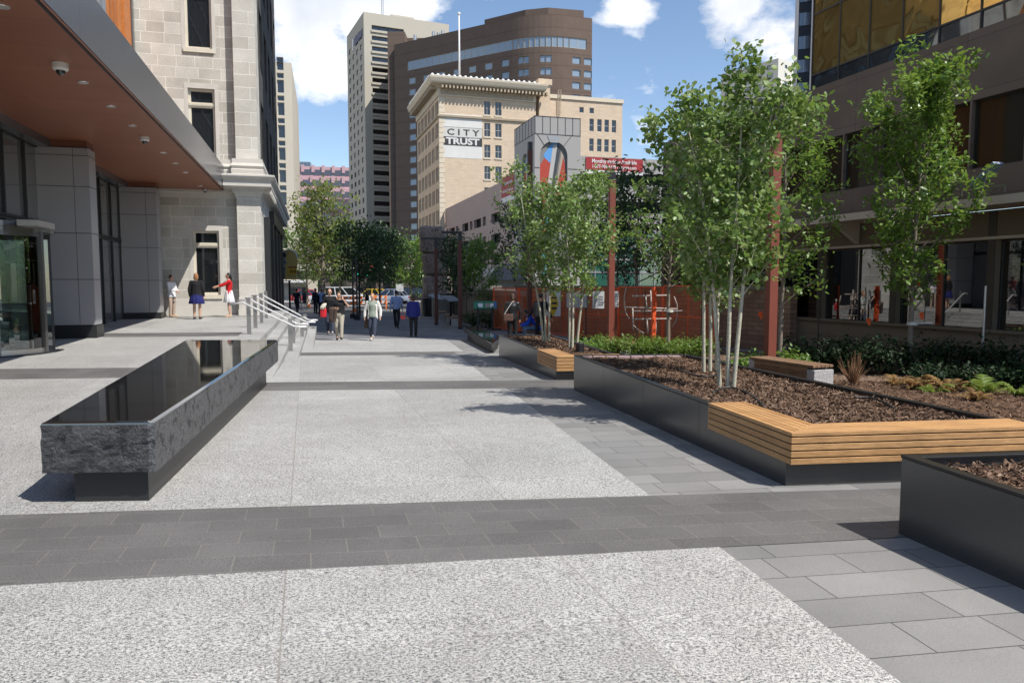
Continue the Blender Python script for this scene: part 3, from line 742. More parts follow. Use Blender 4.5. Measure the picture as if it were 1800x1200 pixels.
# ---------------- revolving door ----------------
rc = Vector((-11.20, 15.75)); K['dsteel'] = M('dark_brushed_steel', (.20,.195,.19), .3, metal=.9, var=.1, vs=5); rd = thing('revolving_door', 'glass revolving door in a steel drum under the canopy, left edge', 'revolving door', (rc.x, rc.y, zL(15.7)), OA)
RR = 1.28; K['clear'] = glassmat('clear_door_glass', (0,0,0), .01, .25, trans=(.72,.80,.78))
m = MB(); m.lathe([(0,2.55),(RR+.02,2.55),(RR+.02,2.62),(RR+.04,2.63),(RR+.04,2.74),(RR-.1,2.76),(0,2.76)], n=40); m.build('drum_canopy', K['dsteel'], rd, smooth=False)
m = MB(); m.boxb(RR-.2, RR+.16, -1.25, -.2, 2.62, 2.74); m.build('canopy_plate', K['steel'], rd)
def arc(a0, a1, r, z0, z1, th, n=10):
    mb = MB(); vs = []
    for i in range(n+1):
        a = R(a0+(a1-a0)*i/n)
        for rr, z in ((r,z0),(r+th,z0),(r+th,z1),(r,z1)): vs.append((rr*math.cos(a), rr*math.sin(a), z))
    fs = [(o, o+4, o+5, o+1) for o in range(0, 4*n, 4)]+[(o+1, o+5, o+6, o+2) for o in range(0, 4*n, 4)]+[(o+2, o+6, o+7, o+3) for o in range(0, 4*n, 4)]+[(o+3, o+7, o+4, o) for o in range(0, 4*n, 4)]
    fs += [(0,1,2,3), (4*n+3,4*n+2,4*n+1,4*n)]; mb.add(vs, fs); return mb
for a0, a1 in ((-62, -18), (118, 200), (-150, -108)): 
    arc(a0, a1, RR-.03, .12, 2.45, .014).build('curved_glass', K['clear'], rd)
    arc(a0, a1, RR-.05, 0, .12, .05).build('base_rail', K['steel'], rd); arc(a0, a1, RR-.05, 2.45, 2.56, .05).build('head_rail', K['dsteel'], rd)
for a in (-62, -18, 118, 200, -150, -108):
    m = MB(); m.box((0,0,0), (.075,.075,2.56)); o = m.build('drum_post', K['dsteel'], rd, loc=(RR*math.cos(R(a)), RR*math.sin(R(a)), 1.28)); o.rotation_euler = (0,0,R(a))
for a in (20, 110, 200, 290):
    u = Vector((math.cos(R(a)), math.sin(R(a)), 0)); w1 = MB()
    w1.bar(u*.06+Vector((0,0,.05)), u*1.2+Vector((0,0,.05)), .05, .10); w1.bar(u*.06+Vector((0,0,2.48)), u*1.2+Vector((0,0,2.48)), .05, .10)
    w1.bar(u*.03, u*.03+Vector((0,0,2.54)), .05, .05, up=u); w1.bar(u*1.2, u*1.2+Vector((0,0,2.54)), .05, .05, up=u)
    wing = w1.build('door_wing', K['blackmetal'], rd)
    m = MB(); m.bar(u*.05+Vector((0,0,1.27)), u*1.18+Vector((0,0,1.27)), .012, 2.34); m.build('wing_glass', K['clear'], wing)
    m = MB(); pv = Vector((-u.y, u.x, 0))*.05; m.tube([u*.12+pv+Vector((0,0,1.02)), u*1.12+pv+Vector((0,0,1.02))], .016, 8); m.build('push_bar', K['steel'], wing, smooth=True)
m = MB(); m.lathe([(0,.004),(RR+.12,.004),(RR+.12,.014),(0,.016)], n=40); m.build('floor_mat', K['lip'], rd)
m = MB(); m.boxb(-2.9, -RR*.6, -1.0, -.9, 0, 2.6); m.boxb(-2.9, -RR*.6, .9, 1.0, 0, 2.6); m.build('side_screen', K['frontglass'], rd)

# ---------------- old limestone bank building ----------------
sb = bld('limestone_building', 'old limestone block building with corner pilaster and moulded cornice behind the canopy', (P0.x, P0.y, 0), OA)
K['stone'] = brickmat('limestone_blocks', (.41,.385,.335), (.56,.535,.48), (.66,.64,.585), .82, .405, .013, .9, off=.43, var=.17, fine=.16, bumpn=.5, fs=22, squash=.8, freq=3)
K['stone2'] = brickmat('limestone_pilaster', (.46,.435,.385), (.57,.545,.495), (.68,.66,.61), 1.02, .475, .014, .9, off=.3, var=.14, fine=.12, bumpn=.4, fs=22)
K['stone_s'] = M('smooth_limestone', (.52,.495,.45), .85, var=.12, vs=3, bump=.15, bs=40)
K['trimstone'] = M('cream_stone_trim', (.60,.555,.455), .8, var=.08, vs=4, bump=.1)
K['darkshop'] = M('black_shopfront', (.018,.018,.02), .4)
x0, x1, xp = -6.5, .46, 1.36
sx = lambda px: (onz_local(px))
def locx(px, Y=29.5):
    # local x on the front plane (y=0) seen at pixel column px
    k = (px-900)/FPX*1.0
    # world: P0 + s*(cos,sin); solve X = k*Yeff  (Yeff ~ Y/cos correction is negligible)
    return (k*P0.y-P0.x)/(math.cos(OA)-k*math.sin(OA))
wx0, wx1 = locx(343), locx(389); wx2, wx3 = wx0, wx1
ops = [(wx0-x0, wx1-x0, 1.02, 3.52), (wx2-x0, wx3-x0, 6.25, 8.95), (wx2-x0-.03, wx3-x0-.03, 10.45, 13.15), (wx2-x0, wx3-x0, 14.9, 17.5)]
mb = MB(); wl = Wall(mb, (x0, 0, 0), 0); wl.make(x1-x0, .86, 22, ops, .30)
mb.boxb(x0, x1, .8, 14, -.2, 22); mb.build('stone_wall', K['stone'], sb, fix=False)
m = MB(); m.boxb(x0, x1, -.035, .3, -.2, .55); m.boxb(x0, x1, -.02, .3, .55, .86); m.build('plinth', K['stone_s'], sb, bevel=.01)
for o in ops:
    f = window(sb, wl, o, K['dglass'], K['trimstone'], .26, 1, 1, .09, .14, zsplit=.775)
    a, b = o[0]+x0, o[1]+x0
    m = MB(); m.boxb(a-.07, b+.07, -.07, .20, o[2]-.16, o[2]-.002); m.build('sill', K['trimstone'], f).parent = sb
    m = MB(); z = o[2]+(o[3]-o[2])*.775; m.boxb(a+.02, b-.02, .10, .20, z-.10, z+.10)
    for i in range(14): xx = a+.06+(b-a-.12)*i/13; m.boxb(xx-.02, xx+.02, .06, .10, z-.04, z+.06)
    m.build('transom', K['trimstone'], sb)
    m = MB(); m.boxb(a-.13, a-.002, -.012, .1, o[2]-.16, o[3]+.02); m.boxb(b+.002, b+.13, -.012, .1, o[2]-.16, o[3]+.02); m.boxb(a-.13, b+.13, -.014, .1, o[3]+.002, o[3]+.20); m.build('window_surround', K['stone_s'], sb)
# corner pilaster below and above the cornice, dark street side behind it
m = MB(); m.boxb(x1+.004, xp, -.42, 1.2, .9, 5.0); m.build('pilaster', K['stone2'], sb)
m = MB(); m.boxb(x1+.02, xp-.06, -.36, 1.2, 6.25, 22); m.build('upper_pilaster', K['stone2'], sb)
m = MB(); m.boxb(x1-.04, xp+.06, -.48, 1.25, -.2, .45); m.boxb(x1-.02, xp+.03, -.45, 1.22, .45, .9); m.build('pilaster_base', K['stone_s'], sb, bevel=.012)
prof = [(0, 4.78), (.05, 4.95), (.12, 5.0), (.12, 5.12), (.34, 5.16), (.42, 5.20), (.42, 5.42), (.50, 5.46), (.56, 5.56), (.56, 5.62), (.12, 5.70), (.14, 5.86), (.10, 5.9), (.16, 6.0), (.10, 6.12), (.10, 6.28), (0, 6.28)]
path = [(x0, 0), (x1-.02, 0), (x1-.02, -.40), (xp-.0, -.40), (xp-.0, 18.4)]
def mould(mb, path, prof):
    """sweep an outward profile (d, z) along a path whose outside is on its right"""
    P = [Vector(p) for p in path]; rg = []
    for d, z in prof:
        row = []
        for i, p in enumerate(P):
            if 0 < i < len(P)-1:
                e0 = (p-P[i-1]).normalized(); e1 = (P[i+1]-p).normalized()
            else: e0 = e1 = ((P[1]-P[0]) if i == 0 else (P[-1]-P[-2])).normalized()
            n0 = Vector((e0.y, -e0.x)); n1 = Vector((e1.y, -e1.x)); k = (n0+n1)/max(.3, 1+n0.dot(n1)); q = p+k*d; row.append((q.x, q.y, z))
        rg.append(row)
    n = len(P); o = len(mb.v)
    for r in rg: mb.v.extend(r)
    for j in range(len(rg)-1):
        for i in range(n-1): a = o+j*n+i; mb.f.append((a, a+1, a+n+1, a+n))
m = MB(); mould(m, path, prof)
co = m.build('cornice', K['stone_s'], sb, fix=False)
m = MB()
for i in range(72): y = -.2+i*.255; m.boxb(xp+.10, xp+.40, y, y+.13, 4.99, 5.155)
m.build('dentil_row', K['stone_s'], co)
# street side: wall colour darkened for the tower's shade, shop front openings, dark piers
K['darkwall'] = brickmat('shaded_stone_side', (.060,.057,.054), (.095,.09,.084), (.05,.048,.045), .9, .42, .012, .85, var=.2, fine=.15)
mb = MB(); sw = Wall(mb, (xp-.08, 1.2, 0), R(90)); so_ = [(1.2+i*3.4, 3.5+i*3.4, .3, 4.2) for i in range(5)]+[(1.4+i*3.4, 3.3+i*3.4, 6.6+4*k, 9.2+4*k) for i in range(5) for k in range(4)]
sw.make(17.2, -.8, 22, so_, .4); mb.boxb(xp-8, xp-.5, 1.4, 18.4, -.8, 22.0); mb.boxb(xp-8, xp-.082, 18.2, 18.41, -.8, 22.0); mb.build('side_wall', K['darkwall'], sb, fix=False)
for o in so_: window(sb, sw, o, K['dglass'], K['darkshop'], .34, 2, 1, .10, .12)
m = MB()
for i in range(5): m = MB(); m.boxb(xp-.10, xp+.20, 1.2+i*3.4-.1, 1.2+i*3.4+.9, -.8, 4.19); m.build('shopfront_pier', K['darkshop'], sb)
m = MB(); m.boxb(xp-.1, xp+.02, 1.21, 4.9, 4.2, 4.78); m.build('frieze_panel', K['stone_s'], sb)
m = MB(); m.boxb(xp-.1, xp+.24, 4.92, 18.35, 4.2, 4.78); m.build('shop_fascia', K['darkshop'], sb)

# ---------------- brown office on the right ----------------
RA = R(17.5); RO = Vector((10.4, 15.0))
br = bld('brown_office', 'brown stone clad office with ribbon windows and a gold mirrored upper part on the right', (RO.x, RO.y, 0), RA)
K['column'] = M('dark_bronze_column', (.045,.037,.030), .5)
K['brown'] = brickmat('brown_stone_cladding', (.132,.096,.076), (.156,.115,.091), (.052,.04,.032), 1.62, 1.12, .006, .55, off=0, var=.14, fine=.18, fs=70, bumpn=.15, spec=.4)
K['beigeconc'] = M('beige_exposed_concrete', (.19,.15,.105), .9, var=.15, vs=1.5, bump=.4, bs=90, fine=.3)
K['beigetrim'] = M('beige_metal_edge', (.50,.43,.36), .6, var=.06)
Y0, Y1 = -16.0, 15.0
gz0 = -.75
W90 = R(-90)   # plaza-facing wall: outside is -x ; u runs towards -y
mb = MB(); wl = Wall(mb, (0, Y1, 0), W90); LL = Y1-Y0
wops = []
bays = []
k = 0
gops = []
yb = Y1-1.2
while yb-2.6 > Y0:
    gops.append((Y1-yb+.09, Y1-(yb-2.6)-.09, .48, 2.40)); yb -= 2.6
wl.make(LL, gz0, .46, [], .1); 
mb2 = MB(); w2 = Wall(mb2, (0, Y1, 0), W90); w2.make(LL, .46, 3.02, gops, .30)
mb.build('base_wall', K['beigeconc'], br, fix=False); mb2.build('ground_floor_wall', K['beigeconc'], br, fix=False)
yb = Y1-1.2
while yb > Y0: m = MB(); m.boxb(-.02, .24, yb-.088, yb+.088, .505, 3.0); m.build('column', K['column'], br); yb -= 2.6
m = MB(); m.boxb(-.03, .02, Y0, Y1, 2.41, 2.47); m.build('head_trim', K['beigetrim'], br)
m = MB(); m.boxb(-.012, .0, Y0, Y1, .08, .10); m.boxb(-.06, .1, Y0, Y1, .44, .50); m.build('base_ledge', K['beigeconc'], br)
K['shopglass'] = glassmat('ground_floor_glass', (0,0,0), .012, .62, trans=(.30,.35,.34))
for o in gops:
    window(br, w2, o, K['shopglass'], K['frame_d'], .22, 2, 1, .035, .07)
m = MB(); m.boxb(.3, 5, Y0, Y1, gz0, .42); m.build('interior_floor', M('office_carpet', (.06,.058,.055), .9), br)
m = MB(); m.boxb(5, 5.1, Y0, Y1, 0, 3.0); m.boxb(.32, 5, Y0, Y1, 2.62, 2.7); m.build('interior_shell', M('office_interior', (.10,.10,.095), .9), br)
te = bpy.data.materials.new('fluorescent_tube'); te.use_nodes = True; pb = te.node_tree.nodes['Principled BSDF']; pb.inputs['Emission Color'].default_value = (1,.97,.9,1); pb.inputs['Emission Strength'].default_value = 5.0
for y, x in ((-1.0, 1.2), (-4.2, 1.2), (-1.6, 2.4), (3.2, 1.6)):
    t_ = RO.to_3d()+Matrix.Rotation(RA, 3, 'Z') @ Vector((x, y, 2.55)); mm = MB(); mm.boxb(-.04, .04, -1.3, 1.3, -.02, .02); mm.v = [(a, b, c) for a, b, c in mm.v]
    o = mm.build('tube_light', te, loc=(t_.x, t_.y, 2.585)); o.rotation_euler = (0,0,RA)
    tag(o, {(-1.0): 'long lit fluorescent tube right behind the office windows at the right edge', -4.2: 'lit tube light in the office nearest the right edge', -1.6: 'lit fluorescent tube deeper in the office at the right', 3.2: 'lit fluorescent tube behind the office window left of the maple'}[y], 'ceiling light', 'fluorescent tubes in the ground floor office')
# canopy ledge with brackets
m = MB(); m.boxb(-.95, .02, Y0, Y1+.2, 3.03, 3.07); m.boxb(-.95, -.90, Y0, Y1+.2, 3.072, 3.20); m.build('canopy_ledge', K['beigetrim'], br)
m = MB(); m.boxb(-.88, .02, Y0, Y1+.15, 3.075, 3.16); m.build('ledge_deck', K['brown'], br)
for y in (4.55, 9.75, -.65, -5.85):
    m = MB(); m.add([(-.82,y,3.028),(-.02,y,3.028),(-.02,y,2.50),(-.12,y,2.55),(-.82,y+.14,3.028),(-.02,y+.14,3.028),(-.02,y+.14,2.50),(-.12,y+.14,2.55)], [(0,1,2,3),(7,6,5,4),(0,4,5,1),(1,5,6,2),(2,6,7,3),(3,7,4,0)])
    m.build('ledge_bracket', K['beigetrim'], br)
# brown cladding with ribbon windows
rops = [(Y1-11.6, Y1-(Y0+.6), 3.95, 5.42)]
cut = []
yy = 11.6
mb = MB(); wl = Wall(mb, (.001, Y1, 0), W90)
while yy > Y0+1.2: cut.append((Y1-yb2 if False else Y1-yy, Y1-yy+1.22, 3.95, 5.42)); yy -= 1.27
wl.make(LL, 3.16, 6.9, cut, .24); mb.quad((0,Y1,gz0),(0,Y1,6.9),(9,Y1,6.9),(9,Y1,gz0)); mb.boxb(.4, 9, Y0, Y1-.01, 6.7, 6.899); mb.build('cladding', K['brown'], br, fix=False)
K['bronzeglass'] = glassmat('bronze_ribbon_glass', (.040,.030,.018), .03, .08, wav=.10, wscale=.5)
for o in cut: window(br, wl, o, K['bronzeglass'], K['frame_d'], .16, 1, 1, .035, .06)
# set back mirrored tower
def mirror(name, col, wav): 
    t = NT(name); t.set(.035, .85, .5)
    v = t.coord(); t.base(t.mix(t.noise(v, .35, 2), sc3(col,.75), sc3(col,1.1))); t.bump(t.noise(v, .55, 1), wav, .25); return t.m
K['gold'] = mirror('gold_mirror_glass', (.98,.62,.20), .30); K['greyg'] = mirror('grey_mirror_glass', (.25,.27,.28), .25)
tx, ty0, ty1 = 2.7, 2.4, 9.9; TD = 18
gt = MB(); gr = MB(); tb = MB()
zz = [6.0, 8.35, 10.3, 12.3, 14.3, 16.3, 18.3, 20.3, 22.3, 24.3, 26.3, 28.3, 30.3, 34, 38, 42, 46, 50, 54, 58, 62]
ny = 6; rnd = random.Random(4)
for i in range(len(zz)-1):
    for j in range(ny):
        a, b = ty0+(ty1-ty0)*j/ny, ty0+(ty1-ty0)*(j+1)/ny; q = rnd.uniform(-.012, .012); q2 = rnd.uniform(-.012, .012)
        (gr if zz[i] < 7 else gt).add([(tx+q, b-.02, zz[i]+.02), (tx-q, a+.02, zz[i]+.02), (tx+q2, a+.02, zz[i+1]-.02), (tx-q2, b-.02, zz[i+1]-.02)], [(0,1,2,3)])
    for j in range(6):
        a, b = tx+j*3, tx+j*3+3
        (gr if zz[i] < 7 else gt).add([(a+.02, ty0, zz[i]+.02), (b-.02, ty0, zz[i]+.02), (b-.02, ty0, zz[i+1]-.02), (a+.02, ty0, zz[i+1]-.02)], [(0,1,2,3)])
tb.boxb(tx+.06, tx+TD, ty0+.06, ty1-.01, 6.0, 62)
tb.build('tower_core', K['brown'], br); gt.build('gold_mirror_wall', K['gold'], br, fix=False); gr.build('grey_mirror_band', K['greyg'], br, fix=False)
m = MB()
for z in zz: m.boxb(tx-.03, tx+.03, ty0, ty1, z-.025, z+.025)
for j in range(ny+1): y = ty0+(ty1-ty0)*j/ny; m.boxb(tx-.035, tx+.03, y-.02, y+.02, 6, 62)
m.build('mirror_grid', K['frame_d'], br)
# floodlight on the ledge
fl = at(1728, 338, 14.4); t = thing('floodlight', 'tilted blue grey floodlight on a small frame standing on the brown office ledge', 'floodlight', (fl.x, fl.y, 3.17), RA)
m = MB(); 
for y in (-.45, .0, .45): m.bar((0,y,0), (0,y,.14), .02, .02, up=(0,1,0))
m.bar((0,-.47,.14), (0,.47,.14), .02, .02); m.build('stand', K['steelpost'], t)
m = MB(); m.box((0,-.05,.38), (.26,.62,.06), M=Matrix.Rotation(R(-38), 4, 'X')); m.build('lamp_head', M('blue_grey_metal', (.22,.26,.36), .4), t, bevel=.01)

# ---------------- distant: beige strip building behind the limestone one ----------------
K['cream'] = M('cream_concrete', (.52,.47,.38), .9, var=.08, vs=.4, bump=.1, bs=8)
def simple_tower(name, label, loc, rz, w, d, h, m, fr_ops, si_ops, glass, frame, depth=.35, base=-3, nx=1, nz=1, fw=.08, left=True, sname='window', sdepth=None):
    """box tower: front wall along +x at y=0, left side wall; front openings fr_ops, left-side openings si_ops (u from far to near)"""
    t = bld(name, label, loc, rz); mb = MB(); wf = Wall(mb, (0,0,0), 0); wf.make(w, base, h, fr_ops, depth)
    ws = Wall(mb, (0,d,0), R(-90)); sdepth = sdepth or depth; ws.make(d, base, h, si_ops, sdepth)
    mb.quad((w,0,base),(w,d,base),(w,d,h),(w,0,h)); mb.quad((0,0,h),(w,0,h),(w,d,h),(0,d,h)); mb.quad((0,d,base),(0,d,h),(w,d,h),(w,d,base))
    mb.build('wall', m, t, fix=False); c = 0
    for ww, ops in ((wf, fr_ops), (ws, si_ops)):
        for o in ops:
            c += 1
            dd_ = sdepth if ww is ws else depth
            if c <= 100: window(t, ww, o, glass, frame, dd_*.8, o[4] if len(o) > 4 else nx, o[5] if len(o) > 5 else nz, fw, .1, name=sname)
            else:
                if c == 101: big = MB()
                P = ww.P; big.quad(P(o[0],o[2],dd_*.7), P(o[1],o[2],dd_*.7), P(o[1],o[3],dd_*.7), P(o[0],o[3],dd_*.7))
    if c > 100: tag(big.build('more_windows', glass, t, fix=False), kind='stuff')
    return t
p = at(487, 108, 120); pr = at(512, 108, 121.5); hB = p.z
ops = []
for k in range(11):
    z = -1.0+k*3.52; ops += [(1.25, 2.3, z+.9, z+2.9), (1.25, 2.3, z-.35, z+.45)]
simple_tower('cream_office', 'narrow cream concrete office with one column of dark windows behind the shaded stone side', (p.x-1.4, p.y, 0), R(14), 3.5, 30, hB, K['cream'], ops, [], K['dglass'], K['frame_l'], .5)
# right flank of it is ribbed
# ---------------- pink stepped building ----------------
K['pink'] = M('pink_stone', (.50,.33,.36), .8, var=.06, vs=.2)
K['purpleglass'] = glassmat('purple_glass', (.045,.03,.045), .08, .7)
pk = bld('pink_stepped_building', 'pink stepped office block with purple glass bands beyond the big tree', (at(516,500,300).x, 300, 0), R(12))
s = 300/FPX
for i, (xa, xb, ytop, dy) in enumerate(((0, 100, 372, 0), (3, 100, 350, 1.6), (6, 100, 330, 3.2), (9, 100, 310, 4.8), (12, 100, 291, 6.4), (-2, 100, 420, -1.6))):
    z = 1.5+(496.5-ytop)*s; mb = MB()
    mb.boxb(xa*s, xb*s+4, dy, 30, -4, z); f = mb.build('terrace_block', K['pink'], pk)
    g = MB(); g.boxb(xa*s+.8, xb*s+3, dy-.12, dy, z-3.6, z-1.3); g.build('glass_band', K['purpleglass'], f)
    for q in range(5): m = MB(); xx = (xa+(xb-xa)*(q+.2)/5)*s; m.boxb(xx, xx+1.2, dy-.7, dy+.4, z-2.4, z+.5); m.build('pier', K['pink'], f)
m = MB(); 
for k in range(8):
    for q in range(9): m.boxb(-1+q*2.7, 1.2+q*2.7, -1.75, -1.62, 0+k*3.2-3, 2.2+k*3.2-3)
tag(m.build('window_grid', K['purpleglass'], pk), kind='stuff')
bgp = at(516, 284, 420); bb_ = bld('blue_glass_tower', 'distant blue glass block just above the pink stepped building', (bgp.x, 420, 0), R(10)); m = MB(); m.boxb(0, 9.2, 0, 20, -4, bgp.z); m.build('glass_wall', K['bglass'], bb_)
m = MB()
for q in range(6): m.boxb(q*1.8, q*1.8+.15, -.1, 0, -4, bgp.z)
for q in range(20): m.boxb(0, 9.2, -.08, 0, bgp.z-q*3.4-.2, bgp.z-q*3.4)
m.build('mullion_grid', K['steelpost'], bb_)

# ---------------- tall beige tower ----------------
K['beige'] = M('beige_precast', (.44,.405,.335), .9, var=.05, vs=.15, bump=.15, bs=3)
p = at(639, 21, 250); hT = p.z; zs_ = 250/FPX
fo = []; so2 = []
zr0 = 1.5+(496.5-57)*zs_
for k in range(22):
    z = zr0-k*3.37
    if z < 0: break
    fo.append((2.6, 13.5, z-1.55, z, 4))
dT = 27.0
for k in range(20):
    z = zr0+.2-k*3.37-2.2
    if z < 2: break
    for j in range(4): so2.append((3.2+j*6.0, 6.0+j*6.0, z-1.7, z))
tw = simple_tower('beige_tower', 'tall pale beige concrete tower with rows of slot windows', (p.x, p.y, 0), R(24), 29.5, dT, hT, K['beige'], fo, so2, K['dglass'], K['frame_d'], 1.0, nx=2, sdepth=.3)
m = MB()
for o in fo: m.boxb(2.4, 13.6, -.38, -.002, o[2]-.75, o[2]-.02)
m.build('window_ledge', K['beige'], tw)
K['navy'] = M('navy_sign', (.015,.03,.12), .5)
m = MB(); m.boxb(10, 18, 3, 10, hT, hT+1.6); m.build('roof_house', K['beige'], tw)
m = MB(); 
for (x, y) in ((7.0,4),(7.7,4),(7.35,4.6)): m.tube([(x,y,hT),(x,y,hT+9)], .06, 4)
for k in range(14): z = hT+k*.65; m.bar((7,4,z),(7.7,4,z+.4),.05,.05); m.bar((7.7,4,z),(7.35,4.6,z+.4),.05,.05)
m.build('mast', K['steelpost'], tw)
m = MB(); rn = random.Random(3); yq = 2.0
for i in range(11): w_ = rn.uniform(.8, 1.25); m.boxb(-.25, -.002, yq, yq+w_*.8, hT-7.2+rn.uniform(-.2,.2), hT-4.6+rn.uniform(-.4,.4)); yq += w_*1.15
m.build('sign_lettering', K['navy'], tw); m = MB(); m.boxb(-.3, -.002, yq+1.2, yq+2.4, hT-8, hT-4); m.build('sign_emblem', K['white'], tw)

# ---------------- brown brick hotel with a rounded corner ----------------
K['hotel'] = M('brown_brick', (.115,.078,.060), .9, var=.10, vs=.4, bump=.2, bs=6, fine=.1)
def hotelmat():
    t = NT('brown_brick_courses'); t.set(.9, 0, .2); v = t.coord(); sp = t.new('ShaderNodeSeparateXYZ'); t.link(v, sp.inputs[0])
    a = t.math('FRACT', t.math('DIVIDE', sp.outputs[2], 3.27)); ln = t.math('LESS_THAN', a, .10)
    c = t.mix(t.noise(v, .6, 4), (.125,.092,.074), (.165,.122,.098)); c = t.mix(t.math('MULTIPLY', ln, .5), c, (.10,.068,.052)); t.base(c); return t.m
K['hotel'] = hotelmat()
hl = at(693, 78, 227); hc = at(949, 22, 200); hr = at(1041, 37, 205)
H = (hl.z+hc.z)/2
ho = bld('brown_hotel', 'large brown brick hotel with a rounded corner and pale paired windows', (hc.x, hc.y, 0), 0)
A = Vector((hl.x-hc.x, hl.y-hc.y)); B = Vector((hr.x-hc.x, hr.y-hc.y)); eA = A.normalized(); eB = B.normalized(); rad = 8.5
path = [A]; Lk = rad
nseg = 10
ca = eA*Lk; cb = eB*Lk
for i in range(nseg+1):
    t = i/nseg; path.append((1-t)**2*ca+2*t*(1-t)*Vector((0,0))+t*t*cb)
path.append(B)
mbh = MB(); zr = [H-12.3-3.27*k for k in range(19)]
rowh = 1.75; hw = []
glassH = glassmat('curtained_hotel_glass', (.22,.28,.34), .12, .7); wcount = 0; ex = MB()
Ltot = sum((path[i+1]-path[i]).length for i in range(len(path)-1))
for i in range(len(path)-1):
    a, b = path[i], path[i+1]; L = (b-a).length; ang = math.atan2((b-a).y, (b-a).x); W_ = Wall(mbh, (a.x, a.y, 0), ang); ops = []
    zt0, zt1 = H-8.3, H-5.6
    if i == 0:
        x = 5.5
        while x < L-1.5:
            for z in zr: ops.append((x, x+2.5, z, z+rowh))
            x += 5.45
        ops.append((5.0, L-.02, zt0, zt1))
    elif i == len(path)-2:
        for xx in (.9, 4.3):
            for z in zr: ops.append((xx, xx+2.3, z, z+rowh))
        ops.append((.02, L-1.6, zt0, zt1))
    else:
        if i in (2, 3, 6, 7): 
            pass
        if i in (2, 3, 6, 7):
            for z in zr: ops.append((.05, L-.05, z, z+rowh))
        ops.append((.02, L-.02, zt0, zt1))
    W_.make(L, -4, H, ops, .35)
    for o in ops:
        rib = o[2] == zt0
        wcount += 1
        if wcount <= 96 or rib: window(ho, W_, o, glassH, K['frame_l'], .28, max(1, int((o[1]-o[0])/1.5)) if not rib else max(1, int((o[1]-o[0])/2.2)), 1, .12, .12)
        else:
            P = W_.P; ex.quad(P(o[0],o[2],.25), P(o[1],o[2],.25), P(o[1],o[3],.25), P(o[0],o[3],.25))
top = [(q.x, q.y, H) for q in path]+[(B.x-4, B.y+25, H), (A.x+12, A.y+22, H)]
mbh.add(top, [tuple(range(len(top)))]); Bq = (B.x-4, B.y+25); mbh.quad((B.x,B.y,-4),(Bq[0],Bq[1],-4),(Bq[0],Bq[1],H),(B.x,B.y,H))
mbh.build('brick_wall', K['hotel'], ho, fix=False); tag(ex.build('more_windows', glassH, ho, fix=False), kind='stuff')
# set back penthouse above the roof edge
pen = MB(); cc_ = eA*24; pl_ = [Vector((0,0))+eA*20+eB*3, eA*6+eB*2.5, eB*5+eA*1.5, eB*14+eA*.0]; nn = Vector((-eA.y, eA.x))
pp = [(p.x-1, p.y+3) for p in pl_]+[(pl_[-1].x, pl_[-1].y+14), (pl_[0].x, pl_[0].y+14)]; pen.prism(pp, H-.1, H+3.0); pen.build('penthouse', K['hotel'], ho)
m = MB(); q = eA*36+Vector((0, 4))
for k, (dx, hh) in enumerate(((0,2.6),(1.6,2.2),(3.0,2.8),(-6,1.6))): m.tube([(q.x+dx*.9, q.y, H), (q.x+dx*.9, q.y, H+hh)], .5, 10)
m.build('roof_vent', K['steelpost'], ho)
bp = at(683, 62, 232); bq = at(742, 56, 240); m = MB(); m.boxb(bp.x-hc.x-.4, bq.x-hc.x+4, 32+hl.y-227+2, 60, -4, H+4.2); m.boxb(A.x-2.2, A.x+3, A.y+1.2, A.y+20, -4, H+4.2)
sbk = m.build('stair_block', K['hotel'], ho)
m = MB()
for k in range(9): m.boxb(A.x+4+k*1.3, A.x+4.7+k*1.3, 33.8, 34.05, H-.6, H+2.4)
m.build('louvre_slots', K['frame_d'], sbk)

# ---------------- City Trust building ----------------
K['cbrick'] = brickmat('cream_brick', (.56,.44,.32), (.61,.485,.355), (.50,.40,.30), 1.2, .36, .03, .9, var=.06, fine=.06, fs=6, bumpn=.05)
K['ctrim'] = M('cream_terracotta', (.60,.52,.40), .8, var=.06, vs=.6)
K['ctrim_d'] = M('darker_cornice_stone', (.40,.33,.24), .85, var=.1, vs=.6)
p = at(772, 176, 140); ctz = at(766, 139, 139).z; zsC = 140/FPX
zpx = lambda y: 1.5+(496.5-y)*zsC
ct = bld('city_trust_building', 'cream brick heritage building with a heavy bracketed cornice and painted CITY TRUST sign', (p.x, p.y, 0), R(17))
wF = 18.9; wallTop = zpx(166)
def fx(px):   # pixel column -> local x on the front
    k = (px-900)/FPX; return (k*p.y-p.x)/(math.cos(R(17))-k*math.sin(R(17)))
rowsC = [(180.5, 203.5), (217.5, 241), (255, 277.5), (292, 315)]+[(292+37*k, 315+37*k) for k in range(1, 5)]
fo = []
for (a, b) in rowsC:
    for (c, d) in ((852, 862.5), (871, 882)): fo.append((fx(c), fx(d), zpx(b), zpx(a), 2, 2))
so3 = []
dC = 24.0
for k in range(9):
    zt_ = zpx(182)-k*4.05
    for j in range(6): so3.append((1.2+j*3.8, 2.4+j*3.8, zt_-2.7, zt_, 2, 2)); so3.append((2.7+j*3.8, 3.9+j*3.8, zt_-2.7, zt_, 2, 2))
t = ct; mb = MB(); wf = Wall(mb, (0,0,0), 0); wf.make(wF, -3, wallTop, fo, .35); ws = Wall(mb, (0,dC,0), R(-90)); ws.make(dC, -3, wallTop, so3, .35)
mb.quad((wF,0,-3),(wF,dC,-3),(wF,dC,wallTop),(wF,0,wallTop)); mb.quad((0,0,wallTop),(wF,0,wallTop),(wF,dC,wallTop),(0,dC,wallTop)); mb.build('brick_wall', K['cbrick'], ct, fix=False)
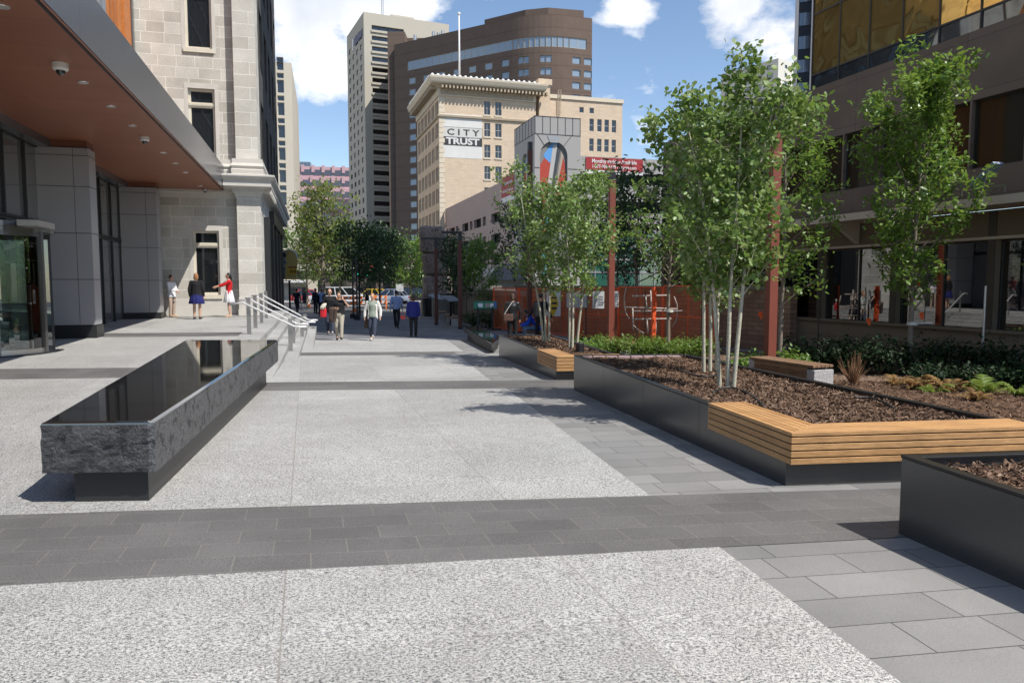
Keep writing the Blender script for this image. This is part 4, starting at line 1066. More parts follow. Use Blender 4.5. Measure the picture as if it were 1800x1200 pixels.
for i, (o, ww) in enumerate([(o, wf) for o in fo]+[(o, ws) for o in so3[::-1]]):
    if i < 98: window(ct, ww, o, K['dglass'], K['frame_l'], .25, o[4], o[5], .07, .1)
    else:
        if i == 98: exm = MB()
        P = ww.P; exm.quad(P(o[0],o[2],.22), P(o[1],o[2],.22), P(o[1],o[3],.22), P(o[0],o[3],.22))
tag(exm.build('more_windows', K['dglass'], ct, fix=False), kind='stuff')
m = MB()
for o in fo: m.boxb(o[0]-.15, o[1]+.15, -.12, .1, o[2]-.28, o[2]-.01)
m.build('window_sill', K['ctrim'], ct)
path = [(0, dC), (0, 0), (wF-.3, 0), (wF-.3, 3)]
m = MB(); zc = wallTop
mould(m, path, [(0, zc-1.2), (.25, zc-1.1), (.3, zc+.1), (.6, zc+.5), (1.7, zc+.75), (1.85, zc+1.0), (2.1, zc+1.6), (2.15, zc+1.9), (1.6, zc+2.0), (-2, zc+2.1)]); cor = m.build('cornice', K['ctrim'], ct, fix=False)
m = MB()
for i in range(30): x = .2+i*.7; m.boxb(x, x+.32, -1.55, -.30, zc+.02, zc+.62)
for i in range(34): y = .2+i*.7; m.boxb(-1.55, -.30, y, y+.32, zc+.02, zc+.62)
m.build('bracket_row', K['ctrim_d'], cor)
m = MB()
for i in range(20): x = -1.6+i*1.03; m.ell((x, -1.85, zc+2.05), (.3,.2,.3), 6, 4)
for i in range(22): m.ell((-1.9, i*1.05, zc+2.05), (.2,.3,.3), 6, 4)
m.boxb(-1.9, 19.2, -1.9, -1.8, zc+1.98, zc+2.06); m.boxb(-1.95, -1.85, -1.8, 22.5, zc+1.98, zc+2.06)
m.build('cresting', K['white'], cor)
m = MB()
for i in range(16): x = .6+i*1.25; m.lathe([(0,0),(.45,0),(.45,.12),(0,.12)], n=10)
m = MB()
m.boxb(.2, wF-.6, -.30, -.25, zc-.9, zc-.1)
for i in range(15): x = .7+i*1.2; m.box((x,-.30,zc-.5), (.7,.14,.7))
m.build('frieze_panels', K['ctrim_d'], cor)
m = MB(); mould(m, [(0, dC), (0, 0), (wF-.3, 0)], [(0, zpx(210)-.3), (.3, zpx(210)-.2), (.35, zpx(210)+.15), (0, zpx(210)+.3)]); m.build('string_course', K['ctrim_d'], ct, fix=False)
m = MB(); mould(m, [(0, dC), (0, 0), (wF-.3, 0)], [(0, zpx(173)-.12), (.15, zpx(173)-.1), (.15, zpx(173)+.1), (0, zpx(173)+.12)]); m.build('string_course', K['ctrim'], ct, fix=False)
m = MB()
for i in range(44):
    z = -2+i*.92; m.boxb(-.06, .75 if i % 2 else 1.0, -.06, .5, z, z+.84)
m.build('quoins', K['ctrim'], ct)
# stack and rear wing
m = MB(); m.boxb(fx(948), fx(967), .5, 6, -3, zpx(143)); m.boxb(fx(948)-.2, fx(967)+.3, .2, 6.2, zpx(143), zpx(133)); m.build('chimney_stack', K['cbrick'], ct)
p2_ = at(965, 176, 150); zs2 = 150/FPX; z2p = lambda y: 1.5+(496.5-y)*zs2
def fx2(px):
    k = (px-900)/FPX; return (k*p2_.y-p2_.x)/(math.cos(R(17))-k*math.sin(R(17)))
wo = []
for r_ in ((210.5, 232), (244.5, 266.5), (279, 301), (313, 335), (347, 369)):
    for c_ in (1033.5, 1047, 1059.5, 1072): wo.append((fx2(c_), fx2(c_+7.5), z2p(r_[1]), z2p(r_[0]), 1, 2))
for c_ in (1016, 1033.5): wo.append((fx2(c_), fx2(c_+7.5), z2p(201.5), z2p(192), 1, 1))
wing = simple_tower('cream_brick_wing', 'lower cream brick wing with rows of four sash windows behind the parkade tower', (p2_.x, p2_.y, 0), R(17), fx2(1090), 20, z2p(176.5), K['cbrick'], wo, [], K['dglass'], K['frame_l'], .35)
m = MB(); m.boxb(-.1, fx2(1090)+.2, -.25, .4, z2p(176.5)-.5, z2p(176.5)+.25); m.build('coping', K['ctrim'], wing)
m = MB(); xl_ = fx2(978)
for s_ in (0, .6): m.boxb(xl_+s_, xl_+s_+.08, -.35, -.27, z2p(206), z2p(166))
for k in range(14): m.boxb(xl_, xl_+.68, -.34, -.28, z2p(206)+k*.34, z2p(206)+k*.34+.06)
m.build('roof_ladder', K['ctrim_d'], wing)
# painted wall sign
K['signwhite'] = M('faded_white_paint', (.62,.61,.58), .9, var=.10, vs=.5); K['signgrey'] = M('faded_pale_grey_paint', (.54,.53,.50), .9, var=.12, vs=.6); K['signdark'] = M('faded_black_paint', (.045,.045,.047), .85, var=.5, vs=1.0)
sg = thing('painted_sign', 'faded painted CITY TRUST sign on the cream brick wall', 'sign', (p.x, p.y, 0), R(17))
m = MB(); m.boxb(fx(780), fx(848.5), -.03, -.004, zpx(280.5), zpx(206)); m.build('white_ground', K['signwhite'], sg)
m = MB(); m.boxb(fx(781), fx(848.5), -.04, -.032, zpx(244.5), zpx(229)); m.build('pale_band', K['signgrey'], sg)
m = MB(); m.boxb(fx(781), fx(848.5), -.041, -.031, zpx(259.5), zpx(244.8)); 
m.boxb(fx(780.6), fx(781.2), -.041, -.031, zpx(244.5), zpx(228)); m.boxb(fx(848.2), fx(848.8), -.041, -.031, zpx(244.5), zpx(228)); m.boxb(fx(780.6), fx(848.8), -.041, -.031, zpx(228.6), zpx(228)); m.build('dark_band', K['signdark'], sg)
text('C I T Y', 1.55, K['signdark'], sg, (fx(815.5), -.052, zpx(237)), (R(90),0,0), 'city_lettering', .006, bold=.035, sx=1.33)
text('TRUST', 1.62, K['signwhite'], sg, (fx(815), -.054, zpx(252.3)), (R(90),0,0), 'trust_lettering', .006, bold=.06, sx=1.32)
# flagpole
fp = at(807.5, 134, 146); ft = at(807.5, 27, 146); f = thing('flagpole', 'bare white flagpole with a ball finial on the cream building roof', 'flagpole', (fp.x, fp.y, wallTop))
m = MB(); m.tube([(0,0,0),(0,0,(ft.z-wallTop)*.6),(0,0,ft.z-wallTop)], [.22,.18,.12], 10); m.build('pole', K['white'], f, smooth=True); m = MB(); m.ell((0,0,ft.z-wallTop+.25), (.3,.3,.3), 10, 8); m.build('finial', K['white'], f, smooth=True)

# ---------------- parkade ----------------
K['conc'] = M('grey_precast_panel', (.33,.32,.31), .8, var=.08, vs=.35, bump=.15, bs=4)
K['pinkconc'] = M('mauve_precast_panel', (.36,.27,.245), .7, var=.10, vs=.3)
PA = R(16.4); pc = at(940, 203, 88); hp = pc.z
pk2 = bld('parkade', 'grey and mauve concrete parkade with dark car deck openings and red banners', (pc.x, pc.y, 0), PA)
# corner tower as its own part with arched murals
twf = 5.75; dS = 8.3
def archwall(mb, o, ang, L, z0, z1, ax0, ax1, az0, azs, depth):
    """wall with one round-headed opening: springing at azs"""
    w_ = Wall(mb, o, ang); r = (ax1-ax0)/2; cx = (ax0+ax1)/2; N = 14; P = w_.P
    mb.quad(P(0,z0),P(ax0,z0),P(ax0,z1),P(0,z1)); mb.quad(P(ax1,z0),P(L,z0),P(L,z1),P(ax1,z1)); mb.quad(P(ax0,z0),P(ax1,z0),P(ax1,az0),P(ax0,az0))
    arc_ = [(cx-r*math.cos(math.pi*i/N), azs+r*math.sin(math.pi*i/N)) for i in range(N+1)]
    for i in range(N):
        (a, b), (c, d) = arc_[i], arc_[i+1]; mb.quad(P(a,b),P(c,d),P(c,z1),P(a,z1)); mb.quad(P(c,d),P(a,b),P(a,b,depth),P(c,d,depth))
    mb.quad(P(ax0,az0),P(ax0,azs),P(ax0,azs,depth),P(ax0,az0,depth)); mb.quad(P(ax1,azs),P(ax1,az0),P(ax1,az0,depth),P(ax1,azs,depth))
    return w_
mb = MB(); wf_ = archwall(mb, (0,0,0), 0, twf, -2, hp, .65, 4.1, 2, hp-4.55, .35); ws_ = archwall(mb, (0,dS,0), R(-90), dS, -2, hp, 3.3, 5.6, 2, hp-4.9, .35)
mb.quad((twf,0,-2),(twf,dS,-2),(twf,dS,hp),(twf,0,hp)); mb.quad((0,0,hp),(twf,0,hp),(twf,dS,hp),(0,dS,hp))
tw_ = mb.build('corner_tower', K['conc'], pk2, fix=False)
m = MB()
for x in (.05,.98,1.92,2.86,3.8,4.74,5.68): m.boxb(x-.03, x+.03, -.03, -.002, hp-2.05, hp)
for x in (1.2,2.4,3.6,4.8,6.0,7.2,8.2): m.boxb(-.03, -.002, x-.03, x+.03, hp-2.05, hp)
for z in (hp-2.1, hp-.08): m.boxb(-.032, twf, -.032, -.002, z, z+.06); m.boxb(-.032, -.002, 0, dS, z, z+.06)
for z in (hp-6, hp-9, hp-12): m.boxb(0, .6, -.03, -.002, z, z+.06); m.boxb(4.15, twf, -.03, -.002, z, z+.06)
m.bar((.3,-.015,hp-2.1),(1.15,-.015,hp-3.3),.03,.05); m.bar((4.6,-.015,hp-2.1),(3.65,-.015,hp-3.3),.03,.05)
m.build('panel_joint', K['joint'], tw_)
m = MB(); m.prism_xz([(1.55,hp-2.2),(3.25,hp-2.2),(2.9,hp-3.0),(1.9,hp-3.0)], -.05, -.002); m.build('keystone_louvre', K['steelpost'], tw_)
# abstract coloured glass in the arch
cols = {'red': (.38,.05,.03), 'blue': (.10,.30,.62), 'teal': (.10,.46,.55), 'grey': (.20,.20,.19), 'tan': (.36,.30,.24), 'dark': (.05,.055,.06), 'lt': (.42,.41,.39)}
for k, c_ in cols.items(): K['art_'+k] = M('mural_'+k, c_, .5, var=.12, vs=1)
def mural(W_, x0, x1, z0, zs, depth):
    r = (x1-x0)/2; cx = (x0+x1)/2; g_ = MB(); N = 14; out = [(x0, z0)]+[(cx-r*math.cos(math.pi*i/N), zs+r*math.sin(math.pi*i/N)) for i in range(N+1)]+[(x1, z0)]
    g_.add([W_.P(a, b, depth) for a, b in out], [tuple(range(len(out)))]); back = g_.build('mural_ground', K['art_grey'], pk2, fix=False)
    w_ = x1-x0; h = zs+r-z0
    def inside(x, z): 
        if z <= zs: return max(x0, min(x1, x)), z
        dx = x-cx; mx_ = math.sqrt(max(0, r*r-(min(z, zs+r)-zs)**2)); return cx+max(-mx_, min(mx_, dx)), min(z, zs+r)
    shapes = [('blue', [(.15,.90),(.5,1.0),(.75,.98),(.6,.86),(.3,.84)]), ('red', [(0,.62),(.0,.82),(.2,.88),(.42,.84),(.45,.72),(.3,.52),(.15,.50)]), ('lt', [(.5,.98),(.66,.98),(.34,.55),(.30,.48),(.22,.55)]),
              ('dark', [(.66,.99),(.78,.95),(.45,.56),(.38,.52)]), ('teal', [(.76,.86),(.82,.88),(.42,.44),(.26,.46),(.32,.30)]), ('red', [(.84,.92),(.93,.84),(1,.7),(1,.52),(.8,.6),(.62,.62)]), ('tan', [(.80,.93),(.88,.9),(.6,.62),(.52,.58)]),
              ('blue', [(.6,.5),(.75,.52),(.66,.40)]), ('red', [(.05,.5),(.14,.46),(.3,.25),(.2,.25)]), ('dark', [(.5,.48),(.62,.36),(.9,.22),(.45,.2)]), ('teal', [(.1,.18),(.3,.2),(.25,.02),(.1,.02)])]
    for i, (k, sh) in enumerate(shapes):
        pts = [inside(x0+a*w_, z0+h*b) for a, b in sh]; q = MB(); q.add([W_.P(a, b, depth-.02-.004*i) for a, b in pts], [tuple(range(len(pts)))]); q.build('mural_shape', K['art_'+k], back, fix=False)
mural(wf_, .65, 4.1, 2, hp-4.55, .30); mural(ws_, 3.3, 5.6, 2, hp-4.9, .30)
# long side deck facing the street (left), with openings
zP = lambda y, D_: 1.5+(496.5-y)*D_/FPX
sL = 46.0; top_ = zP(313, 97)
dops = []
for r_ in range(4):
    zt_ = top_-3.9-r_*2.95
    u = 1.0; i = 0
    while u < sL-9:
        w_ = 4.6 if i % 2 else 1.9; dops.append((u, u+w_, zt_-1.35, zt_)); u += w_+(1.0 if i % 2 else 1.0); i += 1
        if i % 4 == 3: u += 2.2
mb = MB(); wd = Wall(mb, (.15, dS+sL, 0), R(-90)); wd.make(sL, -2, top_, dops, .5); mb.build('deck_wall', K['pinkconc'], pk2, fix=False)
m = MB(); m.boxb(.9, 20, dS, dS+sL, -2, top_-1); m.build('deck_interior', K['interior'], pk2)
# front (facing the plaza) deck walls to the right of the tower
fw_ = 26.0; x_ = twf
tf = zP(276, 89); m = MB(); m.boxb(x_, x_+fw_, .3, .7, zP(302, 89), tf); m.boxb(x_, x_+fw_, .3, .7, zP(352, 89), zP(322, 89)); m.boxb(x_, x_+fw_, .3, .7, zP(392, 89), zP(372, 89)); m.build('front_deck_wall', K['conc'], pk2)
m = MB(); m.boxb(x_, x_+fw_, 1.6, 30, -2, tf-1.2); m.build('front_interior', K['interior'], pk2)
K['greenglass'] = glassmat('green_tinted_glass', (.03,.11,.08), .1, .8)
m = MB(); m.boxb(x_, x_+fw_, .2, .4, -1, zP(404, 89)); m.build('green_glazing', K['greenglass'], pk2)
m = MB()
for z in (zP(404,89), zP(432,89), zP(455,89), zP(478,89)): m.boxb(x_, x_+fw_, .12, .2, z-.12, z+.12)
for i in range(14): m.boxb(x_+i*2, x_+i*2+.12, .1, .2, -1, zP(404,89))
m.build('glazing_bar', K['steelpost'], pk2)
# banners
K['banner'] = M('red_banner', (.30,.018,.022), .6, var=.08); K['bannerw'] = M('white_banner', (.66,.65,.64), .6, var=.04)
def fxp(px, D_=89.0):
    k = (px-900)/FPX; return (k*pc.y-pc.x)/(math.cos(PA)-k*math.sin(PA))
bw0, bw1 = fxp(1029), fxp(1128); 
bn = thing('parking_banner', 'red banner reading Monthly Parking Available on the front of the parkade', 'banner', (pc.x, pc.y, 0), PA)
zA, zB, zC_ = zP(277.5, 89), zP(299.5, 89), zP(305.5, 89)
m = MB(); m.boxb(bw0, bw1, .20, .26, zB, zA); m.build('red_field', K['banner'], bn); m = MB(); m.boxb(bw0, bw1, .202, .26, zC_, zB-.005); m.build('white_strip', K['bannerw'], bn)
text('Monthly Parking Available', .66, K['bannerw'], bn, ((bw0+bw1)/2-.05, .19, zP(284, 89)), (R(90),0,0), 'headline', .004, bold=.012, sx=.86)
text('1-877-909-6199 / impark.com', .58, K['bannerw'], bn, ((bw0+bw1)/2-.05, .19, zP(293.3, 89)), (R(90),0,0), 'phone_line', .004, bold=.010, sx=.84)
text('Oxford Parkade   Lot 294', .33, K['blackmetal'], bn, ((bw0+bw1)/2+1.2, .19, zP(302.3, 89)), (R(90),0,0), 'small_line', .004, bold=.004)
bs_ = thing('parking_banner', 'matching red parking banner on the street side of the parkade, left of its tower', 'banner', (pc.x, pc.y, 0), PA)
m = MB(); m.boxb(.06, .12, dS+.4, dS+6.4, top_-2.3, top_+.45); m.build('red_field', K['banner'], bs_); m = MB(); m.boxb(.062, .12, dS+.4, dS+6.4, top_-3.0, top_-2.305); m.build('white_strip', K['bannerw'], bs_)
for bdy, z in (('Monthly Parking Available', top_-.55), ('1-877-909-6199 / impark.com', top_-1.55)): text(bdy, .52, K['bannerw'], bs_, (.05, dS+3.4, z), (R(90),0,R(-90)), 'headline', .004, bold=.012, sx=.82)
# barrel awning over the side entrance
aw = thing('parkade_awning', 'dark navy barrel awning lettered PARKADE over the parkade entrance', 'awning', (at(905, 490, 72).x, 72, 0), PA)
K['navyaw'] = M('navy_awning', (.012,.016,.035), .30, spec=.6)
m = MB(); N = 12; z0_, r_ = at(905, 492, 72).z, 1.9; rr = []
for y in (0, 9): rr.append([(r_*math.cos(math.pi*i/N)-.6, y, z0_+1.75*math.sin(math.pi*i/N)*.9) for i in range(N+1)])
m.rings(rr, cap=True); m.build('canopy_shell', K['navyaw'], aw, smooth=False)
m = MB(); m.boxb(-2.4, -1.2, .3, 8.8, -.9, z0_); m.boxb(-1.2, 1.1, .5, 9, -.9, z0_+.02); m.build('entrance_wall', M('taupe_wall', (.16,.15,.125), .9), aw)
text('PARKADE', .95, K['white'], aw, (-2.56, 5.3, z0_+.62), (R(90),0,R(-90)), 'awning_lettering', .02, bold=.02)

# ---------------- far right: black-and-white tower, white apartment ----------------
K['whitepier'] = M('white_concrete_pier', (.42,.42,.44), .7, var=.05); K['black'] = M('black_spandrel', (.012,.013,.02), .3)
p = at(1397, 155, 62)
bt = bld('striped_tower', 'dark tower with white vertical piers behind the gold mirrored office', (p.x, p.y, 0), R(-21))
m = MB(); m.boxb(.05, 9, .05, 12, -2, 28); m.build('dark_wall', K['black'], bt)
for x in (0, 1.25, 2.5, 3.75, 5): m = MB(); m.boxb(x-.14, x+.14, -.25, .05, -2, 28); m.build('pier', K['whitepier'], bt)
for k in range(7):
    for j in range(4):
        m = MB(); x = .2+j*1.25; m.boxb(x, x+.85, -.02, .04, 12.0+k*1.85+1, 12.9+k*1.85+1.1); w_ = m.build('window', K['bglass'], bt); m = MB(); m.boxb(x+.40, x+.44, -.05, -.022, 13.0+k*1.85, 14.0+k*1.85); m.build('mullion', K['whitepier'], w_)
p = at(1368, 115, 150); zq = lambda y: 1.5+(496.5-y)*150/FPX
wo = [(2.15, 2.95, zq(y+6), zq(y)) for y in (122, 136, 150, 165, 180, 195)]
so4 = [(1.0+j*2.6, 2.4+j*2.6, zq(y+8), zq(y)) for y in (122, 136, 150, 165, 180) for j in range(5)]
ap = simple_tower('white_apartment_block', 'white apartment block seen just left of the striped dark tower', (p.x, p.y, 0), R(35), 6, 14, zq(114), M('white_render', (.62,.60,.53), .9, var=.05, vs=.3), wo, so4, K['bglass'], K['frame_d'], .2)
p = at(1318, 122, 160); m = MB(); m.boxb(0, 6, 0, 8, -2, p.z); q = m.build('dark_roof_block', K['frame_d'], bld('grey_apartment', 'grey roofed block with a black penthouse peeking above the aspen crown', (p.x, p.y, 0), R(20)))
m = MB(); m.boxb(1.4, 6.05, -.06, 0, p.z-1.4, p.z); m.build('white_panel', K['bannerw'], q.parent)
m = MB(); m.boxb(.8, .95, 14.2, 14.35, 6.9, 7.4); m.boxb(1.3, 1.45, 14.2, 14.35, 6.9, 7.4); m.build('vent_pipe', K['steelpost'], br)
# a dark podium and street wall closing the far end of the walk
pz = lambda y, D_: at(900, y, D_).z
K['podium'] = M('brown_podium', (.13,.10,.085), .9, var=.1)
m = MB(); m.boxb(0, 60, 0, 14, -2, 6.2); q = bld('far_podium', 'low brown podium behind the street trees at the end of the walk', (-47, 118, 0), R(6)); m.build('wall', K['podium'], q)
m = MB()
for k in range(14): m.boxb(1+k*4.2, 4+k*4.2, -.06, 0, -.4, 3.2)
m.build('shop_glass', K['dglass'], q); m = MB(); m.boxb(0, 60, -.9, -.05, 3.4, 4.4); m.build('shop_canopy', K['cream'], q)
p = at(488, 515, 96); q = bld('pale_shop_row', 'pale low shop row at the end of the street behind the pole sign', (p.x-14, 96, 0), R(5)); m = MB(); m.boxb(0, 17.5, 0, 8, -1, 1.9); m.build('wall', K['cream'], q); m = MB(); m.boxb(0, 17.5, -1.4, -.05, 1.5, 1.75); m.build('canopy', K['bannerw'], q); m = MB(); 
for k in range(6): m.boxb(.6+k*2.9, 2.9+k*2.9, -.05, 0, -.6, 1.2)
m.build('shop_glass', K['dglass'], q)
# ================================================================== TREES AND SHRUBS
K['bark_pale'] = M('pale_aspen_bark', (.50,.47,.36), .75, var=.18, vs=7, bump=.3, bs=40, fine=.35)
K['bark_grey'] = M('grey_bark', (.20,.165,.13), .9, var=.25, vs=8, bump=.6, bs=40)
K['bark_dark'] = M('dark_bark', (.05,.042,.035), .9, var=.25, vs=8, bump=.5)
K['leaf_aspen'] = island('aspen_leaves', [(.078,.15,.027),(.13,.22,.045),(.185,.28,.075),(.10,.18,.034),(.27,.345,.15),(.082,.158,.03)], .42, .4, .32)
K['leaf_green'] = island('bright_leaves', [(.075,.155,.024),(.12,.215,.034),(.16,.26,.046),(.09,.18,.028)], .38, .5, .32)
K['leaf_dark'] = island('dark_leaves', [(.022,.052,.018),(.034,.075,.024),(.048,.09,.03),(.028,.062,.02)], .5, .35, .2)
K['leaf_shade'] = island('shaded_shrub_leaves', [(.010,.026,.010),(.016,.036,.013),(.022,.044,.016)], .6, .2, .1)  # leaf tone darkened to carry the shade along the office base
K['leaf_olive'] = island('olive_leaves', [(.10,.15,.030),(.16,.21,.045),(.13,.18,.03),(.20,.23,.06)], .5, .35, .32)
K['leaf_shrub'] = island('lime_shrub_leaves', [(.075,.14,.02),(.12,.20,.032),(.095,.165,.025),(.16,.23,.045)], .45, .4, .35)
K['leaf_fern'] = island('fern_fronds', [(.09,.16,.025),(.16,.22,.04),(.12,.18,.03)], .5, .3, .3)
K['leaf_brown'] = island('withered_fronds', [(.20,.11,.04),(.25,.15,.055),(.15,.085,.03),(.17,.14,.045)], .7, .2, .2)
K['twig_dry'] = M('dry_twigs', (.24,.13,.065), .9, var=.2)
HEX = [(0,-.55),(.42,-.28),(.46,.12),(.05,.62),(-.40,.16),(-.44,-.26)]
OVA = [(0,-.62),(.26,-.2),(.22,.25),(0,.68),(-.22,.25),(-.26,-.2)]
QUA = [(0,-.6),(.36,0),(0,.65),(-.36,0)]
def leaf(mb, c, s, rnd, shape, droop=.5, fold=.12):
    a = rnd.uniform(0, 6.283); tilt = rnd.gauss(droop*1.2, .55); roll = rnd.gauss(0, .5)
    ca, sa = math.cos(a), math.sin(a); ct, st = math.cos(tilt), math.sin(tilt); cr, sr = math.cos(roll), math.sin(roll)
    o = len(mb.v); s *= rnd.uniform(.7, 1.25)
    for (x, y) in shape:
        x *= s; y = y*s; z = abs(x)*fold
        x, z = x*cr+z*sr, -x*sr+z*cr
        y, z = y*ct+z*st, -y*st+z*ct
        mb.v.append((c[0]+x*ca-y*sa, c[1]+x*sa+y*ca, c[2]+z))
    mb.f.append(tuple(range(o, o+len(shape))))
def stem_path(h, lean, wob, rnd, n=9):
    p = []; ph = rnd.uniform(0, 6); 
    for i in range(n):
        t = i/(n-1); p.append(Vector((lean[0]*t**1.3+wob*math.sin(ph+t*5)*t, lean[1]*t**1.3+wob*math.cos(ph*1.7+t*4)*t, h*t)))
    return p
def along(p, t):
    f = t*(len(p)-1); i = min(int(f), len(p)-2); return p[i].lerp(p[i+1], f-i)
def tree(name, label, loc, h, bark, leafm, z0=.3, rmax=.6, nb=24, nl=2500, ls=.05, tr=.03, lean=(0,0), wob=.03, up=.9, prof=None, seed=1, group=None, shape=HEX, droop=.5, spread=.13, stakes=0, tuft=5, nsub=2, bare=0.0, off=(0,0), irr=(.65,1.15)):
    """trunk with rising limbs and twigs (one mesh) and a crown of single leaves gathered along the twigs"""
    rnd = random.Random(seed); t = thing(name, label, 'tree', loc, 0, group)
    sp = stem_path(h, lean, wob, rnd); tb = MB(); tb.tube([Vector((0,0,-.15))]+sp, [tr*1.12]+[tr*(1-.82*i/8) for i in range(9)], 9, True)
    cr = MB(); prof = prof or (lambda u: math.sin(math.pi*min(1, max(0, u*.92+.08)))**.8)
    twigs = []
    for k in range(nb):
        u = (k+rnd.random())/nb; t0 = z0+(1-z0)*u*.97; b = along(sp, max(.0, t0)); L = rmax*prof(u)*rnd.uniform(*irr)+.06*h*.2
        az = k*2.4+rnd.uniform(-.5, .5); uu = up*rnd.uniform(.6, 1.25); d = Vector((math.cos(az), math.sin(az), uu)).normalized()
        pts = [b]; q = b.copy(); n_ = 5; dd = d.copy()
        for i in range(n_):
            dd = (dd+Vector((rnd.gauss(off[0]*.08, .14), rnd.gauss(off[1]*.08, .14), .10 if i > 1 else .02))).normalized(); q = q+dd*(L/n_)*(1+uu*.35); pts.append(q.copy())
        r0 = max(.0035, tr*.36*(1-.75*u)); tb.tube(pts, [r0*(1-.75*i/n_) for i in range(n_+1)], 5, False); twigs.append((pts, L))
        for s_ in range(nsub):
            f = rnd.uniform(.35, .85); b2 = along(pts, f); d2 = (d+Vector((rnd.gauss(0,.7), rnd.gauss(0,.7), rnd.gauss(.1,.4)))).normalized(); L2 = L*rnd.uniform(.3, .6)
            p2 = [b2, b2+d2*L2*.5, b2+d2*L2+Vector((0,0,.04*L2))]; tb.tube(p2, [r0*.5, r0*.38, r0*.2], 4, False); twigs.append((p2, L2))
    W = [max(.15, L) for _, L in twigs]; tot = sum(W)
    for (pts, L), w_ in zip(twigs, W):
        if rnd.random() < bare: continue
        c = int(nl*w_/tot+.5)
        nt_ = max(1, c//tuft)
        for _ in range(nt_):
            f = rnd.uniform(.18, 1.03)**.75; e = along(pts, min(1, f)); e = e+Vector((rnd.gauss(0, spread*.6), rnd.gauss(0, spread*.6), rnd.gauss(0, spread*.6)))
            for _ in range(tuft): leaf(cr, (e.x+rnd.gauss(0, spread*.45), e.y+rnd.gauss(0, spread*.45), e.z+rnd.gauss(-.01, spread*.45)), ls, rnd, shape, droop)
    tb.build('trunk', bark, t, fix=False, smooth=True); cr.build('crown', leafm, t, fix=False)
    return t
# --- aspens in the middle planter (six stems) ---
def onmulch(px, py, zf):
    z = .25
    for _ in range(10): p = onz(px, py, z); z = zf(p.x, p.y)
    return Vector((p.x, p.y, z))
asp_prof = lambda u: (.55+.45*math.sin(math.pi*min(1, u*1.1)))*(1.0 if u < .75 else (1-u)*3.0+.25)
A2 = [((1237,655), 3.55, (-.20,-.2), 'leftmost pale aspen stem in the middle planter, forking low', .95),
      ((1248,655), 3.0, (-.10,.1), 'thin pale aspen stem second from the left in the middle planter', .8),
      ((1259,653), 3.75, (.02,.2), 'straight aspen stem at the back of the middle planter clump', .85),
      ((1265,681), 3.45, (-.50,-.1), 'aspen stem at the front of the middle planter leaning left', .9),
      ((1279,684), 3.95, (.06,.0), 'tallest pale aspen stem, in the front middle of the clump', .8),
      ((1289,684), 3.55, (.42,.05), 'rightmost aspen stem in the middle planter leaning right', .9)]
for i, ((px, py), h, ln, lab, rm) in enumerate(A2):
    b = onmulch(px, py, z2); tree('aspen_tree', lab, b, h, K['bark_pale'], K['leaf_aspen'], z0=.28, rmax=rm*.58, nb=24, nl=2300, irr=(.35,1.5), bare=.10, tuft=4, ls=.060, tr=.028, lean=ln, wob=.05, up=1.15, prof=asp_prof, seed=20+i, group='pale aspens in the middle planter', spread=.11)
A1 = [((955,600), 4.3, (-.75,0), 'leftmost aspen stem in the far planter, leaning left', .8), ((959,600), 3.9, (-.15,.2), 'second aspen stem of the left trio in the far planter', .7), ((965,600), 3.7, (.15,.3), 'rightmost aspen of the left trio in the far planter', .75),
      ((1001,612), 3.5, (-.1,-.1), 'left aspen stem of the right trio in the far planter', .75), ((1006,612), 3.85, (.15,.2), 'middle aspen stem of the right trio in the far planter', .75), ((1014,608), 3.8, (.55,.0), 'aspen stem leaning right beside the black cylinder light', .75)]
for i, ((px, py), h, ln, lab, rm) in enumerate(A1):
    b = onmulch(px, py, z1f); tree('aspen_tree', lab, b, h, K['bark_pale'], K['leaf_aspen'], z0=.28, rmax=rm, nb=22, nl=1900, irr=(.35,1.35), bare=.08, tuft=4, ls=.066, tr=.032, lean=ln, wob=.06, up=1.0, prof=asp_prof, seed=40+i, group='pale aspens in the far planter', spread=.13)
def gpt(px, py, Y): 
    p = at(px, py, Y); return (p.x, p.y, zR(Y)+.03)
# --- young street trees in the bed ---
egg = lambda u: (.45+.75*math.sin(math.pi*min(1, u*.95+.05)))*(1 if u < .8 else (1-u)*4+.15)
g1 = gpt(1597, 657, 14.4)
tree('young_elm_tree', 'upright young elm with small bright leaves before the brown office windows', g1, 6.0, K['bark_grey'], K['leaf_green'], z0=.20, rmax=.86, irr=(.5,1.35), nb=54, nl=9000, ls=.095, tr=.055, lean=(.12,0), wob=.05, up=1.5, prof=egg, seed=61, shape=OVA, spread=.14, droop=.25, group='young street trees in the bed')
g2_ = gpt(1370, 640, 14.8)
tree('young_elm_tree', 'young elm half hidden behind the tall aspens and the red post', g2_, 5.4, K['bark_grey'], K['leaf_green'], z0=.25, rmax=.95, nb=36, nl=4800, ls=.092, tr=.05, lean=(.1,.2), wob=.06, up=1.1, prof=egg, seed=62, shape=OVA, spread=.16, droop=.25, group='young street trees in the bed')
g3 = gpt(1174, 622, 20.8)
tree('young_elm_tree', 'small staked young tree before the orange netting fence, light crown', g3, 3.6, K['bark_grey'], K['leaf_green'], z0=.50, rmax=1.15, nb=24, nl=1900, ls=.10, tr=.065, lean=(.1,.2), wob=.05, up=.75, prof=egg, seed=63, shape=OVA, spread=.20, droop=.3, group='young street trees in the bed')
g4 = gpt(1118, 600, 26.0)
tree('street_tree', 'dark leafy tree behind the red post and orange fence', g4, 5.3, K['bark_grey'], K['leaf_dark'], z0=.38, rmax=1.7, nb=30, nl=3600, ls=.14, tr=.08, up=.8, prof=egg, seed=64, shape=OVA, spread=.28, droop=.3)
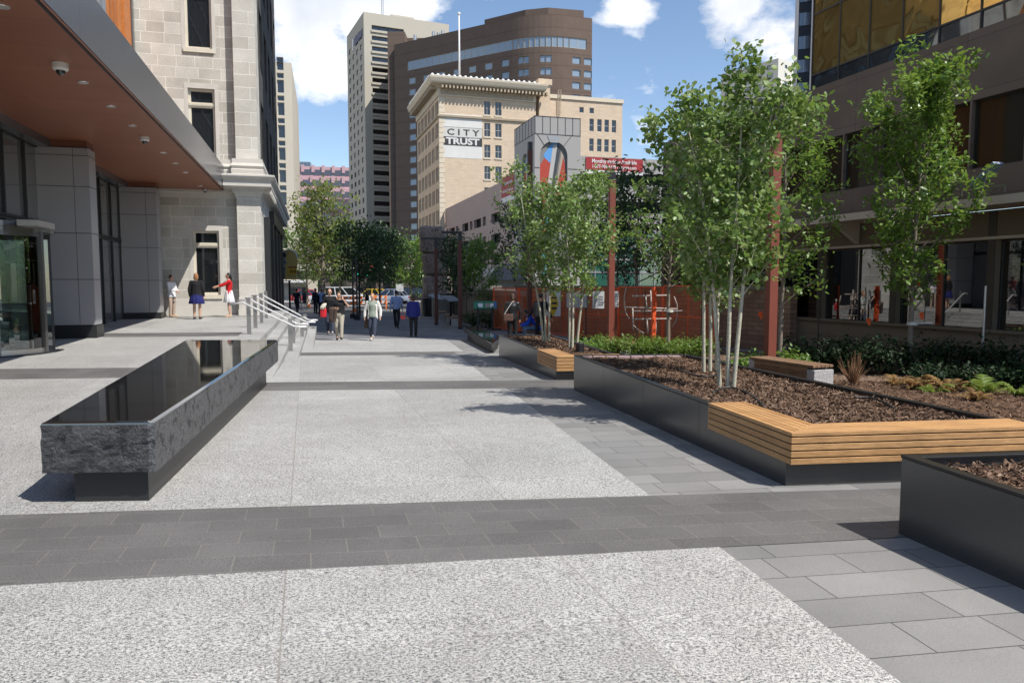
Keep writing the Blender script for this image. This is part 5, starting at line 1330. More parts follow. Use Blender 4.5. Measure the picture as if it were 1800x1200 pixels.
def stakes(b, offs_, hs, label):
    for k, (dx, dy) in enumerate(offs_):
        m = MB(); m.tube([(0,0,-.1),(0,0,hs)], .014, 6); o = m.build('tree_stake', K['blackmetal'], smooth=False, loc=(b[0]+dx, b[1]+dy, b[2])); tag(o, label[k], 'stake', 'thin steel stakes beside young trees')
stakes(g3, [(-.72,-.3),(.88,-.2)], 1.75, ['thin black stake left of the small staked tree by the fence', 'thin black stake right of the small staked tree by the fence'])
stakes(g1, [(-1.55,.6)], 1.6, ['thin dark stake leaning left of the upright elm'])
m = MB(); m.tube([(0,0,-.1),(0,0,1.75)], .022, 6); tag(m.build('tree_stake', K['steelpost'], loc=(g1[0]+1.62, g1[1]+.3, g1[2])), 'perforated grey steel stake right of the upright elm', 'stake', 'thin steel stakes beside young trees')
K['tape'] = M('orange_tape', (.85,.12,.02), .6); K['strap'] = M('white_strap', (.62,.60,.55), .6)
for (px, py, Y, lab) in ((1527,563,15.0,'orange plastic tag on the stake left of the upright elm'), (1620,553,14.5,'orange plastic tag tied beside the upright elm trunk'), (1337,552,15.5,'orange tag on the stake left of the red post')):
    p = at(px, py, Y); m = MB(); m.box((0,0,0), (.10,.02,.09), .4); m.box((.02,.012,-.06), (.05,.015,.08), .2); tag(m.build('marker_tag', K['tape'], loc=p), lab, 'tag')
for (b, z, r, lab) in ((g1, 1.02, .085, 'white strap round the trunk of the upright elm'), (g3, 1.17, .09, 'white strap round the trunk of the small staked tree')):
    m = MB(); m.lathe([(r,-.03),(r+.01,-.03),(r+.01,.03),(r,.03)], n=14); m.bar((r*.8,0,0), (r+.25,-.08,.02), .02, .02); tag(m.build('tree_strap', K['strap'], loc=(b[0]+.03, b[1], b[2]+z)), lab, 'strap')
# --- trees further along the walk ---
far_trees = [
 ('street_tree', 'big half bare street tree with olive leaves and a thick grey trunk at the left', (569,536), 56, 9.4, 'bark_grey', 'leaf_olive', dict(z0=.22, rmax=2.5, nb=46, nl=5200, ls=.22, tr=.20, up=.62, seed=71, shape=QUA, spread=.42, bare=.25, nsub=4)),
 ('street_tree', 'leafy green tree low beside the big half bare tree', (540,532), 60, 6.2, 'bark_grey', 'leaf_green', dict(z0=.3, rmax=2.4, nb=26, nl=2600, ls=.20, tr=.10, up=.6, seed=72, shape=QUA, spread=.4)),
 ('street_tree', 'green tree close behind the big half bare tree, right side', (598,532), 62, 7.0, 'bark_grey', 'leaf_green', dict(z0=.3, rmax=2.2, nb=26, nl=2600, ls=.20, tr=.10, up=.7, seed=73, shape=QUA, spread=.4)),
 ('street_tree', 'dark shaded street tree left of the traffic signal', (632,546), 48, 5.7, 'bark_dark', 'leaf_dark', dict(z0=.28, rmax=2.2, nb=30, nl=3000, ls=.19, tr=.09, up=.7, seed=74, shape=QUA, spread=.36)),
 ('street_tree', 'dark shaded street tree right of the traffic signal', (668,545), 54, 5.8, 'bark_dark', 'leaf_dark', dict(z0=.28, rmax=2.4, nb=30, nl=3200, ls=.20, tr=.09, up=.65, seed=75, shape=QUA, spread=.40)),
 ('street_tree', 'bright green sunlit tree left of the stacked rock sculpture', (722,525), 62, 5.6, 'bark_grey', 'leaf_green', dict(z0=.26, rmax=2.3, nb=30, nl=3400, ls=.20, tr=.12, up=.6, seed=76, shape=QUA, spread=.36)),
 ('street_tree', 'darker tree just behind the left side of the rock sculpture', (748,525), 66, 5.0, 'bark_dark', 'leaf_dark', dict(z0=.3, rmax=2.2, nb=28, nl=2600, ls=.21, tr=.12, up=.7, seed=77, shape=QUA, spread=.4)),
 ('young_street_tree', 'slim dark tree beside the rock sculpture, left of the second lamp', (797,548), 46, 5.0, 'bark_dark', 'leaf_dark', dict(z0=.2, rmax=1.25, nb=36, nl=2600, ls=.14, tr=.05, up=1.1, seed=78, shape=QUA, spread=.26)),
 ('young_street_tree', 'staked young tree behind the green information board', (848,568), 37, 4.1, 'bark_grey', 'leaf_green', dict(z0=.32, rmax=1.15, nb=30, nl=2600, ls=.13, tr=.045, up=1.0, seed=79, shape=QUA, spread=.22)),
 ('young_street_tree', 'young tree close right of the second street lamp', (820,562), 40, 4.0, 'bark_grey', 'leaf_dark', dict(z0=.34, rmax=1.05, nb=26, nl=2000, ls=.13, tr=.045, up=1.0, seed=80, shape=QUA, spread=.22)),
 ('street_tree', 'dark round tree far behind at the end of the walk', (690,515), 96, 7.0, 'bark_dark', 'leaf_dark', dict(z0=.25, rmax=3.8, nb=34, nl=2600, ls=.34, tr=.16, up=.55, seed=81, shape=QUA, spread=.7)),
 ('street_tree', 'leafy tree close beyond the orange fence, between fence and parkade', (925,560), 40, 6.2, 'bark_grey', 'leaf_dark', dict(z0=.3, rmax=1.9, nb=28, nl=2600, ls=.16, tr=.08, up=.7, seed=82, shape=QUA, spread=.3)),
 ('street_tree', 'tree beyond the fence in front of the green glazed parkade floor', (1085,560), 38, 6.0, 'bark_grey', 'leaf_dark', dict(z0=.3, rmax=1.9, nb=28, nl=2600, ls=.16, tr=.08, up=.7, seed=83, shape=QUA, spread=.3)),
]
for nm, lab, (px, py), Y, h, bk, lf, kw in far_trees:
    p = at(px, py, Y); tree(nm, lab, (p.x, p.y, zR(Y)), h, K[bk], K[lf], group='street trees along the walk', **kw)
# --- shrubs ---
def shrub(name, label, loc, r, h, leafm, nl, ls, seed, group, cat='shrub', shape=QUA):
    rnd = random.Random(seed); t = thing(name, label, cat, loc, 0, group); sb_ = MB(); cr = MB()
    for k in range(12):
        az = k*2.4; L = rnd.uniform(.6, 1.0); e = Vector((math.cos(az)*r*L*.8, math.sin(az)*r*L*.8, h*rnd.uniform(.6, 1.0))); sb_.tube([(0,0,-.05), e*.5+Vector((0,0,.1*h)), e], [.012,.008,.003], 4, False)
        for _ in range(nl//12):
            f = rnd.random()**.5; q = e*f; s_ = .30*r
            leaf(cr, (q.x+rnd.gauss(0, s_), q.y+rnd.gauss(0, s_), max(.02, q.z+rnd.gauss(0, .16*h))), ls, rnd, shape, .2)
    sb_.build('stems', K['bark_grey'], t, fix=False); cr.build('foliage', leafm, t, fix=False); return t
lime = [(1050,622,20.5),(1085,632,19.6),(1118,640,18.6),(1142,622,19.8),(1165,646,18.4),(1200,640,18.9),(1230,634,19.2)]
ll_ = ['lime green shrub beside the base of the red post', 'lime green shrub just behind the low timber bench', 'lime green shrub touching the speckled granite block', 'lime green shrub at the back of the bed by the fence', 'lime green shrub at the foot of the small staked tree', 'lime green shrub right of the small staked tree', 'rightmost lime green shrub before the orange fence']
for i, (px, py, Y) in enumerate(lime):
    b = gpt(px, py, Y); shrub('green_shrub', ll_[i], b, .42, .46, K['leaf_shrub'], 1000, .07, 100+i, 'lime green shrubs in the bed')
for i, (px, py, Y, lab) in enumerate(((1020,612,19.0,'green shrub beside the right rim of the far planter'), (1040,617,18.2,'small green shrub left of the low timber bench'), (1310,645,13.6,'green leafy plant left of the red post base'), (1395,640,14.2,'leafy green plant right of the red post base'))):
    b = gpt(px, py, Y); shrub('green_shrub', lab, b, .34, .48, K['leaf_green'], 700, .07, 120+i, 'green plants in the bed')
dk = [(1400,14.9),(1440,14.9),(1480,14.8),(1525,14.6),(1570,14.4),(1625,14.2),(1668,14.0),(1720,13.9),(1770,13.6),(1640,12.6),(1730,12.2),(1790,12.0)]
dn = ['dark shrub first from the left along the brown office base', 'dark shrub second from the left along the office base', 'dark shrub behind the timber bench end, by the office base', 'dark shrub behind the dry red brown bush', 'dark shrub left of the upright elm trunk', 'dark shrub right of the upright elm trunk', 'dark shrub below the perforated steel stake', 'dark shrub by the bare concrete base, second from the right edge', 'dark shrub at the right edge along the office base', 'low dark shrub in front, just right of the elm', 'low dark shrub behind the bright fern', 'low dark shrub in front at the right edge of the bed']
for i, (px, Y) in enumerate(dk):
    p = at(px, 600, Y); shrub('dark_shrub', dn[i], (p.x, p.y, zR(Y)+.03), .47 if i < 9 else .36, .66 if i < 9 else .36, K['leaf_shade'], 900, .07, 140+i, 'dark shrubs along the office base')
def fern(label, px, py, Y, r, n, leafm, seed, group='ferny plants on the mulch'):
    rnd = random.Random(seed); r *= .72; b = gpt(px, py, Y); t = thing('fern', label, 'fern', b, 0, group); cr = MB()
    for k in range(n):
        az = rnd.uniform(0, 6.28); L = r*rnd.uniform(.6, 1.1); hh = L*rnd.uniform(.35, .9); pts = []
        for i in range(9):
            f = i/8; pts.append(Vector((math.cos(az)*L*f, math.sin(az)*L*f, hh*math.sin(f*2.1)*.8)))
        for i in range(1, 9):
            w_ = .10*L*(1-abs(i/8-.35)); dv = Vector((-math.sin(az), math.cos(az), 0))
            for sd in (-1, 1):
                e = pts[i]+dv*sd*w_*3+(pts[i]-pts[i-1])*.6+Vector((0,0,-.02)); cr.add([pts[i-1], pts[i], e], [(0,1,2)])
    cr.build('fronds', leafm, t, fix=False); return t
fern('bright green fern near the right edge of the planting bed', 1730, 692, 11.5, .55, 22, K['leaf_fern'], 1)
fern('withered yellow brown fern left of the bright green one', 1665, 692, 11.6, .50, 26, K['leaf_brown'], 2)
fern('withered brown fern below the upright elm', 1610, 682, 12.0, .45, 22, K['leaf_brown'], 3)
fern('half green fern patch between the withered ferns', 1638, 690, 11.5, .40, 16, K['leaf_fern'], 4)
fern('rusty brown fern left of the elm trunk', 1575, 672, 12.6, .40, 20, K['leaf_brown'], 5)
fern('yellowish fern at the right edge of the picture', 1795, 690, 11.0, .45, 20, K['leaf_fern'], 6)
fern('withered low fern right under the bright green fern', 1715, 706, 10.6, .42, 20, K['leaf_brown'], 7)
b = gpt(1500, 668, 12.4); t = thing('dry_shrub', 'dry leafless red brown bush of thin twigs right of the timber bench', 'shrub', b); rnd = random.Random(9); m = MB()
for k in range(70):
    az = rnd.uniform(0, 6.28); L = rnd.uniform(.1, .28); e = Vector((math.cos(az)*L, math.sin(az)*L, rnd.uniform(.3, .62))); m.tube([(0,0,0), e*.5+Vector((math.cos(az)*.03, math.sin(az)*.03, .05)), e], [.006,.004,.002], 4, False)
m.build('twigs', K['twig_dry'], t, fix=False)
for i, (px, py, Y) in enumerate(((832,578,36),(862,580,35.5),(885,580,36))):
    b = gpt(px, py, Y); shrub('green_shrub', ['dark green shrub left below the green information board', 'dark green shrub right below the information board', 'low shrub at the left end of the orange fence'][i], b, .6, .7, K['leaf_dark'], 700, .10, 170+i, 'shrubs by the information board')
# ================================================================== PEOPLE
K['skin'] = M('skin', (.50,.30,.21), .5, var=.08, vs=12, spec=.4); K['skin_d'] = M('darker_skin', (.22,.12,.075), .5, var=.08, vs=12, spec=.4)
K['hair_br'] = M('brown_hair', (.06,.032,.02), .6, var=.3, vs=40); K['hair_bk'] = M('black_hair', (.016,.013,.012), .5, var=.3, vs=40); K['hair_gi'] = M('ginger_hair', (.30,.14,.055), .6, var=.3, vs=40); K['hair_bl'] = M('dark_blonde_hair', (.21,.12,.055), .6, var=.3, vs=40); K['hair_au'] = M('auburn_hair', (.045,.020,.013), .6, var=.3, vs=40); K['hair_gr'] = M('greying_brown_hair', (.16,.115,.085), .6, var=.3, vs=40)
def cloth(n, c, rough=.85): return M(n, c, rough, var=.12, vs=9, bump=.35, bs=14, bd=.02, spec=.2)
CL = dict(white=cloth('white_cotton', (.68,.68,.70)), black=cloth('black_knit', (.016,.016,.018)), red=cloth('red_knit', (.50,.018,.022)), navy=cloth('navy_skirt', (.022,.026,.13)), beige=cloth('beige_trousers', (.40,.31,.25)),
          khaki=cloth('khaki_trousers', (.34,.31,.25)), jeans=cloth('dark_jeans', (.045,.055,.085)), cardigan=cloth('pale_cardigan', (.60,.59,.56)), sage=cloth('sage_top', (.26,.30,.25)), blue=cloth('light_blue_shirt', (.26,.34,.58)),
          dgrey=cloth('charcoal_trousers', (.028,.028,.033)), royal=cloth('royal_blue_jacket', (.028,.035,.19)), suit=cloth('dark_suit', (.014,.015,.024)), leather=M('black_leather', (.016,.016,.018), .30, bump=.6, bs=9, bd=.03), cobalt=cloth('cobalt_hoodie', (.015,.07,.50)), denim=cloth('blue_denim', (.14,.22,.36)), brownj=cloth('brown_jacket', (.07,.050,.042)))
K['shoe_bk'] = M('black_shoes', (.012,.012,.012), .4); K['shoe_tan'] = M('tan_shoes', (.50,.36,.22), .6); K['shoe_w'] = M('pale_trainers', (.5,.48,.45), .6); K['eye'] = M('dark_eyes', (.01,.008,.008), .3); K['lip_c'] = M('lips', (.36,.12,.10), .5)
def remesh(mb, name, vox, m, parent, sub=1):
    me = mb.mesh('tmp', True); o = bpy.data.objects.new('tmp', me); C.objects.link(o)
    r = o.modifiers.new('r', 'REMESH'); r.mode = 'VOXEL'; r.voxel_size = vox; s_ = o.modifiers.new('s', 'SMOOTH'); s_.iterations = 4; s_.factor = .5
    dg = bpy.context.evaluated_depsgraph_get(); res = bpy.data.meshes.new_from_object(o.evaluated_get(dg)); bpy.data.objects.remove(o); bpy.data.meshes.remove(me)
    res.materials.clear(); res.materials.append(m); res.polygons.foreach_set('use_smooth', [True]*len(res.polygons)); res.name = name
    ob = bpy.data.objects.new(name, res); C.objects.link(ob); ob.parent = parent; return ob
def caps(mb, p, q, r0, r1, n=10):
    p, q = Vector(p), Vector(q); d = (q-p).normalized()
    mb.tube([p-d*r0*.9, p-d*r0*.5, p, p.lerp(q,.5), q, q+d*r1*.5, q+d*r1*.9], [r0*.3, r0*.86, r0, (r0+r1)/2*1.02, r1, r1*.86, r1*.3], n)
def loft(mb, lev, n=14):
    """lev: (centre, half width, half depth, yaw)"""
    rg = []
    for c, w, d, yaw in lev:
        c = Vector(c); rg.append([c+Vector((math.cos(a)*w*math.cos(yaw)-math.sin(a)*d*math.sin(yaw), math.cos(a)*w*math.sin(yaw)+math.sin(a)*d*math.cos(yaw), 0)) for a in [2*math.pi*k/n for k in range(n)]])
    mb.rings(rg)
def hand(mb, wr, dirv, palm_n, curl=.5, s=1.0):
    """palm with four unequal bent fingers and a thumb leaving its side"""
    d = Vector(dirv).normalized(); nn = Vector(palm_n); nn = (nn-d*nn.dot(d)).normalized(); sd = d.cross(nn)
    c = wr+d*.045*s
    Mx = Matrix((sd, d, nn)).transposed(); mb.ell(c, (.040*s, .052*s, .016*s), 10, 6, Mx)
    for i, L in enumerate((.066, .076, .071, .055)):
        b = wr+d*.085*s+sd*(-.030+.020*i)*s; p = [b-d*.015*s]; q = b; dd = d.copy()
        for seg, f in ((0,.42),(1,.33),(2,.25)):
            dd = (dd*math.cos(curl*.7)+nn*math.sin(curl*.7)).normalized() if seg else (dd*math.cos(curl*.4)+nn*math.sin(curl*.4)).normalized()
            p.append(q.copy()); q = q+dd*L*f*s
        p.append(q); mb.tube(p, [.010*s, .0095*s, .009*s, .008*s, .006*s], 6)
    b = wr+d*.030*s-sd*.034*s; mb.tube([b+sd*.012*s, b-sd*.014*s+d*.018*s+nn*.006*s, b-sd*.022*s+d*.045*s+nn*.018*s, b-sd*.018*s+d*.062*s+nn*.03*s], [.013*s, .012*s, .010*s, .007*s], 6)
def person(label, loc, H, rz, P=None, top=('white', 'long'), bottom=('trousers', 'beige'), hair=('hair_br', 'short'), skin='skin', shoes='shoe_bk', build=1.0, jacket=None, group=None, fem=False, tail=None, curl=(.5,.5)):
    k = H/1.75; t = thing('person', label, 'person', loc, rz, group)
    J = dict(pel=(0,0,.96), waist=(0,.0,1.10), chest=(0,.005,1.30), neck=(0,.01,1.47), head=(0,-.015,1.635), shL=(.185,.01,1.41), shR=(-.185,.01,1.41), elL=(.245,.03,1.13), elR=(-.245,.03,1.13), wrL=(.255,-.03,.88), wrR=(-.255,-.03,.88),
             hiL=(.09,0,.93), hiR=(-.09,0,.93), knL=(.10,-.02,.50), knR=(-.10,-.02,.50), anL=(.10,.02,.085), anR=(-.10,.02,.085), toL=(.12,-.15,.03), toR=(-.12,-.15,.03), look=(0,-1,0))
    J.update(P or {}); J = {a: Vector(b)*(1 if a == 'look' else k) for a, b in J.items()}
    b_ = build*k; yaw = math.atan2((J['shL']-J['shR']).y, (J['shL']-J['shR']).x)
    def torso(mb, g, z0=None, flare=0.0):
        w = .98 if fem else 1.06
        loft(mb, [(J['pel']-Vector((0,0,.09*k)), (.150 if not fem else .165)*b_+g+flare, .105*b_+g+flare, 0), (J['pel'], .158*b_+g+flare*.7, .112*b_+g+flare*.7, 0), (J['waist'], (.128 if fem else .145)*b_+g, (.100)*b_+g, yaw*.5), (J['chest']-Vector((0,0,.07*k)), .145*b_*w+g, .112*b_+g, yaw), (J['chest']+Vector((0,0,.03*k)), .160*b_*w+g, .118*b_+g, yaw), (J['chest'].lerp(J['neck'],.62), .150*k*w+g, .088*k+g, yaw), (J['neck']-Vector((0,0,.015*k)), .075*k+g, .065*k+g*.7, yaw), (J['neck']+Vector((0,0,.01*k)), .055*k+g*.4, .055*k+g*.4, yaw)])
        caps(mb, J['shL'], J['chest'].lerp(J['neck'], .5), .060*k+g, .085*k+g); caps(mb, J['shR'], J['chest'].lerp(J['neck'], .5), .060*k+g, .085*k+g)
    # ---- body, one continuous skin
    mb = MB(); torso(mb, 0)
    caps(mb, J['neck']-Vector((0,0,.05*k)), J['neck'].lerp(J['head'], .6), .056*k, .050*k)
    lk = J['look'].normalized(); up = Vector((0,0,1)); up = (up-lk*up.dot(lk)).normalized(); rt = up.cross(lk)   # rt points to the person's right... used symmetrically
    Hm = Matrix((rt, lk, up)).transposed(); h0 = J['head']
    mb.ell(h0+up*.012*k, (.073*k, .092*k, .108*k), 14, 10, Hm); mb.ell(h0+lk*.028*k-up*.062*k, (.052*k, .058*k, .055*k), 12, 8, Hm)
    mb.ell(h0+lk*.098*k-up*.012*k, (.013*k, .017*k, .024*k), 8, 6, Hm); mb.ell(h0+lk*.085*k+up*.030*k, (.050*k, .014*k, .010*k), 8, 6, Hm)
    for s_ in (-1, 1): mb.ell(h0+rt*s_*.076*k-up*.004*k, (.010*k, .020*k, .030*k), 8, 6, Hm)
    for s_ in 'LR':
        caps(mb, J['sh'+s_], J['el'+s_], .052*b_, .041*k); caps(mb, J['el'+s_], J['wr'+s_], .041*k, .027*k)
        caps(mb, J['hi'+s_], J['kn'+s_], .084*b_, .056*k); caps(mb, J['kn'+s_], J['kn'+s_].lerp(J['an'+s_], .35), .055*k, .056*k); caps(mb, J['kn'+s_].lerp(J['an'+s_], .35), J['an'+s_], .056*k, .036*k)
        caps(mb, J['an'+s_], J['to'+s_], .040*k, .028*k)
    body = remesh(mb, 'body', .014*k, K[skin], t)
    hm = MB()
    for s_, cu in zip('LR', curl):
        d = (J['wr'+s_]-J['el'+s_]); inn = J['pel']-J['wr'+s_]; inn.z = 0
        if inn.length < .05: inn = Vector((0,-1,0))
        hand(hm, J['wr'+s_], d, inn, cu, k)
    hb = hm.mesh('h'); bm = bmesh.new(); bm.from_mesh(body.data); bm.from_mesh(hb); 
    for f in bm.faces: f.smooth = True
    bm.to_mesh(body.data); bm.free(); bpy.data.meshes.remove(hb)
    # ---- face
    e = MB()
    for s_ in (-1, 1): e.ell(h0+lk*.086*k+rt*s_*.031*k+up*.010*k, (.012*k, .007*k, .008*k), 8, 6, Hm)
    e.build('eyes', K['eye'], t, smooth=True); e = MB(); e.ell(h0+lk*.086*k-up*.056*k, (.024*k, .007*k, .008*k), 8, 6, Hm); e.build('mouth', K['lip_c'], t, smooth=True)
    # ---- hair
    hm_, hs = hair
    if hm_:
        m = MB(); 
        m.ell(h0-lk*.020*k+up*.036*k, (.083*k, .094*k, .098*k), 14, 10, Hm)
        if hs != 'short': m.ell(h0-lk*.050*k-up*.02*k, (.086*k, .062*k, .10*k), 12, 8, Hm)
        if hs == 'bob': m.ell(h0-lk*.040*k-up*.075*k, (.098*k, .062*k, .075*k), 12, 8, Hm)
        if hs == 'tail': caps(m, h0-lk*.085*k+up*.02*k, h0-lk*.11*k-up*.06*k, .030*k, .038*k); caps(m, h0-lk*.11*k-up*.06*k, h0-lk*.105*k-up*.21*k, .038*k, .018*k)
        if hs == 'bun': m.ell(h0-lk*.105*k+up*.01*k, (.05*k,.045*k,.05*k), 10, 8, Hm); m.ell(h0+lk*.05*k+up*.07*k, (.066*k,.04*k,.04*k), 10, 8, Hm)
        remesh(m, 'hair', .012*k, K[hm_], t)
    # ---- clothes
    tc_, sl = top; m = MB(); torso(m, .016*k, flare=.012 if fem else 0)
    if sl == 'loose': loft(m, [(J['pel']-Vector((0,0,.13*k)), .205*b_, .16*b_, 0), (J['waist'], .17*b_, .14*b_, 0), (J['chest'], .165*b_, .125*b_, yaw)])
    for s_ in 'LR':
        a, b, c = J['sh'+s_], J['el'+s_], J['wr'+s_]
        if sl == 'short': caps(m, a, a.lerp(b, .62), .066*b_, .062*b_)
        else: caps(m, a, b, .066*b_, .055*k); caps(m, b, b.lerp(c, .97 if sl != 'half' else .55), .055*k, .043*k)
    remesh(m, 'top' if not jacket else 'shirt', .018*k, CL[tc_], t)
    if jacket:
        m = MB(); g = .032*k
        N = 16
        for z0_, z1_ in ((0,1),):
            lev = [(J['pel']-Vector((0,0,.16*k)), .190*b_, .145*b_), (J['pel'], .180*b_, .14*b_), (J['waist'], .165*b_, .13*b_), (J['chest'], .185*b_, .145*b_), (J['chest'].lerp(J['neck'], .62), .165*k, .105*k), (J['neck']-Vector((0,0,.01*k)), .082*k, .075*k)]
            open_ = jacket[1]; rg = []
            for i, (c, w_, d_) in enumerate(lev):
                ga = open_*(1 if i < 4 else .6); row = []
                for q in range(N+1):
                    a = -math.pi/2+ga+(2*math.pi-2*ga)*q/N; row.append(c+Vector((math.cos(a)*w_, math.sin(a)*d_, 0)))
                rg.append(row+[c+(p-c)*.9 for p in row[::-1]])
            m.rings(rg)
        for s_ in 'LR': caps(m, J['sh'+s_], J['el'+s_], .074*b_, .062*k); caps(m, J['el'+s_], J['el'+s_].lerp(J['wr'+s_], .97), .062*k, .048*k)
        remesh(m, 'jacket', .017*k, CL[jacket[0]], t)
    kind, bc = bottom; m = MB()
    if kind == 'trousers':
        loft(m, [(J['pel']-Vector((0,0,.10*k)), .155*b_, .118*b_, 0), (J['pel'], .170*b_, .126*b_, 0), (J['waist']-Vector((0,0,.06*k)), .160*b_, .118*b_, 0)])
        for s_ in 'LR':
            caps(m, J['hi'+s_], J['kn'+s_], .094*b_, .072*k); caps(m, J['kn'+s_], J['an'+s_]+Vector((0,0,.02*k)), .072*k, .062*k)
        remesh(m, 'trousers', .017*k, CL[bc], t)
    else:
        n = 40; rg = []
        for z, w_, pl in ((1.06, .150, 0), (.98, .172, .004), (.80, .215, .012), (.60, .250, .022), (.585, .240, .02)):
            rg.append([Vector(((w_*b_/k+pl*math.sin(a*11))*math.cos(a)*k, (w_*.82*b_/k+pl*math.sin(a*11))*math.sin(a)*k, z*k)) for a in [2*math.pi*q/n for q in range(n)]])
        m.rings(rg); m.build('skirt', CL[bc], t, smooth=True)
    for s_ in 'LR':
        m = MB(); a, b = J['an'+s_], J['to'+s_]; dd = (b-a); 
        heel = a+Vector((0,0,-.045*k))-Vector((dd.x, dd.y, 0)).normalized()*.02; caps(m, heel, b+Vector((0,0,.008*k)), .045*k, .038*k); caps(m, a.lerp(heel,.4), heel.lerp(b,.45), .044*k, .04*k); remesh(m, 'shoe', .013*k, K[shoes], t)
    return t, J, k
def footpt(px, py, z):
    p = onz(px, py, z); return p
zq_ = -.672+.006
WALK = dict(knL=(.10,-.16,.53), anL=(.10,-.24,.12), toL=(.11,-.40,.10), knR=(-.10,-.05,.50), anR=(-.10,.20,.13), toR=(-.10,.06,.03), elL=(.24,.10,1.14), wrL=(.25,.10,.90), elR=(-.24,-.02,1.13), wrR=(-.25,-.16,.92))
OFL = footpt(303, 557, zL(27.6)+.002)
person('woman in a loose white blouse and beige trousers standing in the wall shade, facing right', OFL, 1.58, R(75), dict(elR=(-.22,-.06,1.15), wrR=(-.12,-.28,1.10), elL=(.22,-.05,1.15), wrL=(.10,-.26,1.08)), ('white', 'loose'), ('trousers', 'beige'), ('hair_br', 'short'), shoes='shoe_tan', fem=True, group='women talking by the limestone wall')
p = footpt(347, 560.5, zL(27.2)+.002)
person('woman in a black cardigan and blue pleated skirt seen from behind', p, 1.64, R(188), dict(elL=(.26,.04,1.13), elR=(-.25,.03,1.13)), ('black', 'loose'), ('skirt', 'navy'), ('hair_gi', 'bob'), shoes='shoe_bk', fem=True, build=1.12, group='women talking by the limestone wall')
p = footpt(404, 557, zL(27.6)+.002)
person('woman in a red cardigan and white skirt pointing left with an outstretched arm', p, 1.66, R(-72), dict(elR=(-.20,-.24,1.30), wrR=(-.16,-.48,1.22), elL=(.21,-.20,1.27), wrL=(.12,-.44,1.20)), ('red', 'half'), ('skirt', 'white'), ('hair_bk', 'tail'), shoes='shoe_tan', fem=True, group='women talking by the limestone wall', curl=(.2,.15))
p = footpt(597, 598, zq_)
t, J, k = person('man in a black T-shirt and khaki trousers holding a phone to his ear', p, 1.80, R(6), dict(WALK, elL=(.33,-.02,1.24), wrL=(.17,-.12,1.50), elR=(-.26,-.02,1.15), wrR=(-.08,-.26,1.17), look=(.15,-1,-.22)), ('black', 'short'), ('trousers', 'khaki'), ('hair_br', 'short'), shoes='shoe_bk', build=1.18, curl=(1.0,.8))
q = J['wrL']+Vector((-.045,-.03,.07)); m = MB(); m.box((0,0,0), (.02,.07,.14)); o = m.build('mobile_phone', K['blackmetal'], bevel=.004, loc=Vector(t.location)+Matrix.Rotation(R(6),3,'Z') @ q); o.rotation_euler = (R(20), 0, R(6)); tag(o, 'black phone held to the ear of the man in the black T-shirt', 'phone')
q = Vector(t.location)+Matrix.Rotation(R(6),3,'Z') @ (J['elR'].lerp(J['wrR'], .45)); m = MB()
loft(m, [((0,.0,.07), .12, .05, .2), ((-.02,-.01,.0), .17, .10, .2), ((-.03,-.01,-.16), .165, .085, .15), ((-.04,.0,-.36), .15, .07, .3), ((-.05,.01,-.50), .12, .05, .1)]); o = remesh(m, 'carried_jacket', .018, CL['brownj'], None); o.location = q; o.rotation_euler = (0,0,R(10)); tag(o, 'brown jacket draped over the forearm of the man on the phone', 'jacket')
p = footpt(581, 588, zq_)
t, J, k = person('bald man in glasses and a black sweater walking behind the man on the phone', p, 1.90, R(8), dict(WALK, wrR=(-.20,-.26,1.06), elR=(-.27,0,1.14)), ('black', 'long'), ('trousers', 'jeans'), (None, ''), shoes='shoe_w', build=1.1)
g_ = MB(); h0 = J['head']
for s_ in (-1,1): g_.tube([h0+Vector((s_*.034+.024*math.cos(a)*1, -.098, .012+.02*math.sin(a))) for a in [i*.7 for i in range(10)]], .004, 5)
g_.build('glasses', K['blackmetal'], t)
q = Vector(t.location)+Matrix.Rotation(R(8),3,'Z') @ J['wrR']; m = MB(); loft(m, [((0,0,0),.06,.03,0),((-.02,0,-.08),.13,.07,.1),((-.03,0,-.3),.14,.08,.1),((-.03,0,-.42),.12,.07,0)]); o = remesh(m, 'shopping_bag', .016, M('red_plastic_bag', (.55,.02,.03), .4, bump=.5, bs=12, bd=.02), None); o.location = q; tag(o, 'red shopping bag carried by the bald man', 'bag')
m = MB(); loft(m, [((-.03,0,-.10),.09,.05,0),((.0,-.01,-.02),.12,.06,.3),((.06,.0,.10),.10,.05,.3),((.10,.02,.15),.06,.03,.2)]); o = remesh(m, 'paper_parcel', .016, M('white_yellow_wrapper', (.60,.58,.48), .7, var=.3, vs=9), None); o.location = q+Vector((-.03,-.05,.02)); tag(o, 'white and yellow wrapped parcel in the arm of the bald man', 'parcel')
p = footpt(656, 598.5, zq_)
t, J, k = person('woman with short ginger hair in an open white cardigan walking towards the viewer', p, 1.76, R(-3), dict(WALK, toL=(.08,-.40,.20), anL=(.08,-.22,.16), elL=(.29,.02,1.13), wrL=(.30,-.06,.90), elR=(-.29,.02,1.13), wrR=(-.30,-.04,.89)), ('sage', 'long'), ('trousers', 'jeans'), ('hair_gi', 'short'), shoes='shoe_w', build=1.08, jacket=('cardigan', .75), fem=True)
m = MB(); loft(m, [((0,0,.0),.05,.04,0),((0,0,-.08),.11,.07,0),((0,0,-.36),.12,.08,0),((0,0,-.40),.10,.06,0)]); m.tube([(-.03,0,-.03),(.02,0,.20),(.08,.03,.50)], .012, 6); o = m.build('shoulder_bag', CL['brownj'], smooth=True, loc=(p.x-.24, p.y+.14, p.z+.86)); tag(o, 'dark brown bag hanging behind the ginger woman, at her right side', 'bag')
p = footpt(697, 577, zq_)
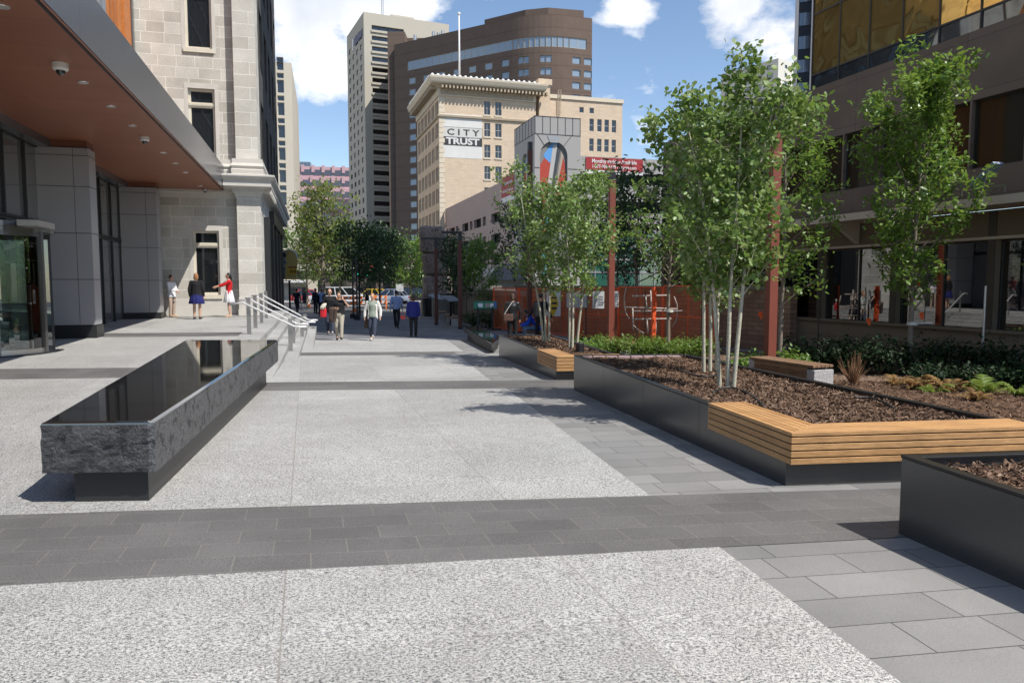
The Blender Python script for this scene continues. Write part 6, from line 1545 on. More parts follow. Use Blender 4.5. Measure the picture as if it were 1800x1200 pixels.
person('man in a light blue shirt and dark trousers walking away', p, 1.79, R(176), dict(WALK, look=(.35,-1,0)), ('blue', 'long'), ('trousers', 'dgrey'), ('hair_bk', 'short'), shoes='shoe_bk')
p = footpt(727, 592, zq_)
t, J, k = person('woman in a royal blue jacket and black trousers walking away', p, 1.68, R(184), dict(elL=(.25,.02,1.12), wrL=(.26,-.04,.88), anL=(.09,.10,.10), toL=(.1,-.06,.03), anR=(-.09,-.04,.085), toR=(-.1,-.2,.03)), ('royal', 'loose'), ('trousers', 'dgrey'), ('hair_br', 'bob'), shoes='shoe_bk', fem=True, build=1.08)
m = MB(); m.box((0,0,0), (.18,.07,.12)); m.tube([(-.07,0,.05),(-.05,0,.22),(.05,0,.22),(.07,0,.05)], .008, 5); o = m.build('handbag', M('coral_handbag', (.62,.06,.05), .5), loc=(p.x-.42, p.y+.02, p.z+.78), bevel=.012); tag(o, 'small coral red handbag carried by the woman in the royal blue jacket', 'bag')
def farp(px, pyf): 
    return footpt(px, pyf, -.672+.006)
person('man in a dark suit and blue shirt standing under the big tree', farp(565, 556), 1.80, R(10), None, ('blue', 'short'), ('trousers', 'suit'), ('hair_bk', 'short'), 'skin_d', 'shoe_bk', jacket=('suit', .45))
person('man in dark clothes half hidden behind the man in the suit', farp(555, 551), 1.76, R(60), None, ('suit', 'long'), ('trousers', 'suit'), ('hair_bk', 'short'), 'skin_d', 'shoe_bk')
person('man in a dark T-shirt walking away beyond the handrails', farp(522, 552), 1.76, R(172), WALK, ('suit', 'short'), ('trousers', 'dgrey'), ('hair_bk', 'short'), 'skin_d', 'shoe_bk')
person('person in black standing behind the ginger woman by the lamp poles', farp(646, 560), 1.72, R(100), None, ('black', 'long'), ('trousers', 'suit'), ('hair_gr', 'short'), 'skin_d', 'shoe_bk')
p = at(901, 560, 25.0); p.z = zR(25)
t, J, k = person('woman in a black leather jacket with a brown shoulder bag walking away', (p.x, p.y, p.z), 1.72, R(180), dict(elL=(.27,.03,1.13), elR=(-.27,.03,1.13)), ('leather', 'long'), ('trousers', 'black'), ('hair_au', 'tail'), shoes='shoe_bk', fem=True, build=1.05)
m = MB(); m.box((0,0,0), (.32,.12,.24)); o = m.build('shoulder_bag', M('brown_leather_bag', (.10,.05,.035), .45), loc=(p.x-.14, p.y-.20, p.z+.93), bevel=.03)
m = MB(); m.tube([(-.14,0,.10),(.02,.03,.36),(.16,.10,.56)], .010, 6); m.build('strap', K['strap'], o); tag(o, 'brown leather shoulder bag on the back of the woman in black leather', 'bag')
p = at(940, 575, 27.0); zb = zR(27)
t, J, k = person('seated man in a cobalt blue hoodie and jeans leaning forward beyond the far planter', (p.x, p.y, zb), 1.76, R(-82), dict(pel=(0,.10,.50), waist=(0,.04,.64), chest=(0,-.14,.80), neck=(0,-.26,.93), head=(0,-.36,1.04), look=(0,-1,-.35), shL=(.185,-.19,.90), shR=(-.185,-.19,.90), elL=(.22,-.28,.66), elR=(-.22,-.28,.66), wrL=(.12,-.50,.58), wrR=(-.10,-.50,.58), hiL=(.09,.06,.47), hiR=(-.09,.06,.47), knL=(.14,-.36,.50), knR=(-.14,-.36,.50), anL=(.13,-.32,.09), anR=(-.13,-.36,.09), toL=(.14,-.50,.03), toR=(-.14,-.54,.03)), ('cobalt', 'long'), ('trousers', 'denim'), ('hair_bk', 'short'), 'skin_d', 'shoe_bk')
timber_bench('timber bench carrying the man in the cobalt hoodie, mostly behind the planter', (p.x-.15, p.y-.5), (p.x+.25, p.y+1.2), zb+.40, .40)
p = at(950, 560, 26.0); zb = zR(26)
t, J, k = person('person in a dark coat walking with a swinging right hand, half hidden by aspen stems', (p.x, p.y, zb), 1.74, R(185), dict(WALK, elL=(.28,.06,1.14), wrL=(.44,.0,.92), elR=(-.3,.0,1.14), wrR=(-.40,-.02,.90)), ('suit', 'loose'), ('trousers', 'suit'), ('hair_bk', 'short'), shoes='shoe_bk')
m = MB(); loft(m, [((0,0,-.25),.13,.07,0),((0,0,-.2),.16,.10,0),((0,0,.1),.15,.10,0),((0,0,.25),.09,.06,0)]); o = remesh(m, 'backpack', .02, CL['leather'], None); o.location = (p.x-.12, p.y-.22, zb+1.18); tag(o, 'shiny black backpack on the person in the dark coat', 'backpack')
# ================================================================== STREET FURNITURE
# square red-brown posts
def post(name, label, px, ybase, ytop, Y, w, m, cap=.35, cat='post', head=None, group=None):
    b = at(px, ybase, Y); tp = at(px, ytop, Y); zb = zR(Y); h = tp.z-zb; t = thing(name, label, cat, (b.x, b.y, zb), R(12), group)
    k = MB(); k.boxb(-w/2, w/2, -w/2, w/2, .12, h-cap); k.build('pole', m, t, bevel=.006)
    k = MB(); k.boxb(-w/2-.012, w/2+.012, -w/2-.012, w/2+.012, -.1, .12) ; k.build('base_sleeve', K['steelpost'] if name == 'red_post' else K['blackmetal'], t)
    k = MB(); k.boxb(-w/2+.006, w/2-.006, -w/2+.006, w/2-.006, h-cap, h); k.build('lamp_neck' , K['blackmetal'], t)
    if head:
        k = MB(); k.boxb(head[0], head[1], -.12, .12, h-.06, h+.03); k.boxb(min(0, head[0]), max(0, head[1]), -.03, .03, h-.02, h+.02) ; k.build('lamp_head', K['blackmetal'], t, bevel=.008)
    return t
post('red_post', 'square red brown lamp post in front of the orange fence, black neck on top', 1073, 598, 303, 20.5, .165, K['corten'], .25, 'lamp post', None, 'red brown lamp posts')
post('red_post', 'tall red brown lamp post rising through the elm crown by the brown office', 1353, 628, 180, 13.6, .165, K['corten'], .45, 'lamp post', (-.75, .15), 'red brown lamp posts')
post('red_post', 'dark red brown lamp post just left of the far planter aspens', 931, 570, 250, 29, .18, K['rust'], .3, 'lamp post', None, 'red brown lamp posts')
post('street_lamp', 'rust brown street lamp with a flat head, in front of the rock sculpture', 767, 566, 419, 38, .17, K['rust'], .5, 'street lamp', (-.75, .45), 'rust brown street lamps')
post('street_lamp', 'rust brown street lamp with a flat head, right of the rock sculpture', 809, 572, 408, 34.5, .18, K['rust'], .4, 'street lamp', (-.85, .1), 'rust brown street lamps')
# thin black tree guards / poles in the walk
for i, (px, pyb, yt, Y, lab) in enumerate(((621,553,455,45,'thin black pole left of two in the walk'), (628,556,450,43,'thin black pole right of two in the walk, nearer'))):
    b = at(px, pyb, Y); m = MB(); h = at(px, yt, Y).z+.67; t = thing('black_pole', lab, 'pole', (b.x, b.y, -.67)); m.tube([(0,0,0),(0,0,h)], .05, 8); m.build('pole', K['blackmetal'], t); m = MB(); m.boxb(-.16,.16,-.16,.16,0,.28); m.build('pole_base', K['blackmetal'], t)
# traffic signal with green light
b = at(640, 545, 70); t = thing('traffic_signal', 'traffic signal with green lamps among the dark trees', 'traffic light', (b.x, b.y, -.67)); m = MB(); m.tube([(0,0,0),(0,0,3.6)], .07, 8); m.build('pole', K['blackmetal'], t)
ge = bpy.data.materials.new('green_signal_lamp'); ge.use_nodes = True; q = ge.node_tree.nodes['Principled BSDF']; q.inputs['Base Color'].default_value = (0,.3,.2,1); q.inputs['Emission Color'].default_value = (0.02,.8,.5,1); q.inputs['Emission Strength'].default_value = .9
re_ = bpy.data.materials.new('red_signal_lamp'); re_.use_nodes = True; q = re_.node_tree.nodes['Principled BSDF']; q.inputs['Base Color'].default_value = (.3,.02,.01,1); q.inputs['Emission Color'].default_value = (.9,.05,.02,1); q.inputs['Emission Strength'].default_value = .9
for x in (-.55, .3):
    m = MB(); m.boxb(x-.2, x+.2, -.15, .15, 2.7, 3.7); hd = m.build('signal_head', K['blackmetal'], t); m = MB(); m.ell((x,-.16,2.95), (.15,.05,.15), 10, 6); m.build('green_lamp', ge, hd)
m = MB(); m.ell((.75,-.1,3.6), (.14,.06,.14), 10, 6); m.build('red_lamp', re_, t)
# stacked rock sculpture
K['redrock'] = roughstone('brown_boulder', (.26,.19,.155), (.42,.34,.28), 1.0)
bk = at(768, 547, 52); t = thing('rock_sculpture', 'tall sculpture of three stacked brown boulders', 'sculpture', (bk.x, bk.y, -.68))
sR = 52/FPX
def boulder(z0, z1, prof, seed, cx):
    m = MB(); n = 26; rg = []; L = 16
    for i in range(L+1):
        u = i/L; f = min(1, u*10+.80)*min(1, (1-u)*10+.76); z = z0+(z1-z0)*u; row = []
        for k in range(n):
            a = 2*math.pi*k/n; c_, s_ = math.cos(a), math.sin(a); sq = (abs(c_)**7+abs(s_)**7)**(-1/7)
            nz = noise.noise(Vector((c_*1.3+seed, s_*1.3, z*.8)))*.30+noise.noise(Vector((c_*3+seed, s_*3, z*2)))*.12
            w0, w1 = prof[0]+(prof[1]-prof[0])*u, prof[2]+(prof[3]-prof[2])*u
            r = (sq*.8+.2)*(1+nz)*f; row.append((cx(u)+c_*w0*r, s_*w1*r, z+nz*.15))
        rg.append(row)
    m.rings(rg); m.build('boulder', K['redrock'], t, smooth=True)
h_ = lambda y: (547-y)*sR
boulder(-.2, h_(480), (1.15, .88, 1.0, .8), 3, lambda u: -.05)
boulder(h_(479.5), h_(442), (.90, .92, .8, .8), 9, lambda u: -.02)
boulder(h_(441.5), h_(395), (1.0, .80, .9, .7), 17, lambda u: -.12-.1*u)
# low wall beyond the walk
K['taupe'] = M('taupe_concrete_wall', (.20,.175,.14), .9, var=.12, vs=.8, bump=.2, bs=12); K['taupe_l'] = M('pale_wall_coping', (.26,.235,.195), .85, var=.08)
a = at(803, 545, 47); b = at(905, 560, 33); a.z = b.z = -.67; d = b-a; rz = math.atan2(d.y, d.x); L = d.length
t = thing('low_wall', 'taupe concrete wall with a pale coping behind the information boards', 'wall', a, rz); m = MB(); m.boxb(0, L, 0, .4, -.1, 1.55)
m.build('wall', K['taupe'], t); m = MB(); m.boxb(-.1, L+.1, -.1, .5, 1.55, 1.78); m.build('coping', K['taupe_l'], t)
m = MB(); m.boxb(-.002+.0, .45, -1.6, 0, -.1, 1.5); m.build('return_wall', K['taupe_l'], t)
# benches along the wall
for i, (px, pyb, Y, lab) in enumerate(((784,556,43,'farthest timber block bench below the rock sculpture'), (797,563,39,'timber block bench between the two slanted boards'), (806,566,36.5,'timber block bench beside the second street lamp'))):
    p = at(px-5, pyb, Y); q = at(px-8, pyb-5, Y+2.2); timber_bench(lab, (p.x, p.y), (q.x, q.y), -.67+.46, .46, .45)
# slanted reading boards
def board(label, px, pyb, Y, w, d, h, mt, ang=R(12), tilt=28, legs=1):
    p = at(px, pyb, Y); t = thing('information_board', label, 'information board', (p.x, p.y, zR(Y)), ang, 'information boards along the walk')
    m = MB(); m.box((0,0,h), (w, d, .05), M=Matrix.Rotation(R(tilt), 4, 'X')); pn = m.build('panel', mt, t)
    for x in ([0] if legs == 1 else (-w*.32, w*.32)):
        m = MB(); m.boxb(x-.05, x+.05, -.02, .05, -.05, h-.06); m.boxb(x-.03, x+.03, -.14, .10, h-.1, h-.04); m.build('leg', K['blackmetal'], t)
    return t, pn
K['boardgrey'] = M('grey_panel', (.30,.30,.31), .4); K['boardgreen'] = M('green_panel', (.03,.20,.09), .4)
board('slanted grey reading board nearer the rock sculpture', 769, 557, 42, .95, .65, 1.35, K['boardgrey'], R(55), 24)
board('slanted grey reading board left of the second street lamp', 793, 560, 38, .95, .65, 1.35, K['boardgrey'], R(55), 24)
t, pn = board('wide green information board with photos on two posts', 853, 583, 33.5, 1.05, .42, 1.15, K['boardgreen'], R(4), 50, 2)
Mt = Matrix.Translation((0,0,1.15)) @ Matrix.Rotation(R(50), 4, 'X')
for x, w_, mt in ((-.22,.22,K['white']), (.09,.18,K['pinkconc']), (.30,.16,K['white'])):
    m = MB(); m.box((x,-.03,.030), (w_,.22,.006)); m.v = [tuple(Mt @ Vector(v)) for v in m.v]; m.build('photo', mt, t)
m = MB(); m.box((.46,0,.029), (.11,.40,.004)); m.v = [tuple(Mt @ Vector(v)) for v in m.v]; m.build('blue_end', M('blue_panel', (.05,.14,.32), .4), t)
b = at(745, 560, 40); t = thing('litter_bin', 'dark round litter bin left of the rock sculpture', 'litter bin', (b.x-.5, b.y+8, -.67)); m = MB(); m.lathe([(0,0),(.55,0),(.62,1.15),(.55,1.22),(.48,1.2),(0,1.15)], n=18); m.build('bin_body', K['blackmetal'], t)
# ------------------------------------------------ orange construction fence
K['net_or'] = None
t_ = NT('orange_netting'); t_.set(.7); v = t_.coord(); sp = t_.new('ShaderNodeSeparateXYZ'); t_.link(v, sp.inputs[0])
def strand(s, per, w): return t_.math('LESS_THAN', t_.math('FRACT', t_.math('DIVIDE', s, per)), w)
g_ = t_.math('MAXIMUM', strand(sp.outputs[0], .05, .18), strand(sp.outputs[2], .07, .09)); t_.base((.88,.20,.06))
tr = t_.new('ShaderNodeBsdfTransparent'); mx = t_.new('ShaderNodeMixShader'); t_.link(g_, mx.inputs[0]); t_.link(tr.outputs[0], mx.inputs[1]); t_.link(t_.p.outputs[0], mx.inputs[2]); t_.link(mx.outputs[0], t_.out.inputs['Surface']); K['net_or'] = t_.m
K['or_paint'] = M('orange_red_paint', (.78,.11,.03), .5)
fa_, fb_ = Vector((6.05, 22.0)), Vector((-.85, 34.0)); nF = 6; fl_ = ['orange netted fence panel nearest the brown office', 'second orange netted fence panel from the right, behind the staked tree', 'orange netted fence panel behind the lime shrubs', 'orange netted fence panel right of the yellow sign', 'orange netted fence panel behind the seated man', 'leftmost orange netted fence panel by the taupe wall']
def fpt(s): p = fa_.lerp(fb_, s); return Vector((p.x, p.y, zR(p.y)))
for i in range(nF):
    p, q = fpt(i/nF), fpt((i+1)/nF); L = (q-p).length; rz = math.atan2(q.y-p.y, q.x-p.x); t = thing('construction_fence', fl_[i], 'fence', p, rz, 'orange construction fence panels'); h = 1.92
    m = MB()
    for x in (.03, L-.03): m.boxb(x-.025, x+.025, -.025, .025, 0, h)
    for z in (h, h*.5, .12): m.boxb(.03, L-.03, -.018, .018, z-.02, z+.02)
    m.boxb(L*.5-.015, L*.5+.015, -.015, .015, .12, h)
    m.build('frame', K['or_paint'], t)
    n_ = MB(); n_.boxb(.05, L-.05, .020, .022, .14, h-.03); n_.build('netting', K['net_or'], t)
    for x in (.05, L-.05):
        m = MB(); m.boxb(x-.06, x+.06, -.35, .35, -.02, .05); m.build('foot', K['blackmetal'], t)
post('fence_post', 'thick orange red fence post left of the pipe lattice', 1148, 630, 503, 21.8, .11, K['or_paint'], .02, 'post')
# brick hoarding behind with white lattice
K['brnbrick'] = brickmat('brown_brick_hoarding', (.25,.135,.09), (.34,.20,.135), (.16,.115,.09), .42, .14, .012, .9, var=.2)
p, q = fpt(0), fpt(1); nrm = Vector((-(q-p).y, (q-p).x, 0)).normalized(); nrm = -nrm if nrm.y < 0 else nrm
p += nrm*1.6; q += nrm*1.6; L = (q-p).length; rz = math.atan2(q.y-p.y, q.x-p.x); t = thing('brick_wall', 'low brown brick wall behind the orange netting fence', 'wall', (p.x, p.y, -.67), rz)
m = MB(); m.boxb(-1.5, L+.5, -.15, .15, -.2, 1.95); m.build('wall', K['brnbrick'], t); m = MB(); m.boxb(-1.5, L+.5, -.2, .2, 1.95, 2.05); m.build('coping', K['taupe'], t)
K['wpipe'] = M('white_painted_pipe', (.36,.31,.28), .5, var=.1)
def wline(px, py, Y): return at(px, py, Y)
c0 = at(1150, 555, 23.0); t = thing('pipe_lattice', 'white painted pipe lattice with curved side hoops behind the orange fence', 'frame', (c0.x, c0.y, zR(23)))
for i, seg in enumerate(([(1111,520.5),(1172,519)], [(1100,540),(1190,543)], [(1111,547),(1180,546)], [(1112,561),(1180,560)], [(1112,540),(1113,580)], [(1135,521),(1137,546)], [(1137,561),(1139,585)], [(1143.5,510),(1148,585)], [(1150,520),(1151,545)], [(1152,562),(1154,585)],
          [(1101,506),(1097.5,520),(1097.5,538),(1100,550),(1106,560)], [(1185,521),(1190,535),(1191,552),(1188,565),(1181,575)], [(1112,570),(1120,578),(1132,586)])):
    m = MB(); m.tube([at(a, b, 22.6)-c0+Vector((0,0,c0.z-zR(23))) for a, b in seg],   .018 if i > 9 else .024, 7); m.build('pipe', K['wpipe'], t, smooth=True)
# signs on the fence
sg = at(973, 533, 28.6); t = thing('site_sign', 'yellow and white site notice fixed to the orange fence', 'sign', sg, R(-8)); K['yel'] = M('yellow_sign', (.62,.42,.02), .5, var=.05)
m = MB(); m.boxb(-.27,.27,-.02,.02,-.50,.52); m.build('board', K['bannerw'], t); m = MB(); m.prism_xz([(-.22,-.49),(.02,-.49),(.20,-.02),(.10,.36),(-.06,.48),(-.22,.38),(-.14,.06)], -.035, -.022); m.build('yellow_shape', K['yel'], t)
for z, w_ in ((.22,.18),(.02,.20),(-.18,.20)):
    m = MB(); m.boxb(-.07, -.07+w_, -.042, -.036, z-.05, z+.03); m.build('print_line', K['blackmetal'], t)
for px, py, w_, h_2, lab in ((1052,527,.175,.52,'white notice with dark print on the fence left of the red post'), (1084,526,.065,.48,'narrow white notice on the fence right of the red post')):
    s_ = at(px, py, 22.6); t = thing('site_sign', lab, 'sign', s_, R(-8)); m = MB(); m.boxb(-w_,w_,-.02,.02,-h_2/2,h_2/2); m.build('board', K['bannerw'], t); m = MB(); m.boxb(-.02,.02,-.0,.04,-1.6,0); m.build('stake', K['rust'], t)
    for z in (.10,.02,-.06,-.14): m = MB(); m.boxb(0, w_*.8, -.028, -.021, z-.018, z+.018); m.build('print_line', K['boardgrey'], t)
    m = MB(); m.prism_xz([(-w_*.9,-h_2*.45),(-w_*.55,-h_2*.45),(-w_*.15,h_2*.45),(-w_*.6,h_2*.45)], -.028, -.021); m.build('stripe', K['boardgrey'], t)
b = at(1015, 527, 26); t = thing('equipment_box', 'grey equipment box on legs behind the orange fence', 'box', (b.x, b.y, zR(26)), R(-10)); m = MB(); m.boxb(-.36,.36,-.25,.25,1.25,1.75); m.build('box', K['boardgrey'], t, bevel=.02)
for x in (-.3,.3): m = MB(); m.boxb(x-.03,x+.03,-.03,.03,0,1.25); m.build('leg', K['rust'], t)
# ------------------------------------------------ far street: cars, barricades, pub sign
K['tyre'] = M('tyre_rubber', (.015,.015,.016), .85); K['rim_m'] = M('alloy_rim', (.35,.35,.36), .35, metal=.8); K['headl'] = M('headlight_glass', (.6,.6,.62), .1, spec=.8); K['taill'] = M('tail_light', (.35,.01,.01), .25)
def car(label, px, pyb, Y, rz, col, L=4.6, H=1.62, W=1.84, suv=True, stripe=None, cat='car'):
    p = at(px, pyb, Y); t = thing('parked_car', label, cat, (p.x, p.y, -.672), rz); pm = M('car_paint', col, .22, spec=.6, var=.03)
    def sec(x, w, z0, z1): 
        b = .06; return [(x,-w/2,z0+b),(x,-w/2+b,z0),(x,w/2-b,z0),(x,w/2,z0+b),(x,w/2*.99,(z0+z1)/2),(x,w/2*.94,z1-b),(x,w/2*.86,z1),(x,-w/2*.86,z1),(x,-w/2*.94,z1-b),(x,-w/2*.99,(z0+z1)/2)]
    bl = .58*H; m = MB(); h = L/2
    m.rings([sec(-h, W*.80, .42, bl*.88), sec(-h+.12, W*.92, .30, bl*.97), sec(-h+.9, W, .26, bl), sec(0, W, .26, bl+.02), sec(h-1.2, W, .26, bl), sec(h-.25, W*.93, .28, bl*.88), sec(h, W*.78, .38, bl*.70)]); m.build('body', pm, t, smooth=False, bevel=.02)
    def cs(x, w, z): return [(x,-w/2,z),(x,w/2,z)]
    xr0, xr1 = (-h+.35, h-1.95) if suv else (-h+1.0, h-2.0); rb0, rb1 = (-h+.05 if suv else -h+.45), h-1.15
    m = MB(); zr_ = H; m.add([(rb0,-W*.46,bl),(rb1,-W*.46,bl),(rb1,W*.46,bl),(rb0,W*.46,bl),(xr0,-W*.38,zr_-.07),(xr1,-W*.38,zr_-.07),(xr1,W*.38,zr_-.07),(xr0,W*.38,zr_-.07)], [(0,1,5,4),(1,2,6,5),(2,3,7,6),(3,0,4,7),(0,3,2,1),(4,5,6,7)]); m.build('windows', K['dglass'], t)
    m = MB(); m.boxb(xr0-.02, xr1+.02, -W*.39, W*.39, zr_-.075, zr_); m.build('roof', pm, t, bevel=.03)
    m = MB()
    for s_ in (-1, 1):
        for xa, xb in ((rb0, xr0), (rb0+(rb1-rb0)*.36, xr0+(xr1-xr0)*.36), (rb0+(rb1-rb0)*.66, xr0+(xr1-xr0)*.62), (rb1, xr1)): m.bar((xa, s_*W*.463, bl), (xb, s_*W*.383, zr_-.06), .07, .03, up=(0,s_,0))
    m.build('window_pillars', pm, t)
    for x in (-h+.85, h-.9):
        for s_ in (-1, 1):
            r = .34; m = MB(); m.rings([[(x+rr*math.cos(a), s_*yy, r+rr*math.sin(a)-.0) for a in [2*math.pi*k/18 for k in range(18)]] for rr, yy in ((r*.7,W/2-.20),(r,W/2-.19),(r,W/2+.01),(r*.66,W/2+.02))]); w_ = m.build('wheel', K['tyre'], t)
            m = MB(); m.rings([[(x+rr*math.cos(a), s_*yy, r+rr*math.sin(a)) for a in [2*math.pi*k/14 for k in range(14)]] for rr, yy in ((r*.62,W/2+.005),(r*.6,W/2+.03),(r*.2,W/2+.02))]); m.build('rim', K['rim_m'], w_)
    for s_ in (-1, 1):
        m = MB(); m.box((h-.10, s_*W*.33, bl*.68), (.14,.36,.14)); m.build('headlight', K['headl'], t, bevel=.02); m = MB(); m.box((-h+.05, s_*W*.37, bl*.80), (.10,.22,.2)); m.build('tail_light', K['taill'], t, bevel=.02)
        m = MB(); m.box((rb1-.35, s_*(W/2+.10), bl+.06), (.12,.2,.14)); m.build('wing_mirror', pm, t, bevel=.02)
    if stripe: 
        for s_ in (-1, 1): m = MB(); m.boxb(-h+.5, h-1.0, s_*(W/2+.004)-.006, s_*(W/2+.004)+.006, .62, .78); m.build('side_stripe', stripe, t)
    return t
K['blue_st'] = M('blue_stripe', (.02,.08,.45), .4); K['or_st'] = M('orange_stripe', (.75,.22,.02), .4)
car('white car with an orange side stripe parked across the walk behind the barricades', 612, 530, 70, R(8), (.62,.62,.63), 4.9, 1.75, suv=True, stripe=K['or_st'])
car('white car left of the striped one, half hidden by the bald man', 582, 527, 75, R(170), (.60,.61,.62), 4.6, 1.6)
car('yellow taxi on the street behind the blue shirted man', 668, 522, 78, R(4), (.62,.42,.02), 4.6, 1.5, suv=False, cat='taxi')
car('silver blue car parked right of the yellow taxi', 684, 523, 76, R(175), (.30,.34,.42), 4.5, 1.5, suv=False)
car('red car at the far end of the left pavement', 546, 527, 78, R(20), (.45,.015,.02), 4.4, 1.45, suv=False)
car('black car parked right behind the sunlit green tree', 735, 522, 80, R(5), (.02,.02,.022), 4.6, 1.65)
# barricades
K['or_bar'] = M('orange_barrier', (.80,.17,.02), .5); K['wh_bar'] = M('white_barrier', (.62,.62,.60), .5)
bl_ = ['orange and white barricade left of the two black poles', 'orange and white barricade right of the two black poles', 'orange and white barricade behind the ginger woman']
for i, (px, py, Y) in enumerate(((616,537,57),(634,537,58),(668,523,60))):
    p = at(px, py, Y); t = thing('barricade', bl_[i], 'barrier', (p.x, p.y, -.672+.05), R(5), 'orange road barricades')
    for z in (.95, .55):
        m = MB(); m.boxb(-.6, .6, -.03, .03, z-.12, z+.12); b_ = m.build('board', K['wh_bar'], t); m = MB()
        for k in range(3): x = -.5+k*.4; m.prism_xz([(x,z-.118),(x+.2,z-.118),(x+.3,z+.118),(x+.1,z+.118)], -.036, -.031); 
        m.build('stripes', K['or_bar'], b_)
    for x in (-.5, .5):
        m = MB(); m.bar((x,-.3,0), (x,0,1.1), .05, .05, up=(1,0,0)); m.bar((x,.3,0), (x,0,1.1), .05, .05, up=(1,0,0)); m.build('leg', K['or_bar'], t)
for i, (px, py, Y, lab) in enumerate(((542,531,66,'orange traffic cone left of the red car front'), (623,541,55,'orange traffic cone at the foot of the left barricade'))):
    p = at(px, py, Y); t = thing('traffic_cone', lab, 'traffic cone', (p.x, p.y, -.672)); m = MB(); m.lathe([(0,.04),(.18,.04),(.05,.8),(0,.82)], n=14); m.build('cone', K['or_bar'], t, smooth=False); m = MB(); m.boxb(-.24,.24,-.24,.24,0,.04); m.build('cone_base', K['or_bar'], t); m = MB(); m.lathe([(.135,.30),(.142,.30),(.105,.48),(.098,.48)], n=14); m.build('white_collar', K['wh_bar'], t)
# grey wire site fence and hanging shop figure at the left
p = at(494, 540, 58); t = thing('wire_fence', 'grey wire mesh site fence beyond the handrails at the left', 'fence', (p.x, p.y, -.67), R(8)); m = MB()
for x in (0, 1.55): m.boxb(x-.04, x+.04, -.03, .03, 0, 1.95)
for z in (.1, 1.0, 1.9): m.boxb(0, 1.55, -.02, .02, z-.03, z+.03)
m.build('frame', K['steelpost'], t); m = MB()
for k in range(14): m.boxb(.1+k*.1, .112+k*.1, -.006, .006, .1, 1.9)
for k in range(14): m.boxb(0, 1.55, -.006, .006, .15+k*.125, .162+k*.125)
m.build('mesh', K['steelpost'], t)
c = at(508, 464, 46); t = thing('shop_sign', 'arched yellow hanging shop sign on a bracket', 'sign', c, R(0)); K['signyel'] = M('mustard_sign', (.46,.33,.10), .6)
m = MB(); N = 14; m.prism_xz([(-.42,-.95)]+[(-.52*math.cos(math.pi*i/N), .35+.52*math.sin(math.pi*i/N)) for i in range(N+1)]+[(.42,-.95)], -.04, .04); m.build('board', K['signyel'], t)
m = MB(); m.prism_xz([(-.56,.35)]+[(-.56*math.cos(math.pi*i/N), .35+.56*math.sin(math.pi*i/N)) for i in range(N+1)]+[(.50,.35)]+[(.50*math.cos(math.pi*i/N), .35+.50*math.sin(math.pi*i/N)) for i in range(N+1)], -.05, .05); m.build('rim', K['signwhite'], t)
m = MB(); m.boxb(-.02, .48, -.055, -.042, -.62, -.28); m.build('yellow_plate', K['yel'], t); m = MB(); m.boxb(-.02, .48, -.056, -.042, -.25, -.17); m.build('red_bar', K['banner'], t)
m = MB(); 
for k in range(4): m.boxb(.05+k*.11, .12+k*.11, -.062, -.056, -.55, -.36)
m.build('print_marks', K['rust'], t)
m = MB(); m.bar((-1.3,0,-1.05), (.1,0,-1.05), .05, .05); m.bar((-.2,0,-1.05),(-.2,0,-.9),.04,.04); m.build('bracket', K['blackmetal'], t)
m = MB(); m.boxb(-.05,.05,-.05,.05,-3.8,-1.0); m.build('pole', K['blackmetal'], t)
# sculpted figure in a hat beside the sign
f = at(497, 490, 45.6); t = thing('figure_sculpture', 'dark sculpted man in a hat standing on the sign bracket', 'sculpture', (f.x, f.y, f.z)); m = MB()
for s_ in (-1, 1): caps(m, (s_*.08,0,.65), (s_*.09,0,.05), .09, .06)
loft(m, [((0,0,.62),.16,.12,0),((0,0,.8),.18,.13,0),((.0,-.02,1.05),.23,.16,0),((.03,-.05,1.22),.16,.11,0),((.1,-.08,1.30),.06,.06,0)])
m2 = MB(); m2.ell((.17,-.10,1.42), (.10,.11,.13), 12, 8); m2.lathe([(0,0),(.20,0),(.20,.02),(.11,.03),(.10,.15),(0,.16)], (.17,-.10,1.47), 14); 
caps(m, (.2,-.1,1.15), (.28,-.2,.95), .06, .05); caps(m, (-.2,0,1.15), (-.16,-.16,.92), .06, .05); remesh(m, 'figure', .03, M('grey_shirt_paint', (.13,.14,.16), .6), t); remesh(m2, 'head_and_hat', .025, K['blackmetal'], t)
m = MB(); loft(m, [((0,0,.02),.14,.11,0),((0,0,.4),.15,.115,0),((0,0,.72),.185,.14,0)]); m.build('trousers', K['blackmetal'], t, smooth=True)
# street name / parking blades by the far pavement
for i, (px, py, Y, lab) in enumerate(((703,505,70,'small white street sign on a thin post by the far trees'), (536,512,66,'narrow dark blue pole sign on the left pavement'))):
    p = at(px, 530, Y); z = at(px, py, Y).z; t = thing('street_sign', lab, 'sign', (p.x, p.y, -.67)); m = MB(); m.boxb(-.04,.04,-.04,.04,0,z+.67); m.build('post', K['steelpost'], t); m = MB(); 
    if i == 0: m.boxb(-.35,.35,-.06,-.042,z+.3,z+1.0)
    else: m.boxb(-.22,.22,-.06,.06,.3,z+1.0)
    m.build('sign_plate', K['wh_bar'] if i == 0 else K['suitblue'] if 'suitblue' in K else CL['suit'], t)
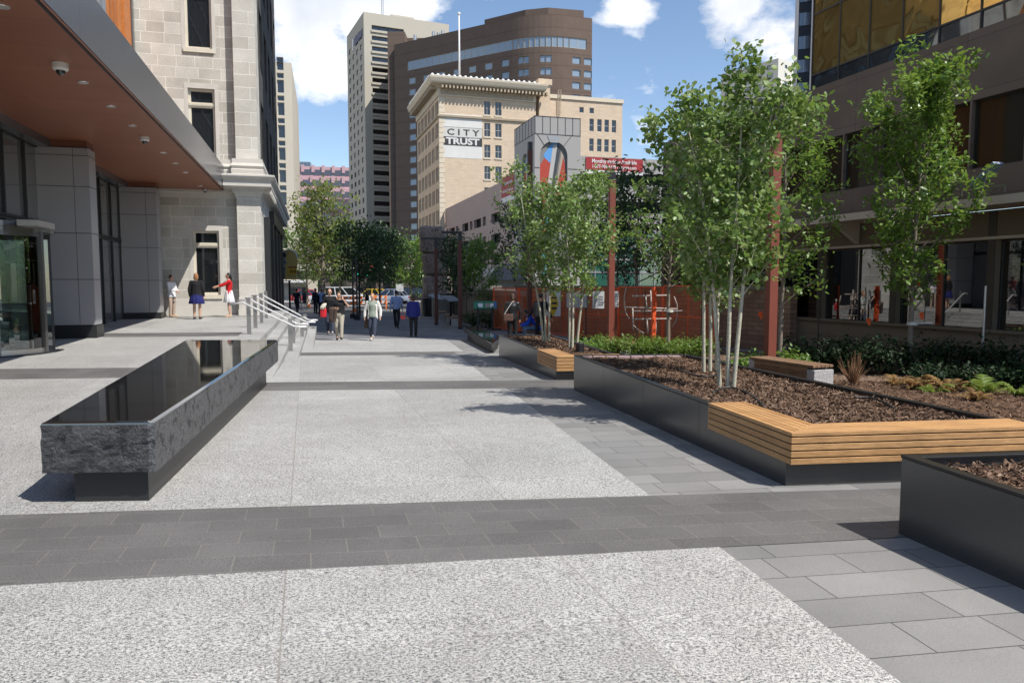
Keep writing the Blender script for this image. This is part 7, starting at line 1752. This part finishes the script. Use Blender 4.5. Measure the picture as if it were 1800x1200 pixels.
# low grey kerb strip where the bed meets the walk
# ================================================================== SUN AND SKY
SUN = Vector((.83, -.56, 1.376)).normalized()
el = math.asin(SUN.z); az = math.atan2(SUN.x, SUN.y)
w = bpy.data.worlds.new('World'); sc.world = w; w.use_nodes = True
nt = w.node_tree; bg = nt.nodes['Background']; sky = nt.nodes.new('ShaderNodeTexSky'); sky.sky_type = 'NISHITA'; sky.sun_disc = False
sky.sun_elevation = el; sky.sun_rotation = az; sky.air_density = 1.0; sky.dust_density = .4; sky.ozone_density = 1.6; sky.altitude = 600
bg.inputs['Strength'].default_value = .128
def wn(t, **k):
    n = nt.nodes.new(t)
    for a, b in k.items(): setattr(n, a, b)
    return n
tc = wn('ShaderNodeTexCoord'); D = tc.outputs['Generated']
def wm(op, a, b=0.0, c=0.0):
    n = wn('ShaderNodeMath', operation=op)
    for s, v in zip(n.inputs, (a, b, c)):
        if hasattr(v, 'is_linked'): nt.links.new(v, s)
        else: s.default_value = v
    return n.outputs[0]
def blob(px, py, rx, amp=1.0):
    d = ray(px, py).normalized(); n = wn('ShaderNodeVectorMath', operation='DISTANCE'); nt.links.new(D, n.inputs[0]); n.inputs[1].default_value = d
    return wm('MULTIPLY', wm('SUBTRACT', 1.0, wm('DIVIDE', n.outputs['Value'], rx)), amp)
blobs = [(545,60,.10,1.2),(650,25,.10,1.25),(730,0,.055,1.1),(560,150,.06,.45),(1110,-14,.05,.82),(1285,-2,.05,.85),(1370,92,.06,.95),(1400,130,.06,.9),(420,-170,.30,1.0),(300,-100,.2,1.0),(1150,170,.05,.22),(1130,215,.05,.2)]
acc = None
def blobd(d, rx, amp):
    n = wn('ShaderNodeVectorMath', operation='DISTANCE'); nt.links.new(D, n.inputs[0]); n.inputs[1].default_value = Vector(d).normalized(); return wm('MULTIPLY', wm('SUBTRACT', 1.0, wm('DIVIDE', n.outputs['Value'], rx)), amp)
for b in blobs:
    v = blob(*b); acc = v if acc is None else wm('MAXIMUM', acc, v)
acc = wm('MAXIMUM', acc, blobd((-.81,.405,.42), .85, 1.7))  # added cloud out of view, brightens the reflection in the gold glass
mp = wn('ShaderNodeMapping'); mp.inputs['Scale'].default_value = (1, 1, 1.8); nt.links.new(D, mp.inputs['Vector'])
no = wn('ShaderNodeTexNoise'); no.inputs['Scale'].default_value = 9; no.inputs['Detail'].default_value = 8; no.inputs['Roughness'].default_value = .58; nt.links.new(mp.outputs[0], no.inputs['Vector'])
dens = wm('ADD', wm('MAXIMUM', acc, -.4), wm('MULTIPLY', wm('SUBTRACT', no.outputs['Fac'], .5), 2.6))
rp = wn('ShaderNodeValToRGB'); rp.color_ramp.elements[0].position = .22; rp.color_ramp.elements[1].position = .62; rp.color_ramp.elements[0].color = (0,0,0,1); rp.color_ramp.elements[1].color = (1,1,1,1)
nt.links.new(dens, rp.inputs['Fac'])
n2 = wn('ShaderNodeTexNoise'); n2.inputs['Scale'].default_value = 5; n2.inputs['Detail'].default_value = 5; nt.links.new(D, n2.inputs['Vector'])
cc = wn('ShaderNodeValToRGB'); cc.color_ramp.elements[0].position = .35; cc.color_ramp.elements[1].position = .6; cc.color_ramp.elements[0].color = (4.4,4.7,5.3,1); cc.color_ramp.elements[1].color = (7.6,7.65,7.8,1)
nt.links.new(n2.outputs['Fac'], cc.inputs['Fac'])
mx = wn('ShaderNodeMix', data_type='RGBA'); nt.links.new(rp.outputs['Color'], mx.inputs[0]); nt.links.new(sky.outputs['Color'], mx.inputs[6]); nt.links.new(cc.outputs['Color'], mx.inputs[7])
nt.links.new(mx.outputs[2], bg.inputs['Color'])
sl = bpy.data.lights.new('sun', 'SUN'); so = bpy.data.objects.new('sun', sl); C.objects.link(so)
sl.energy = 4.6; sl.angle = R(.53); sl.color = (1.0, .955, .89); so.rotation_euler = SUN.to_track_quat('Z', 'Y').to_euler(); so.location = (20, -20, 60)
vs_ = sc.view_settings; sc.display_settings.display_device = 'sRGB'; vs_.view_transform = 'Standard'; vs_.look = 'None'; vs_.exposure = 0.42; vs_.gamma = 1.0; vs_.use_curve_mapping = False
cy = sc.cycles; cy.max_bounces = 6; cy.diffuse_bounces = 3; cy.glossy_bounces = 3; cy.transmission_bounces = 3; cy.transparent_max_bounces = 12
